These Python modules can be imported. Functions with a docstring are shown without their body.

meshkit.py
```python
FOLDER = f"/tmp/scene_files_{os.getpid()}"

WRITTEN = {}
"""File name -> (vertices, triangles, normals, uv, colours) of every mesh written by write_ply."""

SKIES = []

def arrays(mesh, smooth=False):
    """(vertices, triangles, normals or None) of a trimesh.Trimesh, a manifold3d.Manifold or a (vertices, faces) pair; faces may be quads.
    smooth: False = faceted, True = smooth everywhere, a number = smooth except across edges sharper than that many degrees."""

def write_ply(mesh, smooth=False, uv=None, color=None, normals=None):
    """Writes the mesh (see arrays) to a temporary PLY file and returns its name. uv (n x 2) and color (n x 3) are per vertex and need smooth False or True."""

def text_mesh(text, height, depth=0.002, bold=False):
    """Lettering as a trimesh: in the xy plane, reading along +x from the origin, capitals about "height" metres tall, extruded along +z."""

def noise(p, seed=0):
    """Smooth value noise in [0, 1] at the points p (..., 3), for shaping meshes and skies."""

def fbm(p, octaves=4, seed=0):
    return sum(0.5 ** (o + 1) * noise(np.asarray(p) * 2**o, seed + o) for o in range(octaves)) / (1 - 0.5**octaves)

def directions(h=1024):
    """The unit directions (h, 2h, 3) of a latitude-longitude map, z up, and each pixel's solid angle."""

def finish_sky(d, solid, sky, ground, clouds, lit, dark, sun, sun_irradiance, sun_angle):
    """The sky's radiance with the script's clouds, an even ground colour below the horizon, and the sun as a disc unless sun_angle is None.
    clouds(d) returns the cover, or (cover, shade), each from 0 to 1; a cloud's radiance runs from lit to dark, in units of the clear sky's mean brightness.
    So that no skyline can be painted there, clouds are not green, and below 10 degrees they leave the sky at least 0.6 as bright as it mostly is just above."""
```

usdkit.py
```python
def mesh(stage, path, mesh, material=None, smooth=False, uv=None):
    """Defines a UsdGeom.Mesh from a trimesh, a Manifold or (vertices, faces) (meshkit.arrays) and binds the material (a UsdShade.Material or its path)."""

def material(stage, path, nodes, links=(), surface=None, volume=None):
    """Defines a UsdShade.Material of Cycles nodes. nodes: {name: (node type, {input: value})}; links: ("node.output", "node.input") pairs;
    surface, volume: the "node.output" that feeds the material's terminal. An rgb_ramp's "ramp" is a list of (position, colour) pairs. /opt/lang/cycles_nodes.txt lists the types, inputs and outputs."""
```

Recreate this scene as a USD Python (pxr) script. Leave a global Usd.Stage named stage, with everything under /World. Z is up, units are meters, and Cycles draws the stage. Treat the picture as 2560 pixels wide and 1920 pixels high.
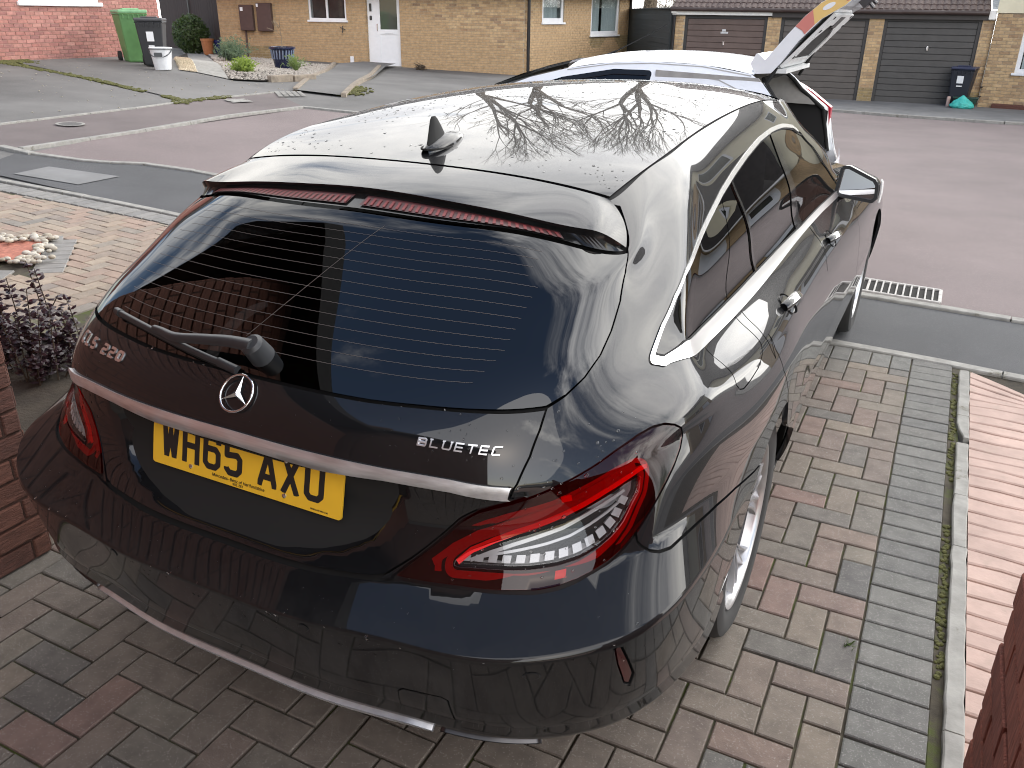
import math, numpy as np, trimesh, shapely, usdkit, meshkit
from shapely.geometry import Polygon, LineString, Point, box, MultiPolygon
from shapely.ops import unary_union
from scipy.spatial import Delaunay
from pxr import Usd, UsdGeom, UsdLux, UsdShade, Gf, Sdf, Vt
stage = Usd.Stage.CreateInMemory()
UsdGeom.SetStageUpAxis(stage, UsdGeom.Tokens.z); UsdGeom.SetStageMetersPerUnit(stage, 1.0)
W = UsdGeom.Xform.Define(stage, '/World'); stage.SetDefaultPrim(W.GetPrim()); UsdGeom.Scope.Define(stage, '/World/Looks')
rng = np.random.default_rng(7)
# ---- camera: held at 1.67 m, looking down along the car
CAM = np.array([1.189, -3.2085, 1.6687]); EXPOSURE = .20
def _basis(yaw, pit, rol):
    f = np.array([np.sin(yaw)*np.cos(pit), np.cos(yaw)*np.cos(pit), -np.sin(pit)]); r = np.array([np.cos(yaw), -np.sin(yaw), 0]); u = np.cross(r, f)
    return r*np.cos(rol)+u*np.sin(rol), -r*np.sin(rol)+u*np.cos(rol), f
_r, _u, _f = _basis(-0.463682, 0.416689, 0.013942)
cam = UsdGeom.Camera.Define(stage, '/World/camera')
cam.CreateHorizontalApertureAttr(36.0); cam.CreateVerticalApertureAttr(27.0); cam.CreateFocalLengthAttr(2095.14/2560*36); cam.CreateClippingRangeAttr(Gf.Vec2f(.05, 2000))
cam.CreateExposureAttr(EXPOSURE)
cam.AddTransformOp().Set(Gf.Matrix4d(*_r, 0, *_u, 0, *(-_f), 0, *CAM, 1))
# ---- sky: bright broken cloud ahead, blue behind and to the left; a thinly veiled sun behind and to the right
SUN_AZ, SUN_EL = math.radians(148), math.radians(38)
SUN = np.array([math.sin(SUN_AZ)*math.cos(SUN_EL), math.cos(SUN_AZ)*math.cos(SUN_EL), math.sin(SUN_EL)])
dome = UsdLux.DomeLight.Define(stage, '/World/sky'); dome.GetPrim().SetCustomDataByKey('kind', 'structure')
sky_mat = usdkit.material(stage, '/World/Looks/sky', {
    'tc': ('texture_coordinate', {}),
    'sky': ('sky_texture', {'sky_type': 'single_scattering', 'sun_disc': False, 'sun_elevation': SUN_EL, 'sun_rotation': SUN_AZ, 'altitude': 100.0, 'aerosol_density': 1.0}),
    'sep': ('separate_xyz', {}),
    'zden': ('math', {'math_type': 'add', 'value2': 0.32}),
    'px': ('math', {'math_type': 'divide'}), 'py': ('math', {'math_type': 'divide'}),
    'flat': ('combine_xyz', {}),
    'map': ('mapping', {'rotation': (0, 0, 0.6), 'scale': (1.0, 2.6, 1.0), 'location': (0.35, 0.2, 0)}),
    'n1': ('noise_texture', {'scale': 1.25, 'detail': 9.0, 'roughness': 0.62, 'distortion': 0.5}),
    'n2': ('noise_texture', {'scale': 0.9, 'detail': 6.0, 'roughness': 0.6, 'distortion': 0.2}),
    'ahead': ('math', {'math_type': 'multiply', 'value2': 0.40}),
    'right': ('math', {'math_type': 'multiply', 'value2': 0.09}),
    'g1': ('math', {'math_type': 'add'}), 'g2': ('math', {'math_type': 'add'}),
    'cov': ('map_range', {'range_type': 'smoothstep', 'from_min': 0.49, 'from_max': 0.73, 'to_min': 0.0, 'to_max': 0.97, 'clamp': True}),
    'shade': ('rgb_ramp', {'ramp': [(0.28, (.75, .77, .82)), (0.45, (1.35, 1.34, 1.32)), (0.62, (2.2, 2.14, 2.0)), (.8, (2.9, 2.8, 2.6))]}),
    'cl': ('mix', {'mix_type': 'multiply', 'fac': 1.0, 'color2': (9.0, 9.0, 9.1)}),
    'vd': ('math', {'math_type': 'multiply', 'value2': .50}), 'vd2': ('math', {'math_type': 'multiply', 'value2': .55}), 'vd3': ('math', {'math_type': 'multiply', 'value2': .62}), 'va': ('math', {'math_type': 'add'}), 'vb': ('math', {'math_type': 'add'}), 'veil': ('map_range', {'range_type': 'smoothstep', 'from_min': .15, 'from_max': 1.0, 'to_min': .85, 'to_max': 1.9, 'clamp': True}), 'vc': ('combine_xyz', {}), 'cl2': ('mix', {'mix_type': 'multiply', 'fac': 1.0}),
    'mix': ('mix', {}), 'bg': ('background_shader', {'strength': 0.15})},
    [('tc.generated', 'sep.vector'), ('sep.z', 'zden.value1'), ('sep.x', 'px.value1'), ('zden.value', 'px.value2'), ('sep.y', 'py.value1'), ('zden.value', 'py.value2'),
     ('px.value', 'flat.x'), ('py.value', 'flat.y'), ('flat.vector', 'map.vector'), ('map.vector', 'n1.vector'), ('flat.vector', 'n2.vector'),
     ('sep.y', 'ahead.value1'), ('sep.x', 'right.value1'), ('n1.fac', 'g1.value1'), ('ahead.value', 'g1.value2'), ('g1.value', 'g2.value1'), ('right.value', 'g2.value2'),
     ('g2.value', 'cov.value'), ('n2.fac', 'shade.fac'), ('shade.color', 'cl.color1'), ('sky.color', 'mix.color1'), ('sep.x', 'vd.value1'), ('sep.y', 'vd2.value1'), ('sep.z', 'vd3.value1'), ('vd.value', 'va.value1'), ('vd2.value', 'va.value2'), ('va.value', 'vb.value1'), ('vd3.value', 'vb.value2'), ('vb.value', 'veil.value'), ('veil.result', 'vc.x'), ('veil.result', 'vc.y'), ('veil.result', 'vc.z'), ('cl.color', 'cl2.color1'), ('vc.vector', 'cl2.color2'), ('cl2.color', 'mix.color2'), ('cov.result', 'mix.fac'), ('mix.color', 'bg.color')], surface='bg.background')
UsdShade.MaterialBindingAPI.Apply(dome.GetPrim()).Bind(sky_mat)
sun = UsdLux.DistantLight.Define(stage, '/World/sun')
sun.CreateNormalizeAttr(True); sun.CreateIntensityAttr(0.34); sun.CreateAngleAttr(70.0); sun.CreateColorAttr(Gf.Vec3f(1.0, .95, .87))
_z = SUN; _x = np.cross([0, 0, 1], _z); _x /= np.linalg.norm(_x); _y = np.cross(_z, _x)
sun.AddTransformOp().Set(Gf.Matrix4d(*_x, 0, *_y, 0, *_z, 0, 0, 0, 0, 1))

# ---- helpers
_used = {}
def numbered(path):
    n = _used.get(path, 0); _used[path] = n+1
    return path if n == 0 else f'{path}_{n:03d}'
def path_of(parent): return '/World' if parent is None else str(parent.GetPath())
def tag(p, label=None, cat=None, group=None, kind=None):
    p = p.GetPrim() if hasattr(p, 'GetPrim') else p
    for k, v in (('label', label), ('category', cat), ('group', group), ('kind', kind)):
        if v: p.SetCustomDataByKey(k, v)
    return p
def thing(name, label=None, cat=None, group=None, kind=None, parent=None):
    x = UsdGeom.Xform.Define(stage, numbered(path_of(parent)+'/'+name))
    return tag(x, label, cat, group, kind)
def obj(name, mesh, mat, parent=None, smooth=False, **kw):
    p = usdkit.mesh(stage, numbered(path_of(parent)+'/'+name), mesh, MAT[mat] if isinstance(mat, str) else mat, smooth=smooth)
    return tag(p, **kw)
def rawmesh(name, v, f, n, mat, parent=None, **kw):
    m = UsdGeom.Mesh.Define(stage, numbered(path_of(parent)+'/'+name))
    m.CreatePointsAttr(Vt.Vec3fArray.FromNumpy(np.ascontiguousarray(v, np.float32))); m.CreateFaceVertexCountsAttr(Vt.IntArray.FromNumpy(np.full(len(f), 3, np.int32)))
    m.CreateFaceVertexIndicesAttr(Vt.IntArray.FromNumpy(np.ascontiguousarray(f, np.int32).ravel())); m.CreateSubdivisionSchemeAttr('none')
    if n is not None:
        m.CreateNormalsAttr(Vt.Vec3fArray.FromNumpy(np.ascontiguousarray(n, np.float32))); m.SetNormalsInterpolation('vertex')
    UsdShade.MaterialBindingAPI.Apply(m.GetPrim()).Bind(MAT[mat] if isinstance(mat, str) else mat)
    return tag(m, **kw)
class MB:
    "collects shapes into one mesh"
    def __init__(s): s.v, s.f, s.n = [], [], 0
    def add(s, v, f):
        v = np.asarray(v, float); f = np.asarray(f, int)
        if f.shape[1] == 4: f = np.vstack([f[:, [0, 1, 2]], f[:, [0, 2, 3]]])
        s.v.append(v); s.f.append(f+s.n); s.n += len(v); return s
    def tm(s, m): return s.add(m.vertices, m.faces)
    def box(s, c, size, R=None):
        v = np.array([[x, y, z] for x in (-.5, .5) for y in (-.5, .5) for z in (-.5, .5)])*np.asarray(size)
        if R is not None: v = v@np.asarray(R).T
        return s.add(v+np.asarray(c), [[0, 1, 3, 2], [4, 6, 7, 5], [0, 4, 5, 1], [2, 3, 7, 6], [0, 2, 6, 4], [1, 5, 7, 3]])
    def bar(s, a, b, r, r2=None, n=8, cap=True):
        a, b = np.asarray(a, float), np.asarray(b, float); r2 = r if r2 is None else r2; d = b-a; d = d/np.linalg.norm(d)
        x = np.cross(d, [0, 0, 1.] if abs(d[2]) < .9 else [1., 0, 0]); x /= np.linalg.norm(x); y = np.cross(d, x); t = np.arange(n)/n*2*np.pi; c = np.cos(t)[:, None]*x+np.sin(t)[:, None]*y
        k = np.arange(n); f = np.stack([k, (k+1) % n, (k+1) % n+n, k+n], 1); s.add(np.vstack([a+r*c, b+r2*c]), f)
        if cap: s.add(np.vstack([a+r*c, [a], b+r2*c, [b]]), np.vstack([np.stack([(k+1) % n, k, np.full(n, n)], 1), np.stack([k+n+1, (k+1) % n+n+1, np.full(n, 2*n+1)], 1)]))
        return s
    def tube(s, pts, r, n=8):
        for a, b in zip(pts[:-1], pts[1:]): s.bar(a, b, r, n=n)
        return s
    def lathe(s, prof, c=(0, 0, 0), n=32, axis=2):
        prof = np.asarray(prof, float); t = np.arange(n)/n*2*np.pi; m = len(prof)
        v = np.stack([prof[:, None, 0]*np.cos(t), prof[:, None, 0]*np.sin(t), np.repeat(prof[:, 1:2], n, 1)], -1).reshape(-1, 3)
        if axis == 0: v = v[:, [2, 0, 1]]
        if axis == 1: v = v[:, [1, 2, 0]]
        i, k = np.meshgrid(np.arange(m-1), np.arange(n), indexing='ij'); a = i*n+k; b = i*n+(k+1) % n
        return s.add(v+np.asarray(c), np.stack([a, b, b+n, a+n], -1).reshape(-1, 4))
    def prism(s, pts, h, T=None):
        "pts: outline in xy, extruded to h along z, then moved by T (4x4)"
        p = pts if hasattr(pts, 'geom_type') else Polygon(pts)
        for g in getattr(p, 'geoms', [p]):
            m = trimesh.creation.extrude_polygon(g, h, engine='earcut')
            if T is not None: m.apply_transform(T)
            s.tm(m)
        return s
    def done(s): return np.vstack(s.v), np.vstack(s.f)
    def build(s, name, mat, parent=None, smooth=False, **kw): return obj(name, s.done(), mat, parent, smooth, **kw)
def frame(o, x, y, z):
    T = np.eye(4); T[:3, 0], T[:3, 1], T[:3, 2], T[:3, 3] = x, y, z, o; return T
def rbox(sx, sy, sz, r=.01, n=3):
    "a box with rounded edges standing on z=0"
    b = box(-sx/2+r, -sy/2+r, sx/2-r, sy/2-r); rings = []
    prof = [(r*(1-math.cos(a)), r*(1-math.sin(a))) for a in np.linspace(0, math.pi/2, n)]
    lv = [(-p[0], p[1]) for p in prof[::-1]]
    m = MB(); poly0 = b.buffer(r, quad_segs=n).exterior.coords[:-1]; P0 = np.array(poly0); c = np.array(b.exterior.coords)
    outs = []
    for ins, z in [(r, 0)]+[(q[0], q[1]) for q in prof[::-1][1:]]+[(q[0], sz-q[1]) for q in prof]:
        core = np.clip(P0, [-sx/2+r, -sy/2+r], [sx/2-r, sy/2-r]); outs.append(np.c_[core+(P0-core)*(r-ins)/r, np.full(len(P0), z)])
    k = len(P0); v = np.vstack(outs); f = []
    for i in range(len(outs)-1):
        for j in range(k): f.append([i*k+j, i*k+(j+1) % k, (i+1)*k+(j+1) % k, (i+1)*k+j])
    m.add(v, f)
    for i, rev in ((0, True), (len(outs)-1, False)):
        q = outs[i]; t = [[0, a, a+1] for a in range(1, k-1)]; m.add(q, [x[::-1] for x in t] if rev else t)
    return m.done()
def ground_z(x, y=0.):
    x = np.asarray(x, float); y = np.asarray(y, float)
    t = np.clip((-x-2.5)/13.5, 0, 1.15); r = np.maximum(t-.06*(1-np.exp(-t/.06)), 0)/.94; u = np.maximum(y-2.5, 0); w = np.clip((y-11)/5, 0, 1); w = w*w*(3-2*w)
    return .75*r*(1-.38*w)-.0185*(u-2*(1-np.exp(-np.minimum(u, 60)/2)))
def fill(poly, step, edge=None):
    "triangulated points of a flat outline"
    V, F, n0 = [], [], 0
    for g in getattr(poly, 'geoms', [poly]):
        if g.is_empty or g.area < 1e-7: continue
        e = edge or step
        P = []
        for ring in [g.exterior, *g.interiors]:
            L = ring.length; k = max(4, int(L/e)); d = np.unique(np.r_[np.linspace(0, L, k, endpoint=False), [ring.project(Point(c)) for c in ring.coords[:-1]]]); d = d[np.r_[True, np.diff(d) > 1e-5]]
            P += [ring.interpolate(x).coords[0] for x in d]
        x0, y0, x1, y1 = g.bounds; X, Y = np.meshgrid(np.arange(x0+step*.37, x1, step), np.arange(y0+step*.41, y1, step)); X = X+(np.arange(X.shape[0]) % 2)[:, None]*step*.5
        inner = g.buffer(-e*.6); q = np.c_[X.ravel(), Y.ravel()]
        if not inner.is_empty: q = q[shapely.contains_xy(inner, q[:, 0], q[:, 1])]; P = np.vstack([P, q])
        P = np.asarray(P); t = Delaunay(P, qhull_options='QJ Qbb').simplices; c = P[t].mean(1); t = t[shapely.contains_xy(g, c[:, 0], c[:, 1])]
        a, b, cc = P[t[:, 0]], P[t[:, 1]], P[t[:, 2]]; s = (b[:, 0]-a[:, 0])*(cc[:, 1]-a[:, 1])-(b[:, 1]-a[:, 1])*(cc[:, 0]-a[:, 0]); t = t[np.abs(s) > 1e-12]; s = s[np.abs(s) > 1e-12]
        t[s < 0] = t[s < 0][:, ::-1]
        V.append(P); F.append(t+n0); n0 += len(P)
    return np.vstack(V), np.vstack(F)
def sheet(pts, dz, step=.4):
    v, f = fill(pts if hasattr(pts, 'geom_type') else Polygon(pts).buffer(0), step); return np.c_[v, ground_z(v[:, 0], v[:, 1])+dz], f
def flat_text(txt, h, T, mname, parent, name, depth=.0008, centre=True):
    t = meshkit.text_mesh(txt, h, depth); w = t.bounds[:, 0]; t.apply_translation([-(w.sum()/2) if centre else -w[0], 0, 0]); t.apply_transform(T); return obj(name, t, mname, parent)
# ---- procedural materials
MAT = {}
def mat(name, col, rough=.6, metal=0., coat=0., coat_rough=.03, spec=.5, var=0., scale=8., detail=4., rnd=None, bump=0., bscale=60., bdist=.01, speck=0., speck_col=(.6, .58, .54), speck_scale=260., speck_th=.2, moss=0., moss_col=(.05, .06, .012), moss_scale=3., rvar=0., ior=1.5, stretch=None, coat_ior=1.5):
    n = {'geo': ('geometry', {}), 'p': ('principled_bsdf', {'roughness': rough, 'metallic': metal, 'coat_weight': coat, 'coat_roughness': coat_rough, 'coat_ior': coat_ior, 'specular_ior_level': spec, 'ior': ior})}; L = []
    vec = 'geo.position'
    if stretch: n['mp'] = ('mapping', {'scale': stretch}); L.append(('geo.position', 'mp.vector')); vec = 'mp.vector'
    if rnd:
        n['oi'] = ('object_info', {}); n['ra'] = ('math', {'math_type': 'add'}); n['rf'] = ('math', {'math_type': 'fraction'}); n['rr'] = ('rgb_ramp', {'ramp': [(i/(len(rnd)-1), c) for i, c in enumerate(rnd)]})
        n['wn'] = ('white_noise_texture', {'dimensions': '1D'}) if False else ('math', {'math_type': 'multiply', 'value2': 7.31})
        L += [('oi.random', 'ra.value1'), ('geo.random_per_island', 'wn.value1'), ('wn.value', 'ra.value2'), ('ra.value', 'rf.value1'), ('rf.value', 'rr.fac')]; cur = 'rr.color'
    else: n['c'] = ('color', {'value': col}); cur = 'c.color'
    if var:
        n['nz'] = ('noise_texture', {'scale': scale, 'detail': detail, 'roughness': .6}); n['nr'] = ('rgb_ramp', {'ramp': [(.3, (1-var,)*3), (.7, (1+var,)*3)]}); n['nm'] = ('mix', {'mix_type': 'multiply', 'fac': 1.0})
        L += [(vec, 'nz.vector'), ('nz.fac', 'nr.fac'), (cur, 'nm.color1'), ('nr.color', 'nm.color2')]; cur = 'nm.color'
    if speck:
        n['vo'] = ('voronoi_texture', {'scale': speck_scale}); n['vs'] = ('separate_color', {}); n['vd'] = ('math', {'math_type': 'less_than', 'value2': speck_th}); n['vk'] = ('math', {'math_type': 'less_than', 'value2': speck}); n['vm'] = ('math', {'math_type': 'multiply'}); n['vx'] = ('mix', {'color2': speck_col})
        L += [('geo.position', 'vo.vector'), ('vo.color', 'vs.color'), ('vs.r', 'vk.value1'), ('vo.distance', 'vd.value1'), ('vd.value', 'vm.value1'), ('vk.value', 'vm.value2'), ('vm.value', 'vx.fac'), (cur, 'vx.color1')]; cur = 'vx.color'
    if moss:
        n['mz'] = ('noise_texture', {'scale': moss_scale, 'detail': 6., 'roughness': .7}); n['mr'] = ('map_range', {'range_type': 'smoothstep', 'from_min': .62-moss*.3, 'from_max': .72-moss*.2, 'clamp': True}); n['mx'] = ('mix', {'color2': moss_col})
        L += [('geo.position', 'mz.vector'), ('mz.fac', 'mr.value'), ('mr.result', 'mx.fac'), (cur, 'mx.color1')]; cur = 'mx.color'
    L.append((cur, 'p.base_color'))
    if rvar:
        n['rz'] = ('noise_texture', {'scale': scale*.7, 'detail': 5.}); n['rq'] = ('map_range', {'from_min': .3, 'from_max': .7, 'to_min': max(rough-rvar, 0), 'to_max': rough+rvar, 'clamp': True}); L += [('geo.position', 'rz.vector'), ('rz.fac', 'rq.value'), ('rq.result', 'p.roughness')]
    if bump:
        n['bz'] = ('noise_texture', {'scale': bscale, 'detail': 5., 'roughness': .65}); n['b'] = ('bump', {'strength': bump, 'distance': bdist}); L += [(vec, 'bz.vector'), ('bz.fac', 'b.height'), ('b.normal', 'p.normal')]
    MAT[name] = usdkit.material(stage, '/World/Looks/'+name, n, L, surface='p.BSDF'); return MAT[name]
def glass(name, tint=(.9, .93, .92), rough=0., ior=1.5, base=None, k=1.0):
    "a pane: see-through tint mixed with a reflection by fresnel"
    n = {'t': ('transparent_bsdf', {'color': tint}), 'g': ('glossy_bsdf', {'roughness': rough, 'color': (1, 1, 1)}), 'fr': ('fresnel', {'IOR': ior}), 'geo': ('geometry', {}), 'inv': ('math', {'math_type': 'subtract', 'value1': 1.0}), 'front': ('math', {'math_type': 'multiply'}), 'm': ('mix_closure', {})}
    MAT[name] = usdkit.material(stage, '/World/Looks/'+name, n, [('geo.backfacing', 'inv.value2'), ('fr.fac', 'front.value1'), ('inv.value', 'front.value2'), ('front.value', 'm.fac'), ('t.BSDF', 'm.closure1'), ('g.BSDF', 'm.closure2')], surface='m.closure')
mat('black_paint', (.0045, .0045, .005), rough=.3, coat=1., coat_rough=.008, spec=.05, coat_ior=1.62, var=.15, scale=3.)
mat('tyre', (.018, .018, .018), rough=.75, bump=.15, bscale=160., bdist=.002, var=.3)
mat('alloy', (.55, .55, .56), rough=.32, metal=1., var=.15, scale=14.)
mat('chrome', (.86, .86, .87), rough=.07, metal=1.)
mat('chrome_trim', (.86, .86, .86), rough=.28, metal=1.)
mat('brushed_steel', (.80, .81, .83), rough=.42, metal=1., var=.12, scale=20., stretch=(.3, 6, 6), rvar=.08)
mat('trim_silver', (.62, .62, .63), rough=.38, metal=.75, var=.12, scale=20.)
mat('dark_steel', (.10, .10, .105), rough=.35, metal=1., var=.2)
mat('gloss_black', (.006, .006, .006), rough=.12, coat=.3)
mat('dark_plastic', (.022, .023, .025), rough=.42, bump=.06, bscale=400., bdist=.001)
mat('rubber', (.006, .006, .006), rough=.8)
mat('dark_fabric', (.02, .02, .022), rough=.9)
mat('dark_red', (.03, .004, .004), rough=.15, coat=.6)
mat('brake_red', (.035, .003, .004), rough=.4, coat=.1); mat('cell_red', (.13, .005, .007), rough=.4, coat=.0); mat('badge_chrome', (.88, .88, .9), rough=.28, metal=1.)
mat('bright_red', (.95, .03, .035), rough=.2, coat=.5)
mat('mid_red', (.34, .010, .016), rough=.25, coat=.3)
mat('lamp_dark', (.50, .010, .018), rough=.35)
mat('lamp_silver', (.17, .17, .175), rough=.4, metal=.5, var=.5, scale=25.)
mat('lamp_bright', (.42, .42, .43), rough=.25, metal=.5)
mat('plate_yellow', (.80, .47, .03), rough=.35, coat=.3, var=.05)
mat('plate_black', (.012, .012, .012), rough=.4)
mat('wire', (.09, .075, .07), rough=.5)
mat('mirror', (.8, .82, .84), rough=.01, metal=1.)
mat('clear_plastic', (.5, .5, .5), rough=.15, coat=.6)
glass('tinted_glass', (.045, .047, .052), ior=1.85); glass('side_glass', (.16, .165, .16), ior=1.65)
glass('red_lens', (.62, .04, .05), ior=1.5); glass('clear_lens', (.88, .88, .88), ior=1.55)
# the lower bodywork carries a film of road dust with streaks washed through it
n = {'geo': ('geometry', {}), 'sep': ('separate_xyz', {}), 'mp': ('mapping', {'scale': (14, 14, 1.6)}), 'nz': ('noise_texture', {'scale': 1.0, 'detail': 5., 'roughness': .65}), 'n2': ('noise_texture', {'scale': 5., 'detail': 6., 'roughness': .7}),
     'h': ('map_range', {'from_min': .64, 'from_max': .52, 'to_min': .1, 'to_max': 1., 'clamp': True}), 'st': ('map_range', {'from_min': .36, 'from_max': .56, 'to_min': .12, 'to_max': 1., 'clamp': True}), 'sp': ('map_range', {'from_min': .3, 'from_max': .7, 'to_min': .5, 'to_max': 1., 'clamp': True}),
     'm1': ('math', {'math_type': 'multiply'}), 'm2': ('math', {'math_type': 'multiply'}), 'm3': ('math', {'math_type': 'multiply', 'value2': .30}),
     'paint': ('principled_bsdf', {'base_color': (.0045, .0045, .005), 'roughness': .3, 'specular_ior_level': .05, 'coat_weight': 1., 'coat_ior': 1.48, 'coat_roughness': .012}), 'dust': ('principled_bsdf', {'base_color': (.040, .038, .035), 'roughness': .75}), 'mix': ('mix_closure', {})}
MAT['dusty_paint'] = usdkit.material(stage, '/World/Looks/dusty_paint', n, [('geo.position', 'sep.vector'), ('geo.position', 'mp.vector'), ('mp.vector', 'nz.vector'), ('geo.position', 'n2.vector'), ('sep.z', 'h.value'), ('nz.fac', 'st.value'), ('n2.fac', 'sp.value'), ('h.result', 'm1.value1'), ('st.result', 'm1.value2'), ('m1.value', 'm2.value1'), ('sp.result', 'm2.value2'), ('m2.value', 'm3.value1'), ('m3.value', 'mix.fac'), ('paint.BSDF', 'mix.closure1'), ('dust.BSDF', 'mix.closure2')], surface='mix.closure')
MAT['water'] = usdkit.material(stage, '/World/Looks/water', {'p': ('principled_bsdf', {'base_color': (1, 1, 1), 'roughness': .02, 'ior': 1.33, 'transmission_weight': 1.0})}, [], surface='p.BSDF')
# ---- ground, road, pavings
mat('asphalt', (.128, .124, .118), rough=.88, var=.38, scale=.42, detail=11., speck=.2, speck_scale=190., speck_th=.30, speck_col=(.20, .195, .185), bump=.35, bscale=220., bdist=.004)
mat('asphalt_dark', (.070, .071, .074), rough=.85, var=.2, scale=.9, detail=7., speck=.25, speck_scale=200., speck_th=.3, speck_col=(.17, .17, .17), bump=.4, bscale=220., bdist=.004)
mat('asphalt_pale', (.17, .17, .168), rough=.9, var=.22, scale=1.6, detail=7., speck=.25, speck_scale=190., speck_col=(.26, .25, .24), bump=.3, bscale=220., bdist=.003)
mat('red_tarmac', (.172, .138, .134), rough=.88, var=.16, scale=.8, detail=8., speck=.3, speck_scale=170., speck_th=.34, speck_col=(.33, .28, .265), bump=.4, bscale=200., bdist=.004)
mat('red_tarmac_worn', (.135, .112, .108), rough=.88, var=.22, scale=.7, detail=8., speck=.25, speck_scale=180., speck_col=(.24, .21, .2), bump=.35, bscale=200., bdist=.004)
mat('bay_tarmac', (.178, .138, .135), rough=.88, var=.15, scale=1.0, detail=8., speck=.3, speck_scale=170., speck_col=(.33, .28, .27), bump=.4, bscale=200., bdist=.004)
mat('kerb_stone', (.27, .262, .24), rough=.9, var=.25, scale=12., detail=6., bump=.3, bscale=90., bdist=.004, moss=.1, moss_col=(.12, .11, .08), moss_scale=7.)
mat('joint_sand', (.062, .052, .036), rough=.95, var=.35, scale=22., bump=.5, bscale=260., bdist=.004, moss=.45, moss_col=(.060, .075, .014), moss_scale=5.5)
mat('paver', None, rough=.86, rnd=[(.186, .156, .124), (.146, .132, .114), (.192, .126, .107), (.166, .142, .116), (.104, .101, .098), (.194, .161, .127), (.154, .130, .110), (.178, .133, .112), (.172, .150, .122), (.112, .108, .102)], var=.20, scale=16., detail=6., speck=.16, speck_scale=300., speck_th=.30, speck_col=(.50, .47, .42), bump=.55, bscale=240., bdist=.003)
mat('paver_warm', None, rough=.86, rnd=[(.315, .245, .185), (.25, .205, .16), (.31, .225, .175), (.19, .175, .155), (.335, .27, .205), (.26, .21, .168), (.30, .215, .17), (.29, .24, .185)], var=.16, scale=14., detail=6., speck=.12, speck_scale=260., speck_th=.3, speck_col=(.5, .47, .42), bump=.45, bscale=240., bdist=.003)
mat('paver_grey', None, rough=.88, rnd=[(.130, .128, .118), (.150, .146, .134), (.118, .116, .110), (.140, .134, .122)], var=.18, scale=16., detail=6., speck=.22, speck_scale=300., speck_th=.30, speck_col=(.46, .45, .42), bump=.5, bscale=240., bdist=.003)
mat('paver_grey_pale', None, rough=.88, rnd=[(.20, .195, .185), (.235, .225, .21), (.185, .18, .172)], var=.16, scale=14., speck=.15, speck_scale=260., bump=.4, bscale=240., bdist=.003)
mat('print_concrete', (.40, .280, .235), rough=.72, var=.20, scale=5., detail=8., bump=.35, bscale=45., bdist=.006, moss=.22, moss_col=(.36, .26, .215), moss_scale=9.)
mat('dirt', (.035, .028, .018), rough=.95, var=.4, scale=30., bump=.6, bscale=180., bdist=.006)
mat('moss', (.085, .085, .022), rough=.95, var=.45, scale=40., bump=.9, bscale=150., bdist=.01)
mat('leaf_green', (.07, .12, .015), rough=.6, var=.4)
mat('gravel', None, rough=.85, rnd=[(.42, .33, .2), (.5, .42, .3), (.3, .22, .13), (.55, .5, .42)], var=.2)
mat('stones_dark', None, rough=.85, rnd=[(.1, .085, .065), (.16, .14, .11), (.07, .06, .05), (.42, .38, .33), (.09, .075, .06)], var=.2)
mat('pebble', None, rough=.6, rnd=[(.40, .36, .29), (.46, .43, .37), (.32, .27, .2), (.43, .39, .31)], var=.2, scale=30.)
mat('red_chip', (.42, .16, .11), rough=.9, var=.3, scale=30., bump=.5, bscale=150.)
mat('grate_iron', (.44, .42, .395), rough=.6, var=.25, scale=20.)
mat('drain_dark', (.010, .009, .008), rough=.9)
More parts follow.
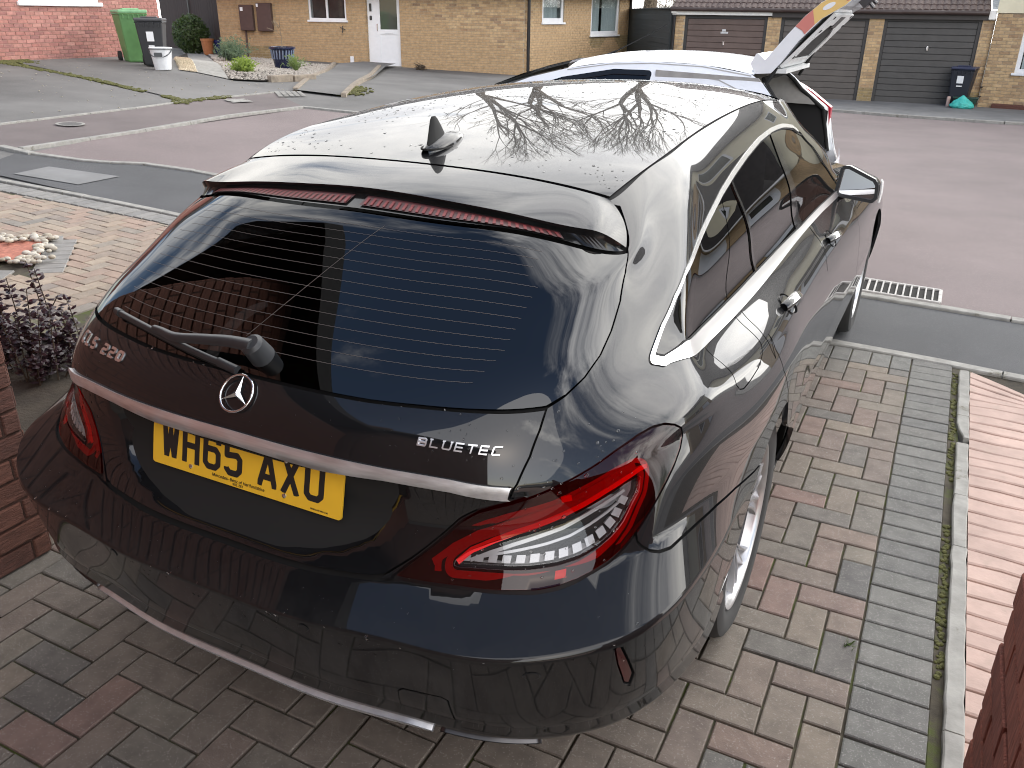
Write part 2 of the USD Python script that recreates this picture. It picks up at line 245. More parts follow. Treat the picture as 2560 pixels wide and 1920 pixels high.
mat('cover_iron', (.20, .19, .18), rough=.7, var=.25, scale=14., bump=.6, bscale=60., bdist=.006)
gx = np.unique(np.r_[np.linspace(-400, -28, 18), np.arange(-28, 12.01, .4), np.linspace(12.5, 400, 18)]); gy = np.unique(np.r_[np.linspace(-300, -7, 12), np.arange(-7, 29, .4), np.linspace(30, 500, 20)])
X, Y = np.meshgrid(gx, gy); v = np.c_[X.ravel(), Y.ravel(), ground_z(X, Y).ravel()-.022]; i, j = np.meshgrid(np.arange(len(gy)-1), np.arange(len(gx)-1), indexing='ij'); a = (i*len(gx)+j).ravel(); nx = len(gx)
f_ = np.stack([a, a+1, a+nx+1, a+nx], 1); c_ = v[f_].mean(1); hole = (np.abs(c_[:, 0]) < 0) 
obj('ground', (v, f_), 'asphalt', kind='structure', smooth=True)
obj('road', sheet([(-7.55, 2.66), (-6.7, 2.80), (-6.29, 3.10), (-5.54, 3.22), (-3.0, 3.05), (.78, 2.61), (1.8, 2.52), (6, 2.4), (22, 1.8), (22, 17.0), (6, 16.9), (2.4, 16.80), (.07, 17.0), (-1.83, 17.62), (-4.2, 15.6), (-6, 11.8), (-7.4, 8.14), (-8.22, 7.95), (-7.86, 4.5), (-7.76, 3.6)], -.012), 'red_tarmac', kind='structure')
obj('shared_lane', sheet([(-9.30, 2.9), (-9.45, 5.65), (-9.73, 6.88), (-9.92, 9.17), (-8.26, 8.05), (-7.92, 4.5), (-7.80, 2.72), (-8.3, 2.3), (-9.0, 2.2)], -.014), 'red_tarmac_worn', kind='structure')
obj('near_pavement', sheet([(-7.2, 1.80), (-5.35, 1.84), (-3.5, 1.80), (.8, 1.60), (2.4, 1.50), (22, .9), (22, 1.75), (6, 2.33), (1.8, 2.46), (.78, 2.54), (-3, 2.98), (-5.54, 3.15), (-6.3, 3.02), (-6.8, 2.72), (-7.6, 2.55)], -.010), 'asphalt_dark', kind='structure')
obj('pavement_patch', sheet([(-6.75, 1.92), (-6.81, 2.34), (-6.0, 2.5), (-5.98, 2.02)], -.004), 'asphalt_pale', kind='structure')
obj('far_pavement', sheet([(-2.2, 17.76), (.07, 17.14), (2.05, 16.9), (2.46, 16.98), (6, 17.05), (22, 17.2), (22, 24), (-3.4, 22.2)], -.006), 'asphalt_pale', kind='structure')
obj('left_drive', sheet([(-9.30, 3.5), (-9.50, 5.65), (-9.73, 6.80), (-12.83, 7.50), (-15.9, 8.1), (-16.2, 2.0), (-14, -2), (-9, 1.5)], -.008), 'asphalt', kind='structure')
obj('bin_drive', sheet([(-9.76, 6.95), (-12.83, 7.72), (-15.9, 8.25), (-16.6, 11.3), (-13.5, 10.5), (-11.7, 9.95), (-9.95, 9.2)], -.006), 'asphalt', kind='structure')
def kerb(name, pts, w, h, seg, label_parent=None, m='kerb_stone', drop=.06):
    t = thing(name, kind='structure'); L = LineString(pts); n = max(1, round(L.length/seg))
    for k in range(n):
        a, b = L.length*k/n+.004, L.length*(k+1)/n-.004; P = np.array([L.interpolate(x).coords[0] for x in np.linspace(a, b, 4)]); d = np.gradient(P, axis=0); d /= np.linalg.norm(d, axis=1)[:, None]; q = np.c_[-d[:, 1], d[:, 0]]*w/2; z = ground_z(P[:, 0], P[:, 1])+h+rng.uniform(-.002, .002)
        R = np.array([[[*(p+qq), zz-drop-h], [*(p+qq), zz-.006], [*(p+qq*.88), zz], [*(p-qq*.88), zz], [*(p-qq), zz-.006], [*(p-qq), zz-drop-h]] for p, qq, zz in zip(P, q, z)]); F = [[i*6+j, i*6+j+1, i*6+7+j, i*6+6+j] for i in range(3) for j in range(5)]
        MB().add(R.reshape(-1, 3), F).add(R[0], [[0, 3, 2], [0, 5, 3], [2, 1, 0], [5, 4, 3]]).add(R[-1], [[0, 2, 3], [0, 3, 5], [2, 0, 1], [5, 3, 4]]).build('kerbstone', m, t)
    return t
kerb('drive_kerb', [(-8.2, 1.2), (-7.2, 1.58), (-6.59, 1.67), (-5.35, 1.78), (-4.57, 1.82), (-3.0, 1.78), (.78, 1.555), (1.28, 1.53), (1.76, 1.475), (3.5, 1.38), (8, 1.2)], .07, .006, .92)
kerb('road_kerb', [(-7.45, 2.64), (-6.7, 2.78), (-6.29, 3.07), (-5.54, 3.19), (-3.0, 3.02), (.78, 2.58), (1.8, 2.49), (6, 2.37), (12, 2.1)], .075, .006, .92)
kerb('bay_kerb', [(-7.73, 2.69), (-7.80, 3.66), (-7.89, 4.52), (-8.19, 6.24), (-8.28, 8.0), (-7.5, 8.2), (-6.6, 8.5)], .085, .018, .92)
kerb('bay_kerb', [(-7.98, 2.64), (-7.44, 2.62)], .09, .012, .6)
kerb('lane_kerb', [(-9.15, 2.3), (-9.24, 3.5), (-9.49, 5.65), (-9.73, 6.88), (-9.92, 9.17)], .06, .006, .92)
kerb('far_kerb', [(-4.3, 15.7), (-1.83, 17.66), (.07, 17.02), (2.05, 16.78), (2.46, 16.88), (6, 16.95), (12, 17.05)], .10, .045, .92)
# pavers
def paver(s0, t0, s1, t1, zf, jz, gap=.0035, bev=.0035, h=.05):
    a, b, c, d = s0+gap, t0+gap, s1-gap, t1-gap; tx, ty = rng.uniform(-.004, .004, 2); cx, cy = (a+c)/2, (b+d)/2; q = rng.uniform(-.0012, .0012, (4, 2))
    o = np.array([(a, b), (c, b), (c, d), (a, d)])+q; i = o+np.array([(bev, bev), (-bev, bev), (-bev, -bev), (bev, -bev)])
    z = lambda p: zf(p[:, 0], p[:, 1])+jz+(p[:, 0]-cx)*tx+(p[:, 1]-cy)*ty
    v = np.vstack([np.c_[i, z(i)], np.c_[o, z(o)-.003], np.c_[o, z(o)-h]]); k = [0, 1, 2, 3]
    return v, np.array([[0, 1, 2, 3]]+[[4+x, 4+(x+1) % 4, (x+1) % 4, x] for x in k]+[[8+x, 8+(x+1) % 4, 4+(x+1) % 4, 4+x] for x in k])
def cell_brick(i, j, c):
    s = (i+j+c) % 4
    return {0: (i, j, i+2, j+1), 1: (i-1, j, i+1, j+1), 3: (i, j-1, i+1, j+1), 2: (i, j, i+1, j+2)}[s]
def paving(name, region, x0, y0, c, pitch, zf, m_main, extra, seen, **kw):
    "herringbone over region; extra: list of (rectangle, material); seen(p) ranks the pieces, the best 300 become parts"
    t = thing(name, kind='structure'); bx = region.bounds; pieces = []; done = set()
    for i in range(int((bx[0]-x0)/pitch)-2, int((bx[2]-x0)/pitch)+3):
        for j in range(int((bx[1]-y0)/pitch)-2, int((bx[3]-y0)/pitch)+3):
            r = cell_brick(i, j, c)
            if r in done: continue
            done.add(r); q = box(x0+r[0]*pitch, y0+r[1]*pitch, x0+r[2]*pitch, y0+r[3]*pitch)
            if region.contains(q): pieces.append((q.bounds, m_main))
            elif region.intersects(q):
                g = region.intersection(q)
                if g.area > .0025: pieces.append((g.bounds, m_main))
    pieces += extra; sc = np.array([seen((b[0]+b[2])/2, (b[1]+b[3])/2) for b, _ in pieces]); order = np.argsort(-sc); rest = {}
    for n, k in enumerate(order):
        b, m = pieces[k]; v, f = paver(*b, zf, rng.uniform(-.0018, .0018))
        if n < 300 and sc[k] > 0: obj('paver', (v, f), m, t)
        else: rest.setdefault(m, MB()).add(v, f)
    for m, mb in rest.items(): mb.build('more_pavers', m, t, kind='stuff')
    return t
_vr = lambda x, y: (np.array([x, y, 0])-CAM)
def seen(x, y):
    "apparent size of a ground piece in the picture, zero when hidden by the car or out of frame"
    d = np.array([x, y, float(ground_z(x, y))])-CAM; z = d@_f
    if z < .2: return 0
    px, py = d@_r/z*2095+1280, 960-d@_u/z*2095
    if not (-40 < px < 2600 and -40 < py < 1990): return 0
    if -.86 < x < .84 and -2.15 < y < 2.6: return 0
    for t in np.linspace(.2, .95, 16):
        q = CAM+d*t
        if abs(q[0]) < .72 and -2.0 < q[1] < 2.4 and q[2] < .95: return 0
    return 1/z
flat = lambda x, y: np.asarray(x)*0.
P_ = .1; SX = 1.239
ext = []
for k in range(-48, 15): ext.append(((SX, k*.1, SX+.198, k*.1+.1), 'paver_grey'))
for k in range(-30, 13): ext.append(((SX-.1*(13-k)-.0, 1.292, SX-.1*(12-k), 1.492-.0*k), 'paver_grey'))
drive_region = Polygon([(-1.22, -4.8), (SX, -4.8), (SX, 1.29), (-3.2, 1.29), (-3.2, -.86), (-1.39, -.86), (-1.39, -1.8), (-1.22, -1.8)])
paving('driveway', drive_region, SX, 0., 3, .1, flat, 'paver', ext, seen)
obj('driveway_bed', sheet([(-3.25, -5), (1.475, -5), (1.475, 1.50), (-3.25, 1.6)], -.0095, .5), 'joint_sand', kind='structure')
# the neighbours' warm block paving, with a pebble-edged planting ring
ring_c = np.array([-4.72, .43])
tri = Polygon([(-5.05, .32), (-4.52, .90), (-3.90, .28), (-4.06, .10), (-4.85, -.35)])
zg = lambda x, y: ground_z(x, y)
lreg = Polygon([(-3.21, -.6), (-3.21, 1.45), (-4.5, 1.54), (-5.3, 1.49), (-6.5, 1.36), (-8.0, .9), (-8.0, -2.5), (-3.21, -2.5)]).difference(tri)
ext = []
L = LineString([(-7.6, 1.18), (-6.59, 1.42), (-5.35, 1.53), (-4.5, 1.58), (-3.2, 1.53), (-2.0, 1.45)])
for k in range(int(L.length/.1)):
    p = L.interpolate(k*.1+.05); ext.append(((p.x-.049, p.y-.02, p.x+.049, p.y+.18), 'paver_grey_pale'))
paving('neighbour_paving', lreg, -3.21, 0., 1, .1, zg, 'paver_warm', ext, seen)
obj('neighbour_bed', sheet([(-3.2, -2.6), (-3.2, 1.62), (-4.5, 1.76), (-5.3, 1.73), (-6.6, 1.62), (-8.1, 1.1), (-8.1, -2.6)], -.0095, .3), 'joint_sand', kind='structure')
rp = thing('planting_ring', 'ring of grey blocks edged with cream pebbles round red chippings', 'planting bed')
def rot_paver(c, ang, l, w, m='paver_grey_pale'):
    v, f = paver(-l/2, -w/2, l/2, w/2, lambda x, y: x*0, .002); ca, sa = math.cos(ang), math.sin(ang); x = c[0]+v[:, 0]*ca-v[:, 1]*sa; y = c[1]+v[:, 0]*sa+v[:, 1]*ca; obj('block', (np.c_[x, y, v[:, 2]+ground_z(x, y)], f), m, rp)
e0, e1 = np.array([-4.50, .85]), np.array([-3.91, .27]); dd = (e1-e0)/np.linalg.norm(e1-e0); nn_ = np.array([-dd[1], dd[0]]); 
for k in range(8): rot_paver(e0+dd*(.05+k*.101)-nn_*.10, math.atan2(nn_[1], nn_[0]), .2, .1)
for k in range(6): q = e0+np.array([-.68, -.58])/.894*(.05+k*.102)+np.array([.0, -.13])*1.0; rot_paver(e0+np.array([-.11-.074*k*1.35, -.10-.074*k*1.2])+np.array([.0, 0]), math.atan2(.6, -.7), .2, .1)
for k in range(5): rot_paver(np.array([-4.05, .11])+np.array([-.13-.16*k, -.09-.10*k]), math.atan2(-.55, -.83)+1.57, .2, .1)
obj('chippings', sheet(Polygon([(-5.0, .30), (-4.60, .66), (-4.22, .32), (-4.75, -.1)]), .012, .1), 'red_chip', rp)
pb = MB(); base = trimesh.creation.icosphere(subdivisions=1)
line = LineString([(-5.0, .32), (-4.60, .68), (-4.20, .30), (-4.75, -.12)])
for k in range(110):
    p = line.interpolate(rng.uniform(0, line.length)); r = rng.uniform(.018, .034); x, y = p.x+rng.normal(0, .035), p.y+rng.normal(0, .035); v = base.vertices*np.array([r*rng.uniform(.8, 1.3), r, r*.6])
    a = rng.uniform(0, 6.3); v = np.c_[v[:, 0]*math.cos(a)-v[:, 1]*math.sin(a), v[:, 0]*math.sin(a)+v[:, 1]*math.cos(a), v[:, 2]]+[x, y, float(ground_z(x, y))+.02+rng.uniform(0, .02)]
    obj('pebble', (v, base.faces), 'pebble', rp, smooth=True)
# right-hand edge: soil gap with moss, concrete edging, printed concrete path
obj('moss_gap', sheet([(1.436, -5), (1.467, -5), (1.467, 1.42), (1.436, 1.49)], -.007, .2), 'joint_sand', kind='structure')
mb = MB(); tuft = trimesh.creation.icosphere(subdivisions=1)
for k in range(420):
    y = rng.uniform(-2.2, 1.4); w = meshkit.noise(np.array([y*2.3, 0, 5.]));
    if w < .45: continue
    r = rng.uniform(.003, .008); mb.add(tuft.vertices*[r*1.3, r*1.6, r*.8]+[1.451+rng.normal(0, .006), y, -.006], tuft.faces)
mb.build('edge_moss', 'moss', kind='stuff', label='green moss tufts in the gap beside the concrete edging', cat='moss')
ed = thing('path_edging', kind='structure'); ys_ = [1.40, .80, .555, .50, .02, -.36, -1.28, -2.2, -3.1, -4.0, -5]
for k, (a, b) in enumerate(zip(ys_[:-1], ys_[1:])):
    if k == 2: continue
    n = max(3, int((a-b)/.06)); yy = np.linspace(a-.003, b+.003, n); R = []
    for i, y in enumerate(yy):
        j1, j2 = rng.uniform(-.0025, .0025, 2); cut = .028 if (k == 1 and i == n-1) else .008 if (k == 1 and i == n-2) else 0; l, r = 1.466+j1+cut, 1.514+j2; z = .016+rng.uniform(-.001, .001)
        R.append([(l, y, -.03), (l, y, z-.005), (l+.004, y, z), (r-.004, y, z), (r, y, z-.005), (r, y, -.03)])
    R = np.array(R); F = [[i*6+j, i*6+6+j, i*6+7+j, i*6+j+1] for i in range(n-1) for j in range(5)]
    MB().add(R.reshape(-1, 3), F).add(R[0], [[0, 2, 3], [0, 3, 5], [2, 0, 1], [5, 3, 4]]).add(R[-1], [[0, 3, 2], [0, 5, 3], [2, 1, 0], [5, 4, 3]]).build('edging_stone', 'kerb_stone', ed)
pp = thing('printed_path', kind='structure'); 
# stamped slabs: rows at the left edge, a fan near the far end; joints are real gaps over dark soil
obj('path_bed', sheet([(1.512, -5), (6, -5), (6, 1.30), (1.512, 1.46)], -.012, .5), 'dirt', pp)
ye = [1.425]; 
while ye[-1] > -4.6: ye.append(ye[-1]-rng.uniform(.082, .108))
fan = np.array([2.02, 1.02])
for k in range(len(ye)-1):
    a, b = ye[k], ye[k+1]
    def right_y(y): return y-.055+.0 if y < 1.0 else None
    def row(y):
        xs = np.linspace(1.517, 2.9, 15)
        if y > .98: t = np.clip((xs-1.517)/(fan[0]-1.517), 0, 1.0); yy = y+(fan[1]-y)*t
        else: yy = y-.02*(xs-1.517)*2-.004*np.sin(xs*21+y*9)-.003*np.sin(xs*47+y*31)
        return np.c_[xs, yy]
    A, B = row(a)-[0, .0035], row(b)+[0, .0035]
    keep = A[:, 1] > B[:, 1]+.002
    if keep.sum() < 2: continue
    A, B = A[keep], B[keep]; n = len(A); za = .006+.003*np.sin(A[:, 0]*9+k); V = np.vstack([np.c_[A, za-.004], np.c_[A-[0, .006], za], np.c_[B+[0, .006], za], np.c_[B, za-.004], np.c_[A, za*0-.03], np.c_[B, za*0-.03]]); i = np.arange(n-1)
    q = lambda p, r: np.stack([p*n+i, r*n+i, r*n+i+1, p*n+i+1], 1)
    MB().add(V, np.vstack([q(0, 1), q(1, 2), q(2, 3), q(4, 0), q(3, 5)])).build('printed_slab', 'print_concrete', pp, smooth=30)
# drain grate at the road edge
gr = thing('drain_grate', 'pale iron drain grate with dark slots at the edge of the pink road', 'drain grate')
G0, G1, G2, G3 = np.array([.84, 2.98]), np.array([1.335, 2.935]), np.array([1.335, 2.635]), np.array([.845, 2.675])
obj('pit', (np.array([[*G0, -.007], [*G1, -.007], [*G2, -.007], [*G3, -.007]]), np.array([[0, 3, 2, 1]])), 'drain_dark', gr)
def gbar(name, a, b, w): a = np.array([*a, 0.]); b = np.array([*b, 0.]); d = (b-a)/np.linalg.norm(b-a); n = np.array([-d[1], d[0], 0]); T = frame((a+b)/2+[0, 0, .003], d, n, [0, 0, 1.]); v, f = rbox(np.linalg.norm(b-a), w, .018, .003, 2); obj(name, (v@T[:3, :3].T+T[:3, 3]-[0, 0, .016], f), 'grate_iron', gr)
lp = lambda a, b, t: a+(b-a)*t
for a, b in ((G0, G1), (G1, G2), (G2, G3), (G3, G0)): gbar('frame_bar', a, b, .022)
for k in range(1, 11): gbar('slot_bar', lp(G0, G1, k/11), lp(G3, G2, k/11), .011 if k != 1 else .016)
# covers
def cover(name, pts, m, label): 
    t = thing(name, label, 'cover'); obj('frame', sheet(Polygon(pts).difference(Polygon(pts).buffer(-.035)), .004, .15), 'kerb_stone', t); obj('plate', sheet(Polygon(pts).buffer(-.04), .002, .15), m, t)
cover('manhole_cover', [(-8.77+.17*math.cos(a), 4.11+.17*math.sin(a)) for a in np.linspace(0, 6.283, 25)[:-1]], 'asphalt', 'small round manhole cover in the worn lane')
t = thing('utility_cover', 'patterned square utility cover where the path meets the pavement', 'cover'); sq = np.array([(-9.95, 9.2), (-9.78, 9.75), (-9.24, 9.26), (-9.39, 8.68)])
for a in range(5):
    for b in range(5):
        f0 = lambda u, v: (sq[0]*(1-u)+sq[1]*u)*(1-v)+(sq[3]*(1-u)+sq[2]*u)*v; obj('tread', sheet(Polygon([f0((a+.12)/5, (b+.12)/5), f0((a+.88)/5, (b+.12)/5), f0((a+.88)/5, (b+.88)/5), f0((a+.12)/5, (b+.88)/5)]), .006, .2), 'kerb_stone', t)
cover('stopcock_cover', [(-9.55, 7.55), (-9.50, 7.95), (-9.15, 7.8), (-9.2, 7.4)], 'kerb_stone', 'little pale stopcock cover beside the lane kerb')
mb = MB()
def mosses(line, w, n, r0=.012):
    L = LineString(line)
    for k in range(n):
        p = L.interpolate(rng.uniform(0, L.length)); x, y = p.x+rng.normal(0, w), p.y+rng.normal(0, w); r = rng.uniform(.5, 1.6)*r0; mb.add(tuft.vertices*[r*1.5, r*1.5, r*.7]+[x, y, float(ground_z(x, y))-.004], tuft.faces)
mosses([(-15.6, 7.95), (-12.83, 7.62), (-11, 7.2)], .055, 420, .018); mosses([(-15.7, 7.6), (-15.85, 8.4)], .20, 380, .022); mosses([(-9.85, 8.0), (-9.75, 7.0), (-9.6, 6.6)], .05, 220, .018); mosses([(-10.4, 7.1), (-9.75, 6.9)], .04, 150, .016)
mosses([(-9.05, 10.2), (-9.9, 11.6)], .14, 260, .02)
mb.build('drive_moss', 'moss', kind='stuff', label='yellow green moss along the joint between the two left drives', cat='moss')
mb = MB()
for k in range(120):
    x, y = rng.uniform(-15, -9.6), rng.uniform(4, 10.5); r = rng.uniform(.005, .014); mb.add(tuft.vertices*[r*1.6, r, r*.5]+[x, y, float(ground_z(x, y))], tuft.faces)
mb.build('litter', 'pebble', kind='stuff', label='scattered pale chips and leaves on the left asphalt drives', cat='litter')
# weeds in joints
for wx, wy, wl in ((1.215, -1.045, 'small grass weed growing beside the grey block edge nearest the camera'), (1.515, 1.405, 'green weed at the far end of the concrete edging')):
    m = MB()
    for k in range(22): a = rng.uniform(0, 6.28); l = rng.uniform(.010, .024); e = rng.uniform(.3, 1.1); b = np.array([wx+rng.normal(0, .006), wy+rng.normal(0, .008), .0]); tp = b+[l*math.cos(a)*math.cos(e), l*math.sin(a)*math.cos(e), l*math.sin(e)]; s_ = np.array([-math.sin(a), math.cos(a), 0])*.0022; m.add([b-s_, b+s_, tp], [[0, 1, 2], [0, 2, 1]])
    m.build('weed', 'leaf_green', label=wl, cat='weed')
# ---- buildings
mat('mortar_pale', (.42, .35, .26), rough=.95, var=.2, scale=20., bump=.4, bscale=200.)
mat('mortar_red', (.43, .27, .22), rough=.95, var=.2, scale=20., bump=.4, bscale=200.)
mat('mortar_brown', (.10, .055, .042), rough=.95, var=.3, scale=25., bump=.5, bscale=200.)
mat('brick_yellow', None, rough=.9, rnd=[(.47, .325, .18), (.51, .36, .20), (.41, .275, .15), (.49, .34, .19), (.33, .215, .125), (.53, .385, .22), (.48, .33, .185), (.28, .19, .12), (.50, .35, .195), (.52, .365, .205)], var=.22, scale=11., detail=5., bump=.35, bscale=120., bdist=.004)
mat('brick_yellow_stained', None, rough=.92, rnd=[(.30, .22, .11), (.25, .19, .10), (.34, .25, .12), (.20, .15, .08)], var=.3, scale=7., bump=.35, bscale=120., bdist=.004)
mat('brick_pink', None, rough=.9, rnd=[(.33, .14, .115), (.25, .11, .095), (.38, .18, .15), (.22, .10, .09), (.36, .16, .13), (.30, .135, .11), (.40, .20, .165)], var=.25, scale=13., detail=5., bump=.35, bscale=120., bdist=.004)
mat('brick_rustic', None, rough=.85, rnd=[(.150, .060, .040), (.128, .052, .036), (.168, .068, .046), (.115, .048, .035), (.155, .064, .043)], var=.32, scale=16., detail=7., bump=1.0, bscale=36., bdist=.012, stretch=(1.0, 1.0, 5.5))
mat('brick_rustic_drag', None, rough=.85, rnd=[(.25, .070, .042), (.22, .062, .040), (.28, .082, .05)], var=.35, scale=30., detail=7., bump=1.0, bscale=60., bdist=.010, stretch=(3.0, 3.0, .5))
mat('render_cream', (.74, .68, .50), rough=.9, var=.06, scale=2., bump=.2, bscale=150., bdist=.004)
mat('upvc', (.80, .81, .83), rough=.3, var=.03)
mat('white_paint', (.78, .77, .74), rough=.5, var=.06)
mat('tile_brown', None, rough=.75, rnd=[(.085, .055, .048), (.10, .068, .060), (.072, .048, .044), (.115, .08, .07)], var=.3, scale=18., bump=.3, bscale=120., moss=.12, moss_col=(.30, .28, .24), moss_scale=26.)
mat('tile_dark', (.040, .034, .032), rough=.8, var=.3)
mat('fascia_dark', (.045, .038, .036), rough=.5, var=.15)
mat('gutter_brown', (.05, .032, .028), rough=.4)
mat('pipe_black', (.012, .012, .014), rough=.35)
mat('garage_brown', (.125, .088, .076), rough=.5, var=.12, scale=4.)
mat('garage_dark', (.098, .086, .078), rough=.5, var=.12, scale=4.)
mat('garage_black', (.066, .063, .061), rough=.5, var=.12, scale=4.)
mat('frame_dark', (.038, .036, .036), rough=.5)
mat('meter_brown', (.085, .052, .046), rough=.5, var=.12)
mat('timber_brown', (.045, .026, .022), rough=.8, var=.35, scale=6., stretch=(5, 5, .6))
mat('timber_green', (.020, .026, .027), rough=.75, var=.35, scale=6., stretch=(.6, .6, 8))
mat('timber_grey', (.24, .20, .155), rough=.9, var=.3, scale=9., bump=.4, bscale=60.)
mat('sleeper', (.040, .034, .027), rough=.9, var=.4, scale=9., bump=.5, bscale=50., stretch=(1, 6, 6), moss=.05)
mat('sleeper_top', (.13, .12, .075), rough=.95, var=.4, scale=12., bump=.5, bscale=60.)
mat('curtain', (.72, .73, .74), rough=.9, var=.12, scale=40., stretch=(1, 1, .02))
mat('room_dark', (.06, .065, .065), rough=.9, var=.3, scale=2.)
mat('obscure_glass', (.055, .060, .052), rough=.12, coat=.8)
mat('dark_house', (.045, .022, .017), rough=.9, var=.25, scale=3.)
mat('soffit_black', (.012, .011, .010), rough=.7)
mat('paper_white', (.78, .79, .8), rough=.6)
mat('lead_grey', (.33, .36, .38), rough=.6, var=.3)
glass('house_glass', (.80, .84, .84), ior=1.52)
class Face:
    "a wall plane: o + s*d + z up, n points out"
    def __init__(s, o, d, n): s.o = np.array([o[0], o[1], 0.]); s.d = np.array([d[0], d[1], 0.]); s.d /= np.linalg.norm(s.d); s.n = np.array([n[0], n[1], 0.]); s.n /= np.linalg.norm(s.n)
    def p(s, a, z, out=0.): a, z, out = np.broadcast_arrays(np.asarray(a, float), np.asarray(z, float), np.asarray(out, float)); return s.o+a[..., None]*s.d+z[..., None]*np.array([0, 0, 1.])+out[..., None]*s.n
    def box(s, mb, a0, a1, z0, z1, o0, o1):
        v = np.array([s.p(a, z, o) for a in (a0, a1) for o in (o0, o1) for z in (z0, z1)]); c = v.mean(0); f = np.array([[0, 1, 3, 2], [4, 6, 7, 5], [0, 4, 5, 1], [2, 3, 7, 6], [0, 2, 6, 4], [1, 5, 7, 3]])
        if np.dot(np.cross(v[1]-v[0], v[3]-v[0]), v[f[0]].mean(0)-c) < 0: f = f[:, ::-1]
        mb.add(v, f); return mb
    def b(s, name, m, parent, a0, a1, z0, z1, o0, o1, **kw): return s.box(MB(), a0, a1, z0, z1, o0, o1).build(name, m, parent, **kw)
    def bb(s, name, m, parent, a0, a1, z0, z1, o0, o1, r=.01, **kw):
        v, f = rbox(a1-a0, o1-o0, z1-z0, r, 2); q = s.p((a0+a1)/2+v[:, 0], z0+v[:, 2], (o0+o1)/2+v[:, 1]*(1 if np.dot(np.cross(s.d, s.n), [0, 0, 1]) > 0 else 1)); 
        if np.dot(np.cross(s.d, s.n), [0, 0, 1]) < 0: f = np.asarray(f)[:, ::-1]
        return obj(name, (q, f), m, parent, smooth=40, **kw)
def bricks(face, s0, s1, z0, z1, holes=(), L=.225, H=.075, bond='stretcher', proud=.009, jitter=.002, start=0.):
    "the faces of the bricks of a wall, each its own small block in front of the mortar"
    out = []; nrow = int(round((z1-z0)/H))
    for r in range(nrow):
        za, zb = z0+r*H, z0+(r+1)*H; off = (r % 2)*L/2+start
        hs = sorted((a, b) for a, b, c, d in holes if c < zb-.02 and d > za+.02); spans = []; x = s0
        for a, b in hs:
            if a > x: spans.append((x, a))
            x = max(x, b)
        if x < s1: spans.append((x, s1))
        for a, b in spans:
            k0 = math.floor((a-s0-off)/L)
            for k in range(k0, math.ceil((b-s0-off)/L)+1):
                u, w = max(a, s0+off+k*L), min(b, s0+off+(k+1)*L)
                if w-u < .035: continue
                u += .005; w -= .005; p, q = za+.005, zb-.005; o = proud+rng.uniform(-jitter, jitter); e = .003
                V = np.vstack([face.p([u+e, w-e, w-e, u+e], [p+e, p+e, q-e, q-e], o), face.p([u, w, w, u], [p, p, q, q], o-e), face.p([u, w, w, u], [p, p, q, q], -.006)])
                F = [[0, 1, 2, 3]]+[[4+i, 4+(i+1) % 4, (i+1) % 4, i] for i in range(4)]+[[8+i, 8+(i+1) % 4, 4+(i+1) % 4, 4+i] for i in range(4)]
                F = np.array(F)
                if np.dot(np.cross(V[1]-V[0], V[2]-V[0]), face.n) < 0: F = F[:, ::-1]
                out.append((V, F))
    return out
def lay(pieces, m, parent, limit=300, name='brick', rest='brickwork', pick=None):
    "the pieces that show largest become parts, the others one mesh; m: a material or a rule from a piece's centre"
    cen = np.array([v[:4].mean(0) for v, f in pieces]); d = cen-CAM; z = d@_f; px, py = d@_r/np.maximum(z, .1)*2095+1280, 960-d@_u/np.maximum(z, .1)*2095
    score = np.where((z > .2) & (px > -30) & (px < 2590) & (py > -20) & (py < 1940), 1/np.maximum(z, .1), 0)
    if pick is not None: score = score*pick(cen, px, py)
    order = np.argsort(-score, kind='stable'); other = {}
    for n, k in enumerate(order):
        v, f = pieces[k]; mm = m(cen[k]) if callable(m) else m
        if n < limit and score[k] > 0: obj(name, (v, f), mm, parent)
        else: other.setdefault(mm, MB()).add(v, f)
    for mm, mb in other.items(): mb.build(rest, mm, parent, kind='stuff')
def window(face, parent, a0, a1, z0, z1, panes, sill=.06, recess=.03, fw=.055, room='room_dark', curtain=None, depth=.35):
    w = thing('window', parent=parent); mb = MB()
    for a, b, c, d in ((a0, a1, z0, z0+fw), (a0, a1, z1-fw, z1), (a0, a0+fw, z0+fw, z1-fw), (a1-fw, a1, z0+fw, z1-fw)): face.box(mb, a, b, c, d, -recess-.05, -recess)
    for p in panes[1:-1]: face.box(mb, p-fw*.55, p+fw*.55, z0+fw, z1-fw, -recess-.05, -recess+.002)
    mb.build('frame', 'upvc', w)
    for p, q in zip(panes[:-1], panes[1:]): face.b('pane', 'house_glass', w, p+.02, q-.02, z0+fw*.8, z1-fw*.8, -recess-.036, -recess-.030)
    face.bb('sill', 'upvc', w, a0-.05, a1+.05, z0-sill, z0, -.02, .055, r=.012)
    mb = MB(); face.box(mb, a0, a1, z0, z1, -depth-.02, -depth); mb.build('room', room, w)
    mb = MB(); face.box(mb, a0-.02, a0, z0, z1, -depth, -.08); face.box(mb, a1, a1+.02, z0, z1, -depth, -.08); face.box(mb, a0, a1, z0-.02, z0, -depth, -.08); face.box(mb, a0, a1, z1, z1+.02, -depth, -.08); mb.build('reveal', 'upvc', w)
    if curtain:
        for c0, c1, mm in curtain:
            n = max(6, int((c1-c0)/.012)); x = np.linspace(c0, c1, n); o = -.115+.018*np.sin(x*95+np.sin(x*31)); V = np.vstack([face.p(x, z0+.0, o), face.p(x, z1, o)]); i = np.arange(n-1); MB().add(V, np.stack([i, i+1, i+1+n, i+n], 1)).build('curtain', mm, w, smooth=True)
    return w
def quad(pts): return np.asarray(pts, float), np.array([[0, 1, 2, 3]])
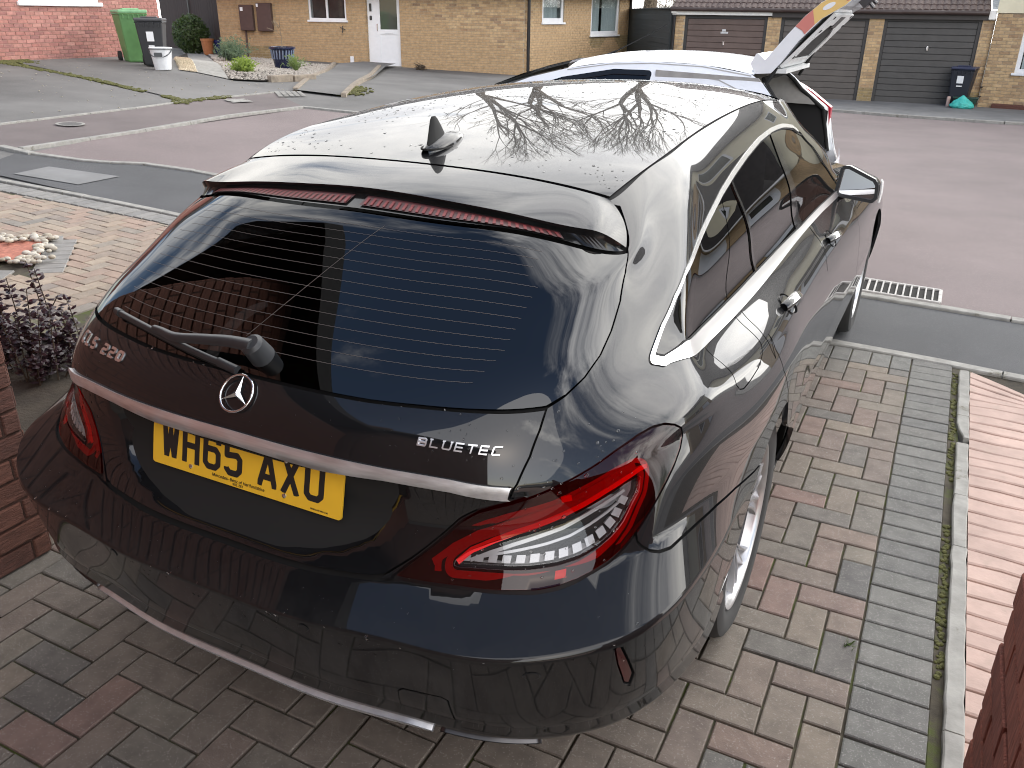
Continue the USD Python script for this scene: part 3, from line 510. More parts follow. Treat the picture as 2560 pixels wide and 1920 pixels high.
# the yellow brick bungalow across the road
H1 = thing('yellow_brick_house', 'yellow brick bungalow with white half-glazed door and brown meter boxes', 'house')
a17 = math.radians(17); B0 = np.array([-14.34, 19.87]); AB = Face(B0, (math.cos(a17), math.sin(a17)), (math.sin(a17), -math.cos(a17)))
cor = AB.p(3.84, 0)[:2]; a84 = math.radians(84); CF = Face(cor, (math.cos(a84), math.sin(a84)), (math.sin(a84), -math.cos(a84)))
hA = [(-1.03, .02, -.5, 2.3), (-2.86, -1.66, 1.40, 2.30)]; hC = [(1.0, 2.34, 1.42, 2.35), (4.16, 6.26, 1.02, 2.35)]
pcs = bricks(AB, -5.86, 3.84, -.575, 2.35, hA)+bricks(CF, 0, 7.06, -.575, 2.35, hC)
rec = Face(AB.p(-1.03, 0)[:2], -AB.n[:2], AB.d[:2]); pcs += bricks(rec, 0, .16, -.5, 2.3)
lay(pcs, lambda c: 'brick_yellow_stained' if (c[2] < .62 and c[0] < -18.2 and c[2] < .62) or (meshkit.noise(c*.9) > .66 and c[2] < 1.0 and c[0] > -10.9) else 'brick_yellow', H1)
mb = MB()
for f_, s0, s1, hh in ((AB, -5.86, 3.84, hA), (CF, 0, 7.06, hC)):
    xs = sorted({s0, s1, *[x for h in hh for x in h[:2]]}); zs = sorted({-1.2, 2.4, *[x for h in hh for x in h[2:] if -1.2 < x < 2.4]})
    for a, b in zip(xs[:-1], xs[1:]):
        for c, d in zip(zs[:-1], zs[1:]):
            if not any(h[0]-1e-6 <= a and b <= h[1]+1e-6 and h[2]-1e-6 <= c and d <= h[3]+1e-6 for h in hh): f_.box(mb, a, b, c, d, -.1, 0)
f_ = rec; f_.box(mb, 0, .16, -1.2, 2.35, -.05, 0); mb.build('wall', 'mortar_pale', H1)
# roof: hipped, eaves over the walls
def roofquad(p): m = MB(); m.add(p, [[0, 1, 2, 3]]); return m
E0, E1, E2 = AB.p(-6.3, 2.38, .45), AB.p(4.3, 2.38, .45), CF.p(7.5, 2.38, .45); R0_, R1_, R2_ = AB.p(-6.3, 4.2, -3.6), AB.p(.6, 4.2, -3.6), CF.p(7.5, 4.2, -3.6)
for p in ((E0, E1, R1_, R0_), (E1, E2, R2_, R1_)): roofquad(p).build('roof', 'tile_dark', H1)
mb = MB()
for a, b in ((E0, E1), (E1, E2)): mb.add([a, b, b-[0, 0, .18], a-[0, 0, .18]], [[0, 3, 2, 1]])
mb.build('fascia', 'white_paint', H1); mb = MB()
AB.box(mb, -6.3, 4.2, 2.36, 2.37, -.05, .44); CF.box(mb, -.4, 7.5, 2.36, 2.37, -.05, .44); mb.build('soffit', 'white_paint', H1)
window(AB, H1, -2.86, -1.66, 1.40, 2.30, [-2.86, -2.28, -1.66], curtain=None)
AB.bb('meter_box', 'meter_brown', H1, -5.08, -4.64, 1.06, 1.80, .0, .16, r=.02); AB.bb('meter_box', 'meter_brown', H1, -4.51, -4.03, 1.05, 1.86, .0, .16, r=.02)
AB.b('meter_sticker', 'paper_white', H1, -5.03, -4.94, 1.62, 1.73, .16, .163); AB.b('meter_sticker', 'paper_white', H1, -4.49, -4.43, 1.74, 1.83, .16, .163)
MB().bar(AB.p(-4.96, 1.06, .04), AB.p(-4.99, .1, .04), .028).build('conduit', 'meter_brown', H1, smooth=40)
AB.bb('air_vent', 'upvc', H1, -1.60, -1.49, .13, .38, .0, .06, r=.01)
MB().bar(AB.p(-1.78, 1.24, .06), AB.p(-1.79, 1.04, .08), .012).bar(AB.p(-1.86, 1.2, .05), AB.p(-1.70, 1.14, .06), .012).build('garden_tap', 'frame_dark', H1, smooth=40)
AB.b('side_panel', 'upvc', H1, -1.03, -.76, .08, 2.3, -.17, -.10)
for c, d in ((1.66, 1.88), (1.42, 1.54)): AB.bb('entry_keypad', 'frame_dark', H1, -.95, -.88, c, d, -.10, -.07, r=.01)
dr = thing('front_door', parent=H1)
mb = MB()
for a, b, c, d in ((-.76, -.63, .12, 2.3), (-.09, .0, .12, 2.3), (-.63, -.09, .12, .24), (-.63, -.09, 1.02, 1.16), (-.63, -.09, 2.1, 2.3)): AB.box(mb, a, b, c, d, -.16, -.10)
mb.build('door_frame', 'upvc', dr); AB.b('door_panel', 'upvc', dr, -.63, -.09, .24, 1.02, -.15, -.118); AB.b('door_glass', 'obscure_glass', dr, -.63, -.09, 1.16, 2.1, -.15, -.12)
AB.bb('letter_box', 'upvc', dr, -.50, -.22, 1.045, 1.125, -.10, -.085, r=.008); AB.bb('door_handle', 'chrome', dr, -.735, -.70, 1.12, 1.32, -.10, -.07, r=.008); AB.b('threshold', 'kerb_stone', H1, -1.06, .05, -.1, .115, -.2, .10)
for f_, x0, x1, z0 in ((CF, 1.0, 2.34, 1.42),): window(f_, H1, x0, x1, z0, 2.35, [x0, x1], fw=.12, curtain=[(x0+.05, x1-.25, 'curtain')])
window(CF, H1, 4.16, 6.26, 1.02, 2.35, [4.16, 6.26], fw=.12, curtain=[(4.25, 4.95, 'curtain'), (5.1, 6.2, 'curtain')])
MB().bar(CF.p(.10, 2.5, .09), CF.p(.10, .06, .09), .048, n=12).bar(CF.p(.10, .06, .09), CF.p(.10, -.0, .2), .05, n=12).build('drainpipe', 'pipe_black', H1, smooth=40); CF.bb('gully_block', 'kerb_stone', H1, -.1, .32, -.3, -.05, 0, .3, r=.02)
MB().bar(CF.p(7.06, 2.5, .05), CF.p(7.06, -.4, .05), .05, n=10).build('drainpipe', 'pipe_black', H1, smooth=40)
# garages
H2 = thing('garage_block', 'row of three brown and black garage doors under a brown tiled roof', 'garage'); a4 = math.radians(4); GF = Face((-3.19, 21.46), (math.cos(a4), math.sin(a4)), (math.sin(a4), -math.cos(a4)))
piers = [(-3.02, -2.72), (-.52, -.17), (1.99, 2.35), (4.56, 4.84)]; pcs = []
for a, b in piers: pcs += bricks(GF, a, b, -.45, 1.68, start=.04)
lay(pcs, lambda c: 'brick_yellow_stained' if c[2] < -.02 else 'brick_yellow', H2)
for a, b in piers: GF.b('pier', 'mortar_pale', H2, a, b, -.9, 1.7, -.3, 0)
for k, (a, b, m) in enumerate(((-2.72, -.52, 'garage_brown'), (-.17, 1.99, 'garage_dark'), (2.35, 4.56, 'garage_black'))):
    mb = MB(); GF.box(mb, a, a+.075, -.4, 1.68, -.10, -.03); GF.box(mb, b-.075, b, -.4, 1.68, -.10, -.03); GF.box(mb, a+.075, b-.075, 1.60, 1.68, -.10, -.03); g = thing('garage_door', parent=H2); mb.build('door_frame', 'frame_dark', g)
    zs = np.linspace(-.34, 1.60, 14)
    for c, d in zip(zs[:-1], zs[1:]): GF.bb('slat', m, g, a+.078, b-.078, c+.003, d-.003, -.12, -.055+rng.uniform(-.001, .001), r=.009)
    GF.bb('handle', 'chrome', g, (a+b)/2-.03, (a+b)/2+.02, .93, 1.05, -.055, -.02, r=.012)
    GF.b('door_back', 'rubber', g, a+.07, b-.07, -.5, 1.62, -.16, -.125)
gs = GF.b('number_sign', 'paper_white', H2, -1.69, -1.60, 1.285, 1.34, -.05, -.046); GF.b('number_sign', 'paper_white', H2, -1.73, -1.53, 1.235, 1.275, -.05, -.046)
lt = lambda s_, z_, o_: frame(GF.p(s_, z_, o_), GF.d, [0, 0, 1.], GF.n)
flat_text('22', .04, lt(-1.645, 1.293, -.0455), 'plate_black', H2, 'sign_text', .0006); flat_text('NO PARKING', .022, lt(-1.63, 1.245, -.0455), 'plate_black', H2, 'sign_text', .0006)
GF.b('fascia', 'white_paint', H2, -3.06, -.41, 1.69, 1.80, .02, .10); GF.b('fascia', 'fascia_dark', H2, -.41, 4.70, 1.655, 1.80, .0, .08); GF.b('lintel', 'fascia_dark', H2, -3.06, 4.7, 1.66, 1.86, -.2, .0)
MB().tube([GF.p(x, 1.83-.002*(x+3), .15) for x in np.linspace(-3.1, 4.65, 9)], .055, n=12).build('gutter', 'gutter_brown', H2, smooth=40)
GF.bb('barge_end', 'white_paint', H2, 4.66, 4.82, 1.66, 1.87, -.02, .12, r=.02)
MB().bar(GF.p(-3.0, 1.8, .06), GF.p(-3.0, -.3, .06), .04, n=10).build('drainpipe', 'pipe_black', H2, smooth=40); GF.bb('hopper', 'white_paint', H2, -3.09, -2.94, 1.72, 1.82, .0, .14, r=.015)
# tiles
tiles = []; pitch = math.radians(26); up = np.array([0, 0, 1.])*math.sin(pitch)-GF.n*math.cos(pitch); nr = np.array([0, 0, 1.])*math.cos(pitch)+GF.n*math.sin(pitch)
for r in range(13):
    for k in range(26):
        a0 = -3.08+k*.298+(0); o = GF.p(a0, 1.855, .13)+up*(r*.27); x = np.linspace(0, .298, 9); h = .022+.024*np.abs(np.sin(np.pi*x/.149))**.8; lift = rng.uniform(0, .005)
        V = np.vstack([o+x[:, None]*GF.d+(h+lift)[:, None]*nr, o+x[:, None]*GF.d+(h-.03)[:, None]*nr, o+x[:, None]*GF.d+(h-.016)[:, None]*nr+up*.33]); i = np.arange(8); tiles.append((V, np.vstack([np.stack([i, i+1, i+10, i+9], 1)[:, ::-1], np.stack([i, i+1, i+19, i+18], 1)])))
lay(tiles, 'tile_brown', H2, limit=300, name='roof_tile', rest='roof_tiles')
rp_ = GF.p(4.70, 1.86, .13); mb = MB(); mb.add([rp_+nr*.03, rp_+GF.d*.26+nr*.05, rp_+GF.d*.26+up*3.6+nr*.05, rp_+up*3.6+nr*.03], [[0, 1, 2, 3]]); mb.build('roof_flashing', 'lead_grey', H2)
q0, q1 = GF.p(-3.1, 1.80, .0), GF.p(4.7, 1.80, .0); MB().add([q0, q1, q1+up*3.7, q0+up*3.7], [[0, 1, 2, 3]]).build('roof_deck', 'tile_dark', H2)
# cream rendered house to the right of the garages, running on out of frame
H3 = thing('cream_rendered_house', 'cream rendered house above yellow brick, right of the garages', 'house'); RF = Face(GF.p(4.84, 0, .12)[:2], (math.cos(math.radians(-14)), math.sin(math.radians(-14))), (math.sin(math.radians(-14)), -math.cos(math.radians(-14))))
hR = [(.64, 2.2, .50, 1.55), (4.2, 5.2, -.5, 1.75), (6.4, 8.0, -.5, 1.7)]
pcs = bricks(RF, 0, 9.6, -.6, 1.80, hR); sideF = Face(RF.p(0, 0)[:2], -RF.n[:2]*-1, -RF.d[:2]); sideF = Face(RF.p(0, 0)[:2], -RF.n[:2], -RF.d[:2]); pcs += bricks(sideF, 0, .3, -.6, 1.80); lay(pcs, 'brick_yellow', H3)
mb = MB(); xs = sorted({0, 9.6, *[x for h in hR for x in h[:2]]}); zs = sorted({-1.2, 1.82, *[x for h in hR for x in h[2:] if x > -.5], -.5})
for a, b in zip(xs[:-1], xs[1:]):
    for c, d in zip(zs[:-1], zs[1:]):
        if not any(h[0]-1e-6 <= a and b <= h[1]+1e-6 and h[2]-1e-6 <= c and d <= h[3]+1e-6 for h in hR): RF.box(mb, a, b, c, d, -.1, 0)
sideF.box(mb, 0, .3, -1.2, 1.82, -.05, 0); mb.build('wall', 'mortar_pale', H3)
RF.b('rendered_wall', 'render_cream', H3, -.02, 9.62, 1.82, 4.7, -6, .03); 
window(RF, H3, .64, 2.2, .50, 1.55, [.64, 1.4, 2.2], fw=.09, curtain=[(.75, 1.3, 'curtain')])
RF.b('garage_door', 'upvc', H3, 6.4, 8.0, -.5, 1.7, -.12, -.05); RF.b('front_door', 'upvc', H3, 4.2, 5.2, -.5, 1.75, -.12, -.05); RF.b('door_glass', 'obscure_glass', H3, 4.4, 4.95, .7, 1.5, -.05, -.04)
for x in (1.0, 4.4, 7.2): RF.b('upper_window', 'upvc', H3, x, x+1.3, 2.9, 4.0, .03, .06); RF.b('upper_glass', 'obscure_glass', H3, x+.08, x+1.22, 2.98, 3.92, .06, .065)
MB().add([RF.p(3.6, 2.0, 1.2), RF.p(9.0, 2.0, 1.2), RF.p(9.0, 2.75, .03), RF.p(3.6, 2.75, .03)], [[0, 1, 2, 3]]).build('porch_roof', 'tile_dark', H3); RF.b('porch_fascia', 'white_paint', H3, 3.6, 9.0, 1.88, 2.0, 1.12, 1.22)
mb = MB(); mb.add([RF.p(-.4, 4.65, .5), RF.p(10, 4.65, .5), RF.p(10, 7, -3), RF.p(-.4, 7, -3)], [[0, 1, 2, 3]]); mb.add([RF.p(-.4, 4.65, .5), RF.p(-.4, 7, -3), RF.p(-.4, 4.65, -6.5)], [[0, 1, 2]]); mb.add([RF.p(-.4, 4.65, -6.5), RF.p(10, 4.65, -6.5), RF.p(10, 7, -3), RF.p(-.4, 7, -3)], [[0, 1, 2, 3]]); mb.build('roof', 'tile_dark', H3); RF.b('eaves', 'fascia_dark', H3, -.4, 10, 4.5, 4.66, .0, .48)
RF.bb('plinth_wall', 'brick_rustic', H3, .34, 9.0, -.7, -.22, .02, .16, r=.02)
for z_ in (.12, -.1): MB().bar(RF.p(.02, z_+.02, -.18), RF.p(.02, z_+.02, .12), .02, n=8).build('hose_hook', 'pipe_black', H3)
# second house further right, seen only in the car's flank
H4 = thing('far_right_house', 'pale rendered house beside the turning area, mirrored in the car flank', 'house'); QF = Face((13.5, 17.5), (.45, -.893), (-.893, -.45)); QF.b('brick_wall', 'brick_yellow', H4, 0, 9, -1, 2.0, -6, 0); QF.b('rendered_wall', 'render_cream', H4, 0, 9, 2.0, 4.8, -6, .02)
MB().add([QF.p(-.4, 4.75, .5), QF.p(9.4, 4.75, .5), QF.p(9.4, 7, -3), QF.p(-.4, 7, -3)], [[0, 1, 2, 3]]).build('roof', 'tile_dark', H4); QF.b('garage_door', 'upvc', H4, 1, 3.4, -.6, 1.6, 0, .04); QF.b('window', 'upvc', H4, 4.6, 6.2, .5, 1.6, 0, .04); QF.b('window_glass', 'obscure_glass', H4, 4.7, 6.1, .6, 1.5, .04, .045); QF.b('eaves', 'fascia_dark', H4, -.4, 9.4, 4.6, 4.76, .0, .48)
# the red brick house at the left
H5 = thing('pink_brick_house', 'pinkish red brick house with white window sill behind the green bin', 'house'); a97 = math.radians(97); PF = Face((-15.89, 8.06), (math.cos(a97), math.sin(a97)), (math.sin(a97), -math.cos(a97)))
hP = [(.72, 2.84, 1.76, 3.0)]
pcs = bricks(PF, -3.0, 4.66, .3, 2.70, hP); lay(pcs, 'brick_pink', H5)
mb = MB()
for a, b, c, d in ((-3, .72, -.2, 3), (.72, 2.84, -.2, 1.76), (2.84, 4.66, -.2, 3)): PF.box(mb, a, b, c, d, -.15, 0)
mb.build('wall', 'mortar_red', H5); window(PF, H5, .72, 2.84, 1.76, 2.9, [.72, 1.8, 2.84], sill=.08, curtain=None); PF.b('upper_wall', 'brick_pink', H5, -3, 4.66, 3.0, 4.8, -6, 0); MB().add([PF.p(-3.3, 4.7, .4), PF.p(5, 4.7, .4), PF.p(5, 6.6, -3), PF.p(-3.3, 6.6, -3)], [[0, 1, 2, 3]]).build('roof', 'tile_dark', H5)
PF.b('end_wall', 'brick_pink', H5, 4.5, 4.64, -.2, 3.0, -6, -.15)
# dark boarded gate between the two houses, green fence beside the garages
gt = thing('brown_gate', 'tall dark brown boarded gate between the two houses', 'gate'); GA, GB = np.array([-30.2, 25.2]), np.array([-20.0, 18.7]); gd = GB-GA; gl = np.linalg.norm(gd); gn = np.array([gd[1], -gd[0]]); GT = Face(GA, gd, gn)
n = 66
for k in range(n): GT.bb('board', 'timber_brown', gt, gl*k/n+.004, gl*(k+1)/n-.004, -.1, 3.2, -.02, .004+rng.uniform(-.003, .003), r=.004)
GT.b('rail', 'timber_brown', gt, 0, gl, 2.2, 2.32, -.07, -.025); GT.bb('gate_post', 'frame_dark', gt, gl*.50, gl*.515, -.1, 3.3, -.02, .06, r=.01); GT.bb('gate_post', 'timber_brown', gt, gl-.10, gl-.01, -.1, 3.3, -.02, .07, r=.01)
fe = thing('green_fence', 'dark green horizontal board fence between the bungalow and the garages', 'fence'); FA_ = CF.p(7.1, 0)[:2]; FB_ = GF.p(-3.08, 0)[:2]; fd = FB_-FA_; fl_ = np.linalg.norm(fd); FF = Face(FA_, fd, (fd[1], -fd[0]))
for k in range(15): FF.bb('board', 'timber_green', fe, .03, fl_-.03, -.45+k*.152, -.45+k*.152+.158, -.02+.004*(k % 2), .004+.006*(k % 2)+rng.uniform(0, .004), r=.004)
FF.b('capping', 'timber_green', fe, 0, fl_, 1.83, 1.87, -.04, .05)
for a in (.02, fl_-.08): FF.bb('fence_post', 'timber_green', fe, a, a+.07, -.6, 1.9, -.03, .03, r=.01)
# the near brick building on the left with its pent roof, and the pier on the right
H6 = thing('near_brick_building', 'dark red rustic brick corner building close on the left of the car', 'building'); LF = Face((-1.24, -1.8), (0, -1), (1, 0)); FF2 = Face((-1.24, -1.8), (-1, 0), (0, 1))
lay(bricks(LF, 0, 3.6, .0, 2.55, jitter=.003, start=.06)+bricks(FF2, 0, 5.0, .0, 2.55, jitter=.003), 'brick_rustic', H6); mb = MB(); LF.box(mb, 0, 3.6, -.1, 2.6, -.2, 0); FF2.box(mb, .2, 5, -.1, 2.6, -.2, 0); mb.build('wall', 'mortar_brown', H6)
e0_, e1_ = np.array([-1.02, -1.5, 2.55]), np.array([-6.6, -1.5, 2.55]); r0_, r1_ = np.array([-1.02, -6.2, 4.2]), np.array([-6.6, -6.2, 4.2]); MB().add([e0_, e1_, r1_, r0_], [[0, 3, 2, 1]]).build('roof', 'tile_dark', H6); MB().add([e0_, r0_, r0_-[0, 0, .16], e0_-[0, 0, .16]], [[0, 1, 2, 3]]).add([e0_, e1_, e1_-[0, 0, .16], e0_-[0, 0, .16]], [[0, 1, 2, 3]]).build('barge_board', 'soffit_black', H6); MB().add([e0_-[0, 0, .05], e1_-[0, 0, .05], r1_-[0, 0, .05], r0_-[0, 0, .05]], [[0, 1, 2, 3]]).build('soffit', 'soffit_black', H6)
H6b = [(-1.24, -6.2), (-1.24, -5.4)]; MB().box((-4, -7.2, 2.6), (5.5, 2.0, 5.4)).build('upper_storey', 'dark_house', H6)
H7 = thing('brick_pier', 'orange red brick pier close to the camera beside the printed path', 'pier'); PX, PY = 1.447, -1.775
SF = Face((PX, PY), (0, -1), (-1, 0)); FB3 = Face((PX, PY), (1, 0), (0, 1))
lay(bricks(SF, 0, .66, .0, 1.05, jitter=.003, proud=.006)+bricks(FB3, 0, .33, 0, 1.05, jitter=.003, proud=.006), 'brick_rustic_drag', H7); mb = MB(); SF.box(mb, .0, .66, -.05, 1.05, -.33, 0); mb.build('core', 'mortar_brown', H7)
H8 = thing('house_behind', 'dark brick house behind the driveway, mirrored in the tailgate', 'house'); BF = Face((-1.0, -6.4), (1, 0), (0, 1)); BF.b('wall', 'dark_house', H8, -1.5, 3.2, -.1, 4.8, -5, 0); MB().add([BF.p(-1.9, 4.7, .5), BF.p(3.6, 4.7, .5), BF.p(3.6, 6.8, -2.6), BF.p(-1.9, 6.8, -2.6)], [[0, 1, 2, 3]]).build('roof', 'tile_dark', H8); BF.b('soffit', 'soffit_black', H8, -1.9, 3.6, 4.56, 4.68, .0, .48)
# ---- the estate car's skin: a spline surface through rings (rows, ground to roof) and columns (tail centre, corner, side, nose centre); right half, mirrored
from scipy.interpolate import CubicSpline
CU = np.array([0,.25,.45,.63,.80,.98,1.33,1.70,2.28,2.98,3.68,4.55,5.1,5.5,5.9,6.3])
CV = np.array([0,.12,.27,.42,.50,.60,.70,.80,.86,1.02,1.18,1.34,1.45])
RINGS = [
 [(0,-2.03,.24),(.25,-2.02,.24),(.45,-1.99,.25),(.60,-1.93,.26),(.73,-1.82,.27),(.80,-1.68,.27),(.84,-1.45,.27),(.84,-1.08,.25),(.83,-.5,.20),(.83,.2,.20),(.83,.9,.20),(.83,1.79,.24),(.80,2.3,.22),(.64,2.48,.2),(.34,2.58,.2),(0,2.6,.2)],
 [(0,-2.145,.325),(.25,-2.14,.325),(.45,-2.115,.33),(.64,-2.08,.345),(.805,-1.955,.355),(.88,-1.74,.34),(.885,-1.45,.315),(.89,-1.08,.31),(.875,-.5,.28),(.87,.2,.28),(.875,.9,.28),(.885,1.79,.3),(.86,2.3,.3),(.70,2.55,.3),(.36,2.66,.3),(0,2.69,.3)],
 [(0,-2.215,.47),(.25,-2.208,.47),(.45,-2.18,.47),(.66,-2.14,.475),(.84,-1.995,.48),(.908,-1.77,.475),(.915,-1.45,.46),(.928,-1.08,.46),(.912,-.5,.42),(.905,.2,.42),(.91,.9,.42),(.918,1.79,.44),(.89,2.3,.44),(.73,2.58,.44),(.38,2.69,.44),(0,2.72,.44)],
 [(0,-2.25,.60),(.25,-2.243,.60),(.45,-2.215,.602),(.66,-2.172,.61),(.848,-2.025,.635),(.915,-1.80,.648),(.922,-1.45,.625),(.938,-1.08,.61),(.925,-.5,.57),(.917,.2,.565),(.922,.9,.57),(.93,1.79,.58),(.90,2.3,.57),(.74,2.59,.57),(.39,2.70,.57),(0,2.73,.57)],
 [(0,-2.185,.652),(.25,-2.175,.655),(.45,-2.13,.672),(.635,-2.06,.682),(.785,-1.93,.71),(.855,-1.775,.735),(.910,-1.45,.74),(.929,-1.08,.745),(.917,-.5,.70),(.908,.2,.69),(.912,.9,.695),(.918,1.79,.70),(.89,2.3,.67),(.73,2.58,.65),(.39,2.69,.65),(0,2.72,.65)],
 [(0,-2.093,.755),(.25,-2.09,.757),(.45,-2.072,.765),(.622,-2.01,.78),(.765,-1.885,.80),(.84,-1.745,.825),(.893,-1.45,.825),(.917,-1.08,.825),(.904,-.5,.785),(.895,.2,.775),(.898,.9,.78),(.905,1.79,.78),(.87,2.3,.74),(.70,2.57,.70),(.37,2.67,.69),(0,2.7,.69)],
 [(0,-2.112,.872),(.25,-2.105,.872),(.45,-2.073,.871),(.61,-2.012,.868),(.745,-1.87,.88),(.82,-1.715,.895),(.865,-1.45,.89),(.888,-1.08,.88),(.876,-.5,.855),(.868,.2,.845),(.87,.9,.845),(.875,1.79,.84),(.84,2.3,.80),(.66,2.54,.75),(.34,2.64,.73),(0,2.67,.73)],
 [(0,-2.075,.952),(.25,-2.067,.952),(.45,-2.033,.950),(.607,-1.968,.943),(.73,-1.815,.945),(.80,-1.67,.95),(.83,-1.45,.938),(.843,-1.08,.925),(.828,-.5,.905),(.822,.2,.9),(.825,.9,.9),(.79,1.6,.93),(.62,1.9,.93),(.43,2.05,.93),(.22,2.1,.93),(0,2.12,.93)],
 [(0,-2.032,.992),(.25,-2.022,.992),(.45,-1.985,.994),(.610,-1.905,.997),(.708,-1.755,.995),(.765,-1.60,.992),(.785,-1.45,.975),(.785,-1.08,.955),(.775,-.5,.943),(.772,.2,.943),(.785,.9,.95),(.70,1.30,.98),(.52,1.43,.99),(.36,1.49,.995),(.19,1.52,1),(0,1.53,1)],
 [(0,-1.892,1.09),(.25,-1.883,1.09),(.45,-1.848,1.088),(.606,-1.768,1.084),(.680,-1.60,1.088),(.717,-1.47,1.09),(.725,-1.3,1.088),(.725,-1.0,1.085),(.722,-.47,1.083),(.722,.18,1.08),(.728,.72,1.07),(.66,1.06,1.095),(.49,1.2,1.11),(.34,1.26,1.12),(.18,1.29,1.125),(0,1.30,1.125)],
 [(0,-1.748,1.185),(.25,-1.74,1.184),(.45,-1.705,1.178),(.605,-1.625,1.163),(.648,-1.45,1.180),(.672,-1.31,1.192),(.672,-1.16,1.197),(.668,-.92,1.2),(.664,-.44,1.205),(.662,.15,1.203),(.662,.54,1.18),(.61,.84,1.21),(.46,.97,1.23),(.31,1.03,1.24),(.17,1.055,1.245),(0,1.06,1.245)],
 [(0,-1.615,1.262),(.25,-1.607,1.259),(.45,-1.573,1.247),(.600,-1.495,1.220),(.605,-1.36,1.262),(.617,-1.20,1.288),(.615,-1.03,1.305),(.608,-.85,1.317),(.602,-.41,1.331),(.600,.11,1.327),(.598,.45,1.295),(.56,.68,1.295),(.43,.79,1.315),(.29,.84,1.325),(.16,.86,1.33),(0,.865,1.33)],
 [(0,-1.47,1.305),(.25,-1.465,1.302),(.45,-1.445,1.292),(.532,-1.415,1.290),(.552,-1.27,1.325),(.560,-1.13,1.344),(.558,-.96,1.359),(.555,-.79,1.372),(.553,-.39,1.39),(.552,.08,1.388),(.55,.42,1.362),(.52,.64,1.355),(.40,.71,1.375),(.27,.74,1.386),(.15,.755,1.391),(0,.76,1.392)],
]
CREASE = [0,3,4,6,12]
def _net():
    R=np.array(RINGS,float)                                   # 13,16,3
    L=R[:,:0:-1]*np.array([-1,1,1])
    return np.concatenate([L,R],1)                             # 13,31,3
NET=_net(); NU=np.concatenate([-CU[:0:-1],CU])
_A=CubicSpline(NU,np.eye(len(NU)),bc_type='natural'); _A1=_A.derivative()
_SEG=[(a,b,CubicSpline(CV[a:b+1],np.eye(b-a+1),bc_type='natural')) for a,b in zip(CREASE[:-1],CREASE[1:])]
def _B(v,der):
    v=np.asarray(v,float); out=np.zeros((len(v),len(CV)))
    for a,b,s in _SEG:
        m=(v>=CV[a])&((v<CV[b])|(b==CREASE[-1])) if a else (v<CV[b])
        if m.any(): out[m,a:b+1]=s(v[m],der)
    return out
def surf(u,v,normal=False):
    u=np.asarray(u,float); v=np.asarray(v,float)
    a,b=_A(u),_B(v,0); p=np.einsum('ni,nj,jik->nk',a,b,NET)
    if not normal: return p
    du=np.einsum('ni,nj,jik->nk',_A1(u),b,NET); dv=np.einsum('ni,nj,jik->nk',a,_B(v,1),NET)
    n=np.cross(du,dv); n/=np.linalg.norm(n,axis=1)[:,None]+1e-12
    return p,n
def roof_z(x,y):
    zc=ROOFC(y); xe=ROOFX(y); ze=ROOFE(y)
    t=np.abs(x)/xe
    return zc-(zc-ze)*(0.55*t**2+0.45*t**4)
_e=NET[-1,15:]                                                 # the roof edge, right half
_ys=_e[3:11,1]
ROOFE=CubicSpline(_ys,_e[3:11,2]); ROOFX=CubicSpline(_ys,_e[3:11,0])
ROOFC=CubicSpline([-1.62,-1.415,-1.25,-1.0,-.5,-.1,.3,.6,.85],[1.29,1.325,1.352,1.386,1.422,1.43,1.421,1.402,1.37])
# ---- outlines of the panels on the skin (metres along the rings, metres up the rings)
LIGHT = [(0.402,0.514),(0.43,0.543),(0.459,0.571),(0.489,0.601),(0.514,0.627),(0.545,0.646),(0.577,0.657),(0.607,0.665),(0.642,0.676),(0.68,0.69),(0.718,0.706),(0.754,0.725),(0.792,0.748),(0.839,0.766),(0.878,0.772),(0.92,0.766),(0.958,0.75),(0.987,0.727),(0.994,0.698),(0.981,0.668),(0.955,0.638),(0.927,0.613),(0.893,0.586),(0.863,0.564),(0.834,0.542),(0.805,0.524),(0.776,0.512),(0.75,0.505),(0.721,0.499),(0.692,0.496),(0.658,0.496),(0.623,0.499),(0.575,0.502),(0.524,0.506),(0.47,0.508),(0.428,0.511)]
LENS = [(0.515,0.546),(0.536,0.563),(0.571,0.576),(0.611,0.587),(0.653,0.596),(0.696,0.605),(0.734,0.619),(0.776,0.634),(0.816,0.648),(0.844,0.652),(0.837,0.626),(0.82,0.607),(0.8,0.579),(0.779,0.562),(0.753,0.549),(0.723,0.54),(0.687,0.537),(0.64,0.538),(0.592,0.542),(0.553,0.545)]
GUIDE = [(0.513,0.547),(0.535,0.568),(0.576,0.585),(0.611,0.596),(0.653,0.606),(0.697,0.619),(0.735,0.632),(0.777,0.648),(0.818,0.66),(0.857,0.669),(0.877,0.669)]
GUIDE2 = [(0.466,0.546),(0.501,0.575),(0.545,0.598),(0.603,0.614),(0.661,0.629),(0.711,0.645),(0.751,0.661),(0.795,0.676),(0.848,0.688)]
SHUT = [(0.647,1.302),(0.696,1.182),(0.716,1.091),(0.719,1.013),(0.713,0.949),(0.692,0.901),(0.662,0.87),(0.634,0.854),(0.639,0.82),(0.638,0.776),(0.624,0.715),(0.608,0.679)]
SHUTTOP = [(0.612,1.446),(0.658,1.422),(0.651,1.37),(0.648,1.304)]
GLASSBOT = [(0.182,0.848),(0.29,0.848),(0.389,0.851),(0.483,0.852),(0.575,0.853),(0.631,0.855)]
BSEAM = [(0.838,0.525),(0.85,0.512),(0.869,0.497),(0.892,0.488),(0.925,0.482)]
BSEAM2 = [(0.96,0.482),(1.036,0.48),(1.137,0.476),(1.258,0.467),(1.348,0.456),(1.426,0.446)]
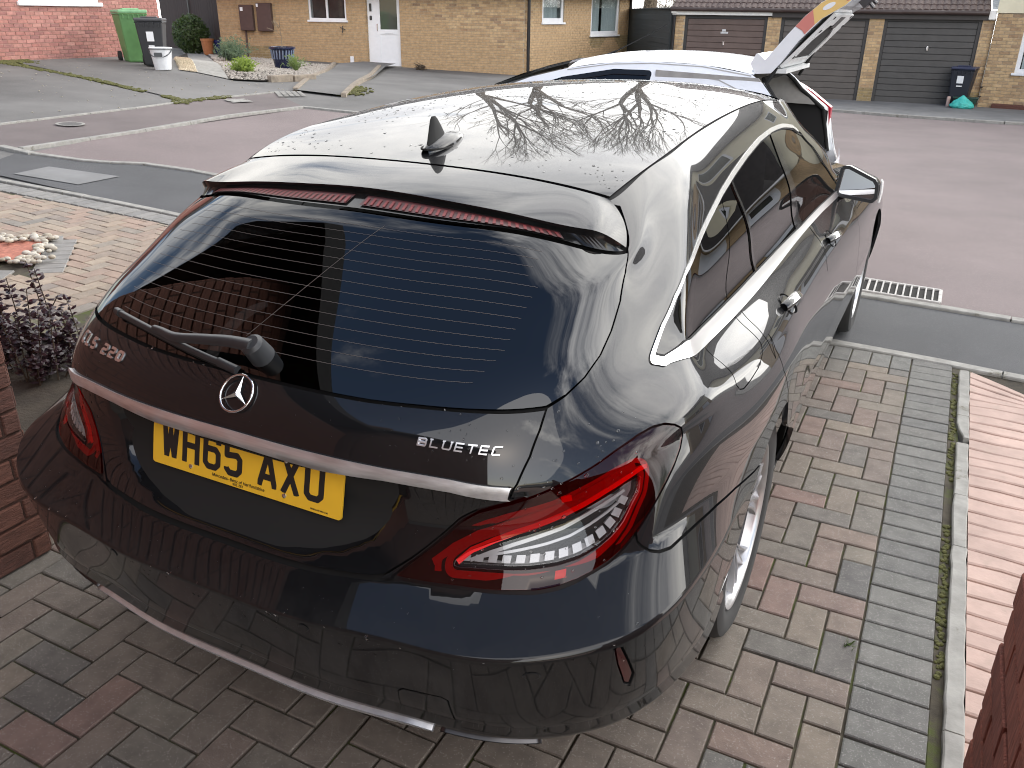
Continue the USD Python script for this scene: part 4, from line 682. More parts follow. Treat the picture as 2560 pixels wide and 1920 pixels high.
DLOTOP = [(0.896,0.899),(0.927,0.961),(0.984,1.023),(1.076,1.074),(1.338,1.122),(1.539,1.161),(1.755,1.201),(1.963,1.228),(2.21,1.254),(2.477,1.276),(2.744,1.286),(3.082,1.287),(3.542,1.281),(3.852,1.239),(3.919,1.154),(3.77,1.053),(3.734,0.949),(3.746,0.876)]
DLOBOT = [(0.937,0.887),(1.104,0.902),(1.437,0.905),(1.666,0.904),(1.954,0.901),(2.35,0.891),(2.839,0.876),(3.207,0.876),(3.675,0.867)]
BPILLF = [(1.93,1.219),(1.964,1.145),(1.988,1.064),(2.016,0.985),(2.038,0.916)]
BPILL2 = [(1.757,1.191),(1.747,1.118),(1.727,1.03),(1.698,0.954),(1.692,0.92)]
CPILL = [(2.718,1.282),(2.73,1.189),(2.731,1.076),(2.738,0.989),(2.755,0.917)]
CPILL2 = [(2.805,1.281),(2.819,1.191),(2.825,1.093),(2.845,1.0),(2.871,0.91)]
DOORR = [(1.691,0.918),(1.738,0.871),(1.71,0.828),(1.681,0.778),(1.673,0.721),(1.672,0.662)]
DOORR2 = [(1.713,0.765),(1.701,0.685),(1.705,0.594),(1.759,0.514),(1.79,0.475)]
DOORF = [(2.857,0.896),(2.918,0.851),(2.891,0.806),(2.858,0.755),(2.82,0.701),(2.774,0.656)]
FUEL = [(1.388,0.866),(1.508,0.872),(1.622,0.872),(1.671,0.86),(1.663,0.841),(1.647,0.808),(1.629,0.766),(1.601,0.733),(1.544,0.701),(1.465,0.69),(1.409,0.687),(1.385,0.696),(1.376,0.721),(1.386,0.77),(1.39,0.822)]
REFL = [(0.775,0.404),(0.786,0.399),(0.799,0.348),(0.809,0.308),(0.804,0.278),(0.793,0.291),(0.78,0.354)]
TOW = [(0.422,0.188),(0.435,0.246),(0.448,0.259),(0.524,0.27),(0.529,0.261),(0.522,0.206)]
CHROMET = [(0.225,0.718),(0.361,0.715),(0.494,0.716),(0.617,0.705)]
CHROMEB = [(0.223,0.691),(0.363,0.698),(0.495,0.697),(0.609,0.683)]
# ---- the black estate car
def S(uv): uv = np.atleast_2d(uv); return surf(uv[:, 0], uv[:, 1], True)
def uv_at(y, z, u0, v0):
    "the place on the right side where the skin has this y and z"
    uv = np.array([u0, v0], float)
    for _ in range(40):
        p = surf([uv[0], uv[0]+1e-4, uv[0]], [uv[1], uv[1], uv[1]+1e-4]); q = p[0, 1:]-[y, z]
        if np.abs(q).max() < 1e-6: break
        J = np.stack([(p[1]-p[0])[1:], (p[2]-p[0])[1:]], 1)*1e4; s = np.linalg.lstsq(J, -q, rcond=None)[0]; uv = uv+np.clip(s, -.05, .05); uv[1] = np.clip(uv[1], .001, 1.44)
    return tuple(uv)
def arch(yc, zc, r, u0):
    out = []; g = (u0, .3)
    for a in np.linspace(-.42, math.pi+.42, 40):
        g = uv_at(yc-r*math.cos(a), max(zc+r*math.sin(a), .2), g[0] if out else u0-.35, g[1] if out else .1); out.append(g)
    return Polygon([(out[0][0], -.2)]+out+[(out[-1][0], -.2)]).buffer(0)
def panel(name, polys, m, parent, off=0., depth=.014, gap=.0022, step=.022, edge=.011, disp=None, mirror=False, side='both', fn=None, **kw):
    "one panel of the skin: outlines in (u, v), rolled edges; mirror=True makes the left one"
    fn = fn or S; V, F, N, n0 = [], [], [], 0
    polys = polys.buffer(-gap) if gap else polys
    for g in getattr(polys, 'geoms', [polys]):
        if g.is_empty or g.geom_type != 'Polygon' or g.area < 2e-6: continue
        P, T = fill(g, step, edge); p, n = fn(P)
        if disp is not None:
            e = 1e-3
            def D(q): pp, nn = fn(q); return pp+nn*disp(q)[:, None]
            du = D(P+[e, 0])-D(P-[e, 0]); dv = D(P+[0, e])-D(P-[0, e]); nn = np.cross(du, dv); nn /= np.linalg.norm(nn, axis=1)[:, None]+1e-12; p = D(P); n = np.where((nn*n).sum(1)[:, None] < 0, -nn, nn)
        p = p+n*off
        a, b, c = p[T[:, 0]], p[T[:, 1]], p[T[:, 2]]; fl = (np.cross(b-a, c-a)*n[T[:, 0]]).sum(1) < 0; T[fl] = T[fl][:, ::-1]
        V.append(p); N.append(n); F.append(T+n0); n0 += len(p)
        if depth:
            for ring in [g.exterior, *g.interiors]:
                L = ring.length; k = max(8, int(L/edge)); d = np.linspace(0, L, k, endpoint=False); q = np.array([ring.interpolate(x).coords[0] for x in d])
                t = np.roll(q, -1, 0)-np.roll(q, 1, 0); t /= np.linalg.norm(t, axis=1)[:, None]+1e-12; o2 = np.c_[t[:, 1], -t[:, 0]]
                if not ring.is_ccw: o2 = -o2
                if ring is not g.exterior: o2 = -o2 if ring.is_ccw else o2; o2 = np.c_[t[:, 1], -t[:, 0]]*(-1 if ring.is_ccw else 1)
                p0, nn = fn(q); 
                if disp is not None: p0 = p0+nn*disp(q)[:, None]
                p0 = p0+nn*off; p1 = fn(q+o2*.0012)[0]
                if disp is not None: p1 = p1+nn*disp(q)[:, None]
                o = p1+nn*off-p0; o /= np.linalg.norm(o, axis=1)[:, None]+1e-9
                a0 = p0; a1 = p0+o*.0012-nn*.0014; a2 = a1-nn*depth; n1 = (nn+o)/1.414
                V += [a0, a1, a1, a2]; N += [nn, n1, o, o]; i = np.arange(k); j = (i+1) % k
                for s in (0, 2):
                    A, B = n0+s*k+i, n0+s*k+j; q4 = np.stack([A, B, B+k, A+k], 1); tt = np.vstack([q4[:, [0, 1, 2]], q4[:, [0, 2, 3]]])
                    VV = np.vstack(V); NN = np.vstack(N); fl = (np.cross(VV[tt[:, 1]]-VV[tt[:, 0]], VV[tt[:, 2]]-VV[tt[:, 0]])*(NN[tt[:, 0]]+NN[tt[:, 2]])).sum(1) < 0; tt[fl] = tt[fl][:, ::-1]; F.append(tt)
                n0 += 4*k
    V, F, N = np.vstack(V), np.vstack(F), np.vstack(N)
    if mirror: V = V*[-1, 1, 1]; N = N*[-1, 1, 1]; F = F[:, ::-1]
    return rawmesh(name, V, F, N, m, parent, **kw)
def both(name, polys, m, parent, **kw): panel(name, polys, m, parent, **kw); return panel(name, polys, m, parent, mirror=True, **kw)
def sym(half):
    "a half outline (u >= 0) joined with its mirror"
    h = Polygon(half).buffer(0) if not hasattr(half, 'geom_type') else half
    return unary_union([h.buffer(1e-5), shapely.affinity.scale(h, -1, 1, origin=(0, 0)).buffer(1e-5)])
import shapely.affinity
def onskin(pts, off=0., fn=None):
    pts = np.asarray(pts, float); p, n = (fn or S)(pts[:, :2]); return p+n*((pts[:, 2] if pts.shape[1] > 2 else 0)+off)[:, None] if pts.shape[1] > 2 else p+n*off
def ribbon(pts, w): return LineString(pts).buffer(w/2, cap_style='flat', join_style='round', quad_segs=3)
car = thing('estate_car', 'black glossy estate car parked on the brick driveway, seen from its tail', 'car')
WHEEL_R, RA, FA = .335, -1.08, 1.794
arch_r, arch_f = arch(RA, .335, .372, 1.70), arch(FA, .335, .372, 4.55)
dlo = Polygon(DLOTOP+DLOBOT[::-1]).buffer(.004).buffer(-.004)
tail = sym([(0, .512), (.30, .512), (.36, .511), (.385, .516)]+[(a-.004, b+.004) for a, b in LIGHT[1:9]]+SHUT[::-1]+[SHUTTOP[2], SHUTTOP[1], (.6, 1.445), (0, 1.445)])
lite = Polygon(LIGHT).buffer(0)
bseam = BSEAM+BSEAM2+[(1.5, .44)]
bump_half = Polygon([(0, .508), (.30, .508), (.36, .507), (.40, .508)]+LIGHT[:23:-1]+bseam+[(1.5, .02), (0, .02)]).buffer(0)
bumper = sym(bump_half.difference(arch_r).difference(lite.buffer(.001)))
glassline = [(0, .848)]+GLASSBOT+[(.66, .87)]
below_glass = sym([(0, .4)]+glassline+[(.8, .86), (.8, .4)])
rear_glass = tail.difference(below_glass).intersection(sym([(0, .8), (0, 1.305), (.5, 1.30), (.645, 1.290), (.9, 1.28), (.9, .8)]))
gate = tail.intersection(below_glass.buffer(-.003))
beltstrip = Polygon(DLOBOT+[(3.72, .845), (3.2, .855), (2.35, .858), (1.44, .868), (1.1, .868), (.93, .872)]).buffer(0)
trim = dlo.buffer(.019, quad_segs=4).difference(dlo.buffer(.001)).intersection(box(.5, .8, 3.73, 1.4)).union(beltstrip.buffer(.0015))
door_r = Polygon(DOORR[1:]+DOORR2+[(1.80, .43), (2.12, .30), (2.20, .13), (2.79, .13), (2.79, .655)]+[(a-.004, b) for a, b in DOORF[::-1][:-1]]+[(2.918, .856), (2.35, .858), (1.75, .868)]).buffer(0)
door_f = Polygon(DOORF[1:]+[(2.774, .6), (2.80, .13), (3.66, .13), (3.70, .5), (3.74, .845), (3.2, .855), (2.93, .857)]).buffer(0)
fuel = Polygon(FUEL).buffer(.002)
wscreen = Polygon([(4.2, .872), (4.2, .98), (4.15, 1.2), (4.18, 1.40), (4.4, 1.43), (6.3, 1.44), (6.3, .87)])
bonnet = Polygon([(3.80, .715), (3.80, .84), (4.3, .862), (6.3, .862), (6.3, .715)])
nose = Polygon([(5.05, .02), (5.05, .70), (6.3, .70), (6.3, .02)])
sill = box(1.3, .02, 3.76, .126).difference(arch_r).difference(arch_f)
side = box(.38, .126, 5.045, 1.447).difference(tail).difference(lite.buffer(.0005)).difference(bump_half).difference(arch_r).difference(arch_f).difference(dlo.buffer(.012)).difference(beltstrip).difference(door_r).difference(door_f).difference(wscreen).difference(bonnet).difference(Polygon([(0, 1.0), (.6, 1.0), (.61, 1.45), (0, 1.46)])).buffer(-.0001)
quarter = side.intersection(unary_union([box(.3, 0, 2.6, 1.0), box(.3, .9, 4.6, 1.46)])); quarter = max(getattr(quarter, 'geoms', [quarter]), key=lambda g: g.area)
fender = side.difference(quarter.buffer(.002)).intersection(box(3.6, .0, 5.1, .9)); fender = max(getattr(fender, 'geoms', [fender]), key=lambda g: g.area)
both('body_side', quarter.difference(fuel), 'black_paint', car); both('fuel_flap', fuel, 'black_paint', car)
both('front_wing', fender, 'black_paint', car); both('rear_door', door_r, 'black_paint', car); both('front_door', door_f, 'black_paint', car); both('sill', sill, 'dusty_paint', car, depth=.02)
both('bonnet', bonnet, 'black_paint', car, step=.06, edge=.03); both('front_bumper', nose, 'black_paint', car, step=.05, edge=.03)
def bdisp(q):
    v = q[:, 1]; t = np.clip((.185-v)/.012, 0, 1); return .010*t*t*(3-2*t)
tow = Polygon([(.425, .19), (.432, .246), (.445, .259), (.52, .268), (.530, .262), (.534, .19)])
reflector = Polygon(REFL)
bmp = panel('rear_bumper', bumper.difference(tow).difference(reflector).difference(shapely.affinity.scale(reflector, -1, 1, origin=(0, 0))), 'dusty_paint', car, disp=bdisp, step=.018, depth=.02)
panel('towing_cover', tow, 'dusty_paint', car, disp=bdisp, gap=.0014); both('reflector', reflector, 'dark_red', car, off=-.004)
for u0, v0 in ((.262, .398), (.664, .376), (-.262, .398), (-.664, .376)):
    p, n = S([(u0, v0)]); d = Point(u0, v0).buffer(.0105); panel('parking_sensor', d, 'dusty_paint', car, off=.0016, depth=.003, gap=0, step=.006, edge=.004)
    panel('sensor_ring', d.buffer(.0012).difference(d.buffer(-.0006)), 'dark_plastic', car, off=.0009, depth=0, gap=0, step=.004, edge=.003)
panel('bumper_trim', sym(Polygon([(0, .098), (.30, .098), (.43, .112), (.49, .145), (.44, .153), (.30, .153), (0, .153)])), 'trim_silver', car, off=.022, depth=.03, gap=0, step=.014)
both('exhaust_trim', Polygon([(.49, .112), (.495, .142), (.60, .138), (.68, .130), (.665, .112), (.58, .108)]), 'dark_steel', car, off=.018, depth=.02, gap=0)
# tailgate with its recess for the plate
def gdisp(q):
    u, v = np.abs(q[:, 0]), q[:, 1]; hw = 0
    out = np.interp(v, [.515, .531, .542, .567, .607, .652, .694], [.16, .252, .308, .363, .406, .42, .41]); inn = np.interp(v, [.515, .545, .559, .578, .615, .653, .693], [.02, .19, .239, .272, .312, .333, .343])
    t = np.clip((out-u)/(out-inn), 0, 1); s = np.clip((.692-v)/.010, 0, 1)*np.clip((v-.517)/.02, 0, 1); return -.034*(t*t*(3-2*t))*(s*s*(3-2*s))
tg = panel('tailgate', gate, 'black_paint', car, disp=gdisp, step=.012)
panel('tailgate_strip', sym(Polygon([(0, .690)]+[(a, b-.006) for a, b in CHROMEB]+[(.604, .683), (.614, .708)]+CHROMET[::-1][1:]+[(0, .719)])), 'brushed_steel', car, off=.007, depth=.012, gap=0, step=.012)
rg = panel('rear_window', rear_glass, 'tinted_glass', car, gap=.003, depth=.004, step=.03)
hw_ = lambda v: .60-.10*abs(v-1.12)/.28
for k in range(14):
    v = .905+k*.027; w = .50-.35*max(0, (.975-v))*1.2-.03*(k > 9)
    panel('heating_wire', ribbon([(x, v+.004*math.cos(x*2.2)) for x in np.linspace(-w, w, 21)], .0008), 'wire', rg, off=.0004, gap=0, depth=0, step=.05, edge=.03)
panel('aerial_wire', ribbon([(.02, .93), (-.06, .93), (.10, 1.27)][1:], .0011), 'wire', rg, off=.0005, gap=0, depth=0, step=.05, edge=.03)
# spoiler: from the roof gap to the lip
lipx = np.array([0, .22, .385, .53, .580, .612]); lipy = np.array([-1.59, -1.588, -1.582, -1.566, -1.55, -1.508]); lipz = np.array([1.290, 1.281, 1.268, 1.252, 1.240, 1.207])
def lip(s):
    x = np.abs(s)*.612; k = CubicSpline(np.r_[-lipx[:0:-1], lipx], np.c_[np.r_[lipy[:0:-1], lipy], np.r_[lipz[:0:-1], lipz]], bc_type='natural'); q = k(x); return np.c_[np.asarray(s)*.612, q]
def roofp(x, y): return np.c_[x, y, roof_z(x, y)]
def spoil(q):
    "q: (s across -1..1, t from the gap 0 to the lip 1)"
    def at(q):
        s, t = q[:, 0], q[:, 1]; a = np.abs(s); xg = s*.531; yg = -1.418+.0*s; g = np.c_[xg, yg, roof_z(xg, yg)]; l = lip(s)
        side = np.array([[.531, -1.418], [.565, -1.425], [.592, -1.452], [.612, -1.508]])
        p = g*(1-t)[:, None]+l*t[:, None]; b = 4*t*(1-t); p[:, 2] += b*.0025; p[:, 0] += np.sign(s)*b*.012*a**6; p[:, 1] += b*.010*a**6; return p
    e = 1e-3; p = at(q); du = at(q+[e, 0])-at(q-[e, 0]); dv = at(q+[0, e])-at(q-[0, e]); n = np.cross(dv, du); n /= np.linalg.norm(n, axis=1)[:, None]+1e-12; n[n[:, 2] < 0] *= -1; return p, n
panel('spoiler', box(-.998, .012, .998, 1.0), 'black_paint', car, fn=spoil, gap=0, step=.03, edge=.015, depth=.012)
# brake light band between lip and glass
m = MB(); ss = np.linspace(-.985, .985, 121); L = lip(ss); top = L+[0, .012, -.012]; G = surf(ss*.640, np.interp(np.abs(ss), [0, .75, 1], [1.308, 1.303, 1.292])); mid = G+[0, .006, .004]
vv = np.vstack([L+[0, 0, -.001], L+[0, .006, -.016], mid]); k = len(ss); i = np.arange(k-1); m.add(vv, np.vstack([np.stack([i, i+1, i+1+k, i+k], 1), np.stack([i+k, i+k+1, i+1+2*k, i+2*k], 1)])); m.build('spoiler_underside', 'gloss_black', car, smooth=30)
m1 = MB(); m2 = MB(); a_, b_ = L+[0, .006, -.016], mid
def band(s, t): 
    q = np.stack([np.interp(s, ss, a_[:, c]*(1-t)+b_[:, c]*t) for c in range(3)]); return q+np.array([0, -.006, .0015])
for s0, s1 in ((-.80, -.06), (.0, .78)):
    xs = np.linspace(s0, s1, 40); A = np.array([band(x, .12) for x in xs]); B = np.array([band(x, .78) for x in xs]); i = np.arange(39); lamp = MB().add(np.vstack([A, B]), np.stack([i, i+1, i+41, i+40], 1)).build('brake_light', 'brake_red', car, smooth=True)
    cells = MB()
    for x in np.linspace(s0+.01, s1-.02, 28): cells.add([band(x, .25)+[0, -.002, .001], band(x+.012, .25)+[0, -.002, .001], band(x+.016, .7)+[0, -.002, .001], band(x+.004, .7)+[0, -.002, .001]], [[0, 1, 2, 3]])
    cells.build('light_cell', 'cell_red', lamp, kind='stuff')
# roof
def roof(q):
    x, y = q[:, 0], q[:, 1]; e = 1e-3; p = roofp(x, y); n = np.c_[-(roof_z(x+e, y)-roof_z(x-e, y))/2/e, -(roof_z(x, y+e)-roof_z(x, y-e))/2/e, np.ones(len(q))]; return p, n/np.linalg.norm(n, axis=1)[:, None]
ys = np.linspace(-1.412, .40, 40); rx = ROOFX(ys)
front = [(x, .40+.36*(1-(abs(x)/.553)**2.2)) for x in np.linspace(.553, -.553, 25)]
roofpoly = Polygon([(x-.0, y) for x, y in zip(rx, ys)]+front+[(-x, y) for x, y in zip(rx[::-1], ys[::-1])]).buffer(0)
panel('roof', roofpoly, 'black_paint', car, fn=roof, gap=.0035, step=.035, edge=.015)
both('roof_joint', ribbon([(x+.0, y) for x, y in zip(rx, ys)], .018), 'rubber', car, fn=roof, off=-.006, gap=0, depth=0, step=.02)
both('windscreen', wscreen, 'tinted_glass', car, step=.08, edge=.04, depth=.004)
# side glass and trim
def between(l0, l1, pad=.004):
    a = [(x+pad, y) for x, y in l0]; b = [(x-pad, y) for x, y in l1]; return Polygon([(a[0][0], 1.4)]+a+[(a[-1][0], .8)]+[(b[-1][0], .8)]+b[::-1]+[(b[0][0], 1.4)])
lo = [(.5, 1.2), (.5, .9)]; hi = [(4.2, 1.3), (4.2, .9)]
both('quarter_window', dlo.intersection(between(lo, BPILL2, .003)), 'side_glass', car, gap=.001, depth=.004, off=-.004)
both('rear_door_window', dlo.intersection(between(BPILL2, BPILLF, .004)), 'side_glass', car, gap=.001, depth=.004, off=-.004)
both('rear_door_window', dlo.intersection(between(BPILLF, CPILL, .012)), 'side_glass', car, gap=.001, depth=.004, off=-.004)
both('window_bar', dlo.intersection(between([(a-.012, b) for a, b in BPILLF], [(a+.012, b) for a, b in BPILLF], .0)), 'gloss_black', car, gap=0, depth=.006)
both('door_pillar', dlo.intersection(between([(a, b) for a, b in CPILL], CPILL2, .0)), 'gloss_black', car, gap=.001, depth=.006, off=-.001)
both('front_door_window', dlo.intersection(between(CPILL2, hi, .004)), 'side_glass', car, gap=.001, depth=.004, off=-.004)
both('chrome_trim', trim, 'chrome_trim', car, off=.003, gap=0, depth=.01, step=.012, edge=.009)
both('window_seal', dlo.buffer(.002).difference(dlo.buffer(-.006)), 'rubber', car, off=-.001, gap=0, depth=0, step=.008)
# inner black shell behind the gaps
def shell(q): p, n = S(q); return p-n*.02, n
panel('inner_shell', sym(box(0, .03, 6.3, .86)).difference(arch_r.union(shapely.affinity.scale(arch_r, -1, 1, origin=(0, 0)))).difference(arch_f.union(shapely.affinity.scale(arch_f, -1, 1, origin=(0, 0)))), 'rubber', car, fn=shell, gap=0, depth=0, step=.08, edge=.05)
both('pillar_shell', box(.3, .86, 3.7, 1.449).difference(dlo.buffer(.004)).difference(rear_glass.buffer(.004)), 'rubber', car, fn=shell, gap=0, depth=0, step=.06, edge=.04)
m = MB(); X, Y = np.meshgrid(np.linspace(-1, 1, 21), np.linspace(-1.45, .72, 30)); xx = X*.55; g = np.c_[xx.ravel(), Y.ravel(), (roof_z(xx, np.clip(Y, -1.42, .72))-.03).ravel()]; i, j = np.meshgrid(np.arange(29), np.arange(20), indexing='ij'); a = (i*21+j).ravel(); m.add(g, np.stack([a, a+21, a+22, a+1], 1)); m.build('roof_lining', 'rubber', car)
# cabin: floor, seats
MB().box((0, -.1, .62), (1.3, 3.2, .03)).build('cabin_floor', 'dark_fabric', car)
def rb(c, s, r=.05): v, f = rbox(*s, r=r); return v+np.asarray(c), f
for x in (-.37, .37):
    st = obj('front_seat', rb((x, .35, .62), (.5, .5, .2)), 'dark_fabric', car, smooth=40); v, f = rb((0, 0, 0), (.48, .13, .56)); a = .25; Rm = np.array([[1, 0, 0], [0, math.cos(a), -math.sin(a)], [0, math.sin(a), math.cos(a)]]); v = v@Rm.T+[x, .08, .74]; obj('seat_back', (v, f), 'dark_fabric', st, smooth=40)
    obj('headrest', rb((x, -.10, 1.2), (.26, .1, .17), .04), 'dark_fabric', st, smooth=40)
MB().box((0, -.85, .85), (1.25, .14, .4)).build('rear_seat', 'dark_fabric', car)
t = np.linspace(0, 2*np.pi, 33); MB().tube(np.c_[.37+.19*np.cos(t), .78+.06*np.sin(t), .93+.18*np.sin(t)], .014).build('steering_wheel', 'dark_plastic', car, smooth=40)
MB().box((0, 1.05, .85), (1.3, .35, .12)).build('dashboard', 'dark_plastic', car)
# tail lights
both('lamp_housing', lite.buffer(-.004), 'lamp_dark', car, off=-.026, gap=0, depth=.0, step=.015)
for mr in (False, True):
    lm = thing('tail_light', parent=car)
    panel('lens', lite.difference(Polygon(LENS).buffer(.004)), 'red_lens', lm, gap=.003, depth=.012, step=.014, mirror=mr)
    panel('clear_lens', Polygon(LENS), 'clear_lens', lm, gap=0, depth=.01, step=.014, mirror=mr)
    panel('light_guide', ribbon(GUIDE, .011), 'bright_red', lm, off=-.010, gap=0, depth=.01, step=.008, edge=.006, mirror=mr)
    panel('light_guide', ribbon([(a, b-.002) for a, b in GUIDE2], .014).intersection(lite.buffer(-.008)), 'mid_red', lm, off=-.012, gap=0, depth=.01, step=.008, edge=.006, mirror=mr)
    lowr = Polygon(LENS).buffer(.026).difference(Polygon(LENS).buffer(.014)).intersection(lite.buffer(-.006)); panel('reflex_band', lowr, 'mid_red', lm, off=-.014, gap=0, depth=.008, step=.01, edge=.007, mirror=mr)
    lowr = Polygon(LENS).buffer(.046).difference(Polygon(LENS).buffer(.034)).intersection(lite.buffer(-.006)); panel('reflex_band', lowr, 'mid_red', lm, off=-.018, gap=0, depth=.008, step=.01, edge=.007, mirror=mr)
    panel('reflector_bowl', Polygon(LENS).buffer(-.002), 'lamp_silver', lm, off=-.020, gap=0, depth=0, step=.012, mirror=mr)
    # row of small lamp cells along the lower edge of the clear part
    low = LENS[10:]+LENS[:1]; ls = LineString(low); 
    for k in range(14):
        s0 = ls.length*(1-(k+.15)/14.5); s1 = ls.length*(1-(k+.85)/14.5); q = np.array([ls.interpolate(s0).coords[0], ls.interpolate(s1).coords[0]]); t_ = q[1]-q[0]; nn = np.array([-t_[1], t_[0]])/np.linalg.norm(t_); nn = nn if nn[1] > 0 or nn[0] < -.5 else -nn
        w = .012+.010*(k/14); c = Polygon([q[0]+nn*.003, q[1]+nn*.003, q[1]+nn*(.003+w), q[0]+nn*(.003+w)]).intersection(Polygon(LENS).buffer(-.001))
        if not c.is_empty and c.area > 2e-5: panel('light_cell', c, 'lamp_bright', lm, off=-.010, gap=.0008, depth=.008, step=.006, edge=.004, mirror=mr)
    upl = LineString(LENS[:10]); panel('light_strip', ribbon([(a, b-.012) for a, b in LENS[1:9]], .007).intersection(Polygon(LENS).buffer(-.002)), 'lamp_bright', lm, off=-.011, gap=0, depth=.007, step=.006, edge=.005, mirror=mr)
    mid = [(a*.55+b[0]*.45, c*.55+b[1]*.45) for (a, c), b in zip(LENS[1:9], [LENS[19], LENS[18], LENS[17], LENS[16], LENS[15], LENS[14], LENS[13], LENS[12]])]
    panel('lamp_ridge', ribbon(mid, .005), 'lamp_bright', lm, off=-.012, gap=0, depth=.006, step=.006, edge=.005, mirror=mr)
    for c in ((.705, .655), (.695, .515)): panel('reflex', box(c[0]-.009, c[1]-.007, c[0]+.009, c[1]+.007).intersection(lite.buffer(-.004)), 'bright_red', lm, off=-.006, gap=0, depth=.004, step=.008, edge=.006, mirror=mr)
# plate
PLC = np.array([0, -2.0835, .7965]); pt = math.radians(13); px_ = np.array([1., 0, 0]); py_ = np.array([0, math.sin(pt), math.cos(pt)]); pz_ = np.cross(px_, py_); PT = frame(PLC, px_, py_, pz_)
m = MB().prism(box(-.252, -.0475, .252, .0475).buffer(.008, quad_segs=4), .004, PT); plate = m.build('number_plate', 'plate_yellow', car)
def strokes(ch, w, h, t):
    a = t/2; l, r, b, u, c, mdd = a, w-a, a, h-a, w/2, h/2; q = h*.5
    D = {'W': [[(l, h), (w*.27, b*0), (c, h*.72), (w*.73, 0), (r, h)]], 'H': [[(l, 0), (l, h)], [(r, 0), (r, h)], [(l, mdd), (r, mdd)]],
     '6': [[(r, h*.74), (r, u-t*.6), (r-t*.6, u), (l+t*.6, u), (l, u-t*.6), (l, b+t*.6), (l+t*.6, b), (r-t*.6, b), (r, b+t*.6), (r, mdd-t*.1), (r-t*.6, mdd+t*.5), (l, mdd+t*.5)]],
     '5': [[(r, u), (l, u), (l, h*.56), (r-t*.6, h*.60), (r, h*.60-t*.6), (r, b+t*.6), (r-t*.6, b), (l+t*.6, b), (l, b+t*.6), (l, h*.22)]],
     'A': [[(l*.6, 0), (c, h-a*.4), (w-l*.6, 0)], [(w*.22, h*.27), (w*.78, h*.27)]], 'X': [[(l, 0), (r, h)], [(l, h), (r, 0)]],
     'U': [[(l, h), (l, b+t*.6), (l+t*.6, b), (r-t*.6, b), (r, b+t*.6), (r, h)]], 'C': [[(r, u), (l+t*.7, u), (l, u-t*.7), (l, b+t*.7), (l+t*.7, b), (r, b)]], 'L': [[(l, h), (l, b), (r, b)]],
     'S': [[(r, u), (l+t*.4, u), (l, u-t*.4), (l, mdd+t*.4), (l+t*.4, mdd), (r-t*.4, mdd), (r, mdd-t*.4), (r, b+t*.4), (r-t*.4, b), (l, b)]],
     '2': [[(l, u), (r-t*.4, u), (r, u-t*.4), (r, mdd+t*.4), (r-t*.4, mdd), (l+t*.4, mdd), (l, mdd-t*.4), (l, b), (r, b)]],
     '0': [[(l+t*.5, b), (r-t*.5, b), (r, b+t*.5), (r, u-t*.5), (r-t*.5, u), (l+t*.5, u), (l, u-t*.5), (l, b+t*.5), (l+t*.5, b)]],
     'B': [[(l, b), (l, u), (r-t*.8, u), (r-t*.2, u-t*.6), (r-t*.2, mdd+t*.5), (r-t*.8, mdd), (r-t*.4, mdd), (r, mdd-t*.5), (r, b+t*.5), (r-t*.4, b), (l, b)], [(l, mdd), (r-t*.6, mdd)]],
     'E': [[(r, u), (l, u), (l, b), (r, b)], [(l, mdd), (r-t*.3, mdd)]], 'T': [[(0, u), (w, u)], [(c, 0), (c, u)]]}
    return unary_union([LineString(x).buffer(a, cap_style='flat', join_style='mitre' if ch in 'WAXHLTE' else 'round', quad_segs=4) for x in D[ch]]).intersection(box(0, 0, w, h))
x = -.232
for ch in 'WH65 AXU':
    if ch == ' ': x += .033; continue
    MB().prism(shapely.affinity.translate(strokes(ch, .050, .079, .0135), x, -.0335), .0008, PT@frame((0, 0, .004), (1, 0, 0), (0, 1, 0), (0, 0, 1))).build('plate_letter', 'plate_black', plate); x += .0605
OFF = lambda x, y, z=.004: PT@frame((x, y, z), (1, 0, 0), (0, 1, 0), (0, 0, 1))
flat_text('Mercedes-Benz of Hertfordshire', .0068, OFF(-.01, -.0455), 'plate_black', plate, 'plate_text'); flat_text('SG1 2BT', .0050, OFF(-.01, -.0525), 'plate_black', plate, 'plate_text'); flat_text('BSAU145D RN4 1AA', .0032, OFF(.205, -.050), 'plate_black', plate, 'plate_text')
for bx, by in ((-.145, -.040), (.115, -.040), (.115, .035)):
    MB().lathe([(0, .0035), (.003, .0033), (.005, .002), (.0056, 0)], n=14).build('plate_bolt', 'chrome', plate, smooth=40).GetPrim(); b = stage.GetPrimAtPath(str(plate.GetPath())+'/plate_bolt' + ('' if _used[str(plate.GetPath())+'/plate_bolt'] == 1 else f"_{_used[str(plate.GetPath())+'/plate_bolt']-1:03d}")); UsdGeom.Xformable(b).AddTransformOp().Set(Gf.Matrix4d(*OFF(bx, by).T.ravel().tolist()))
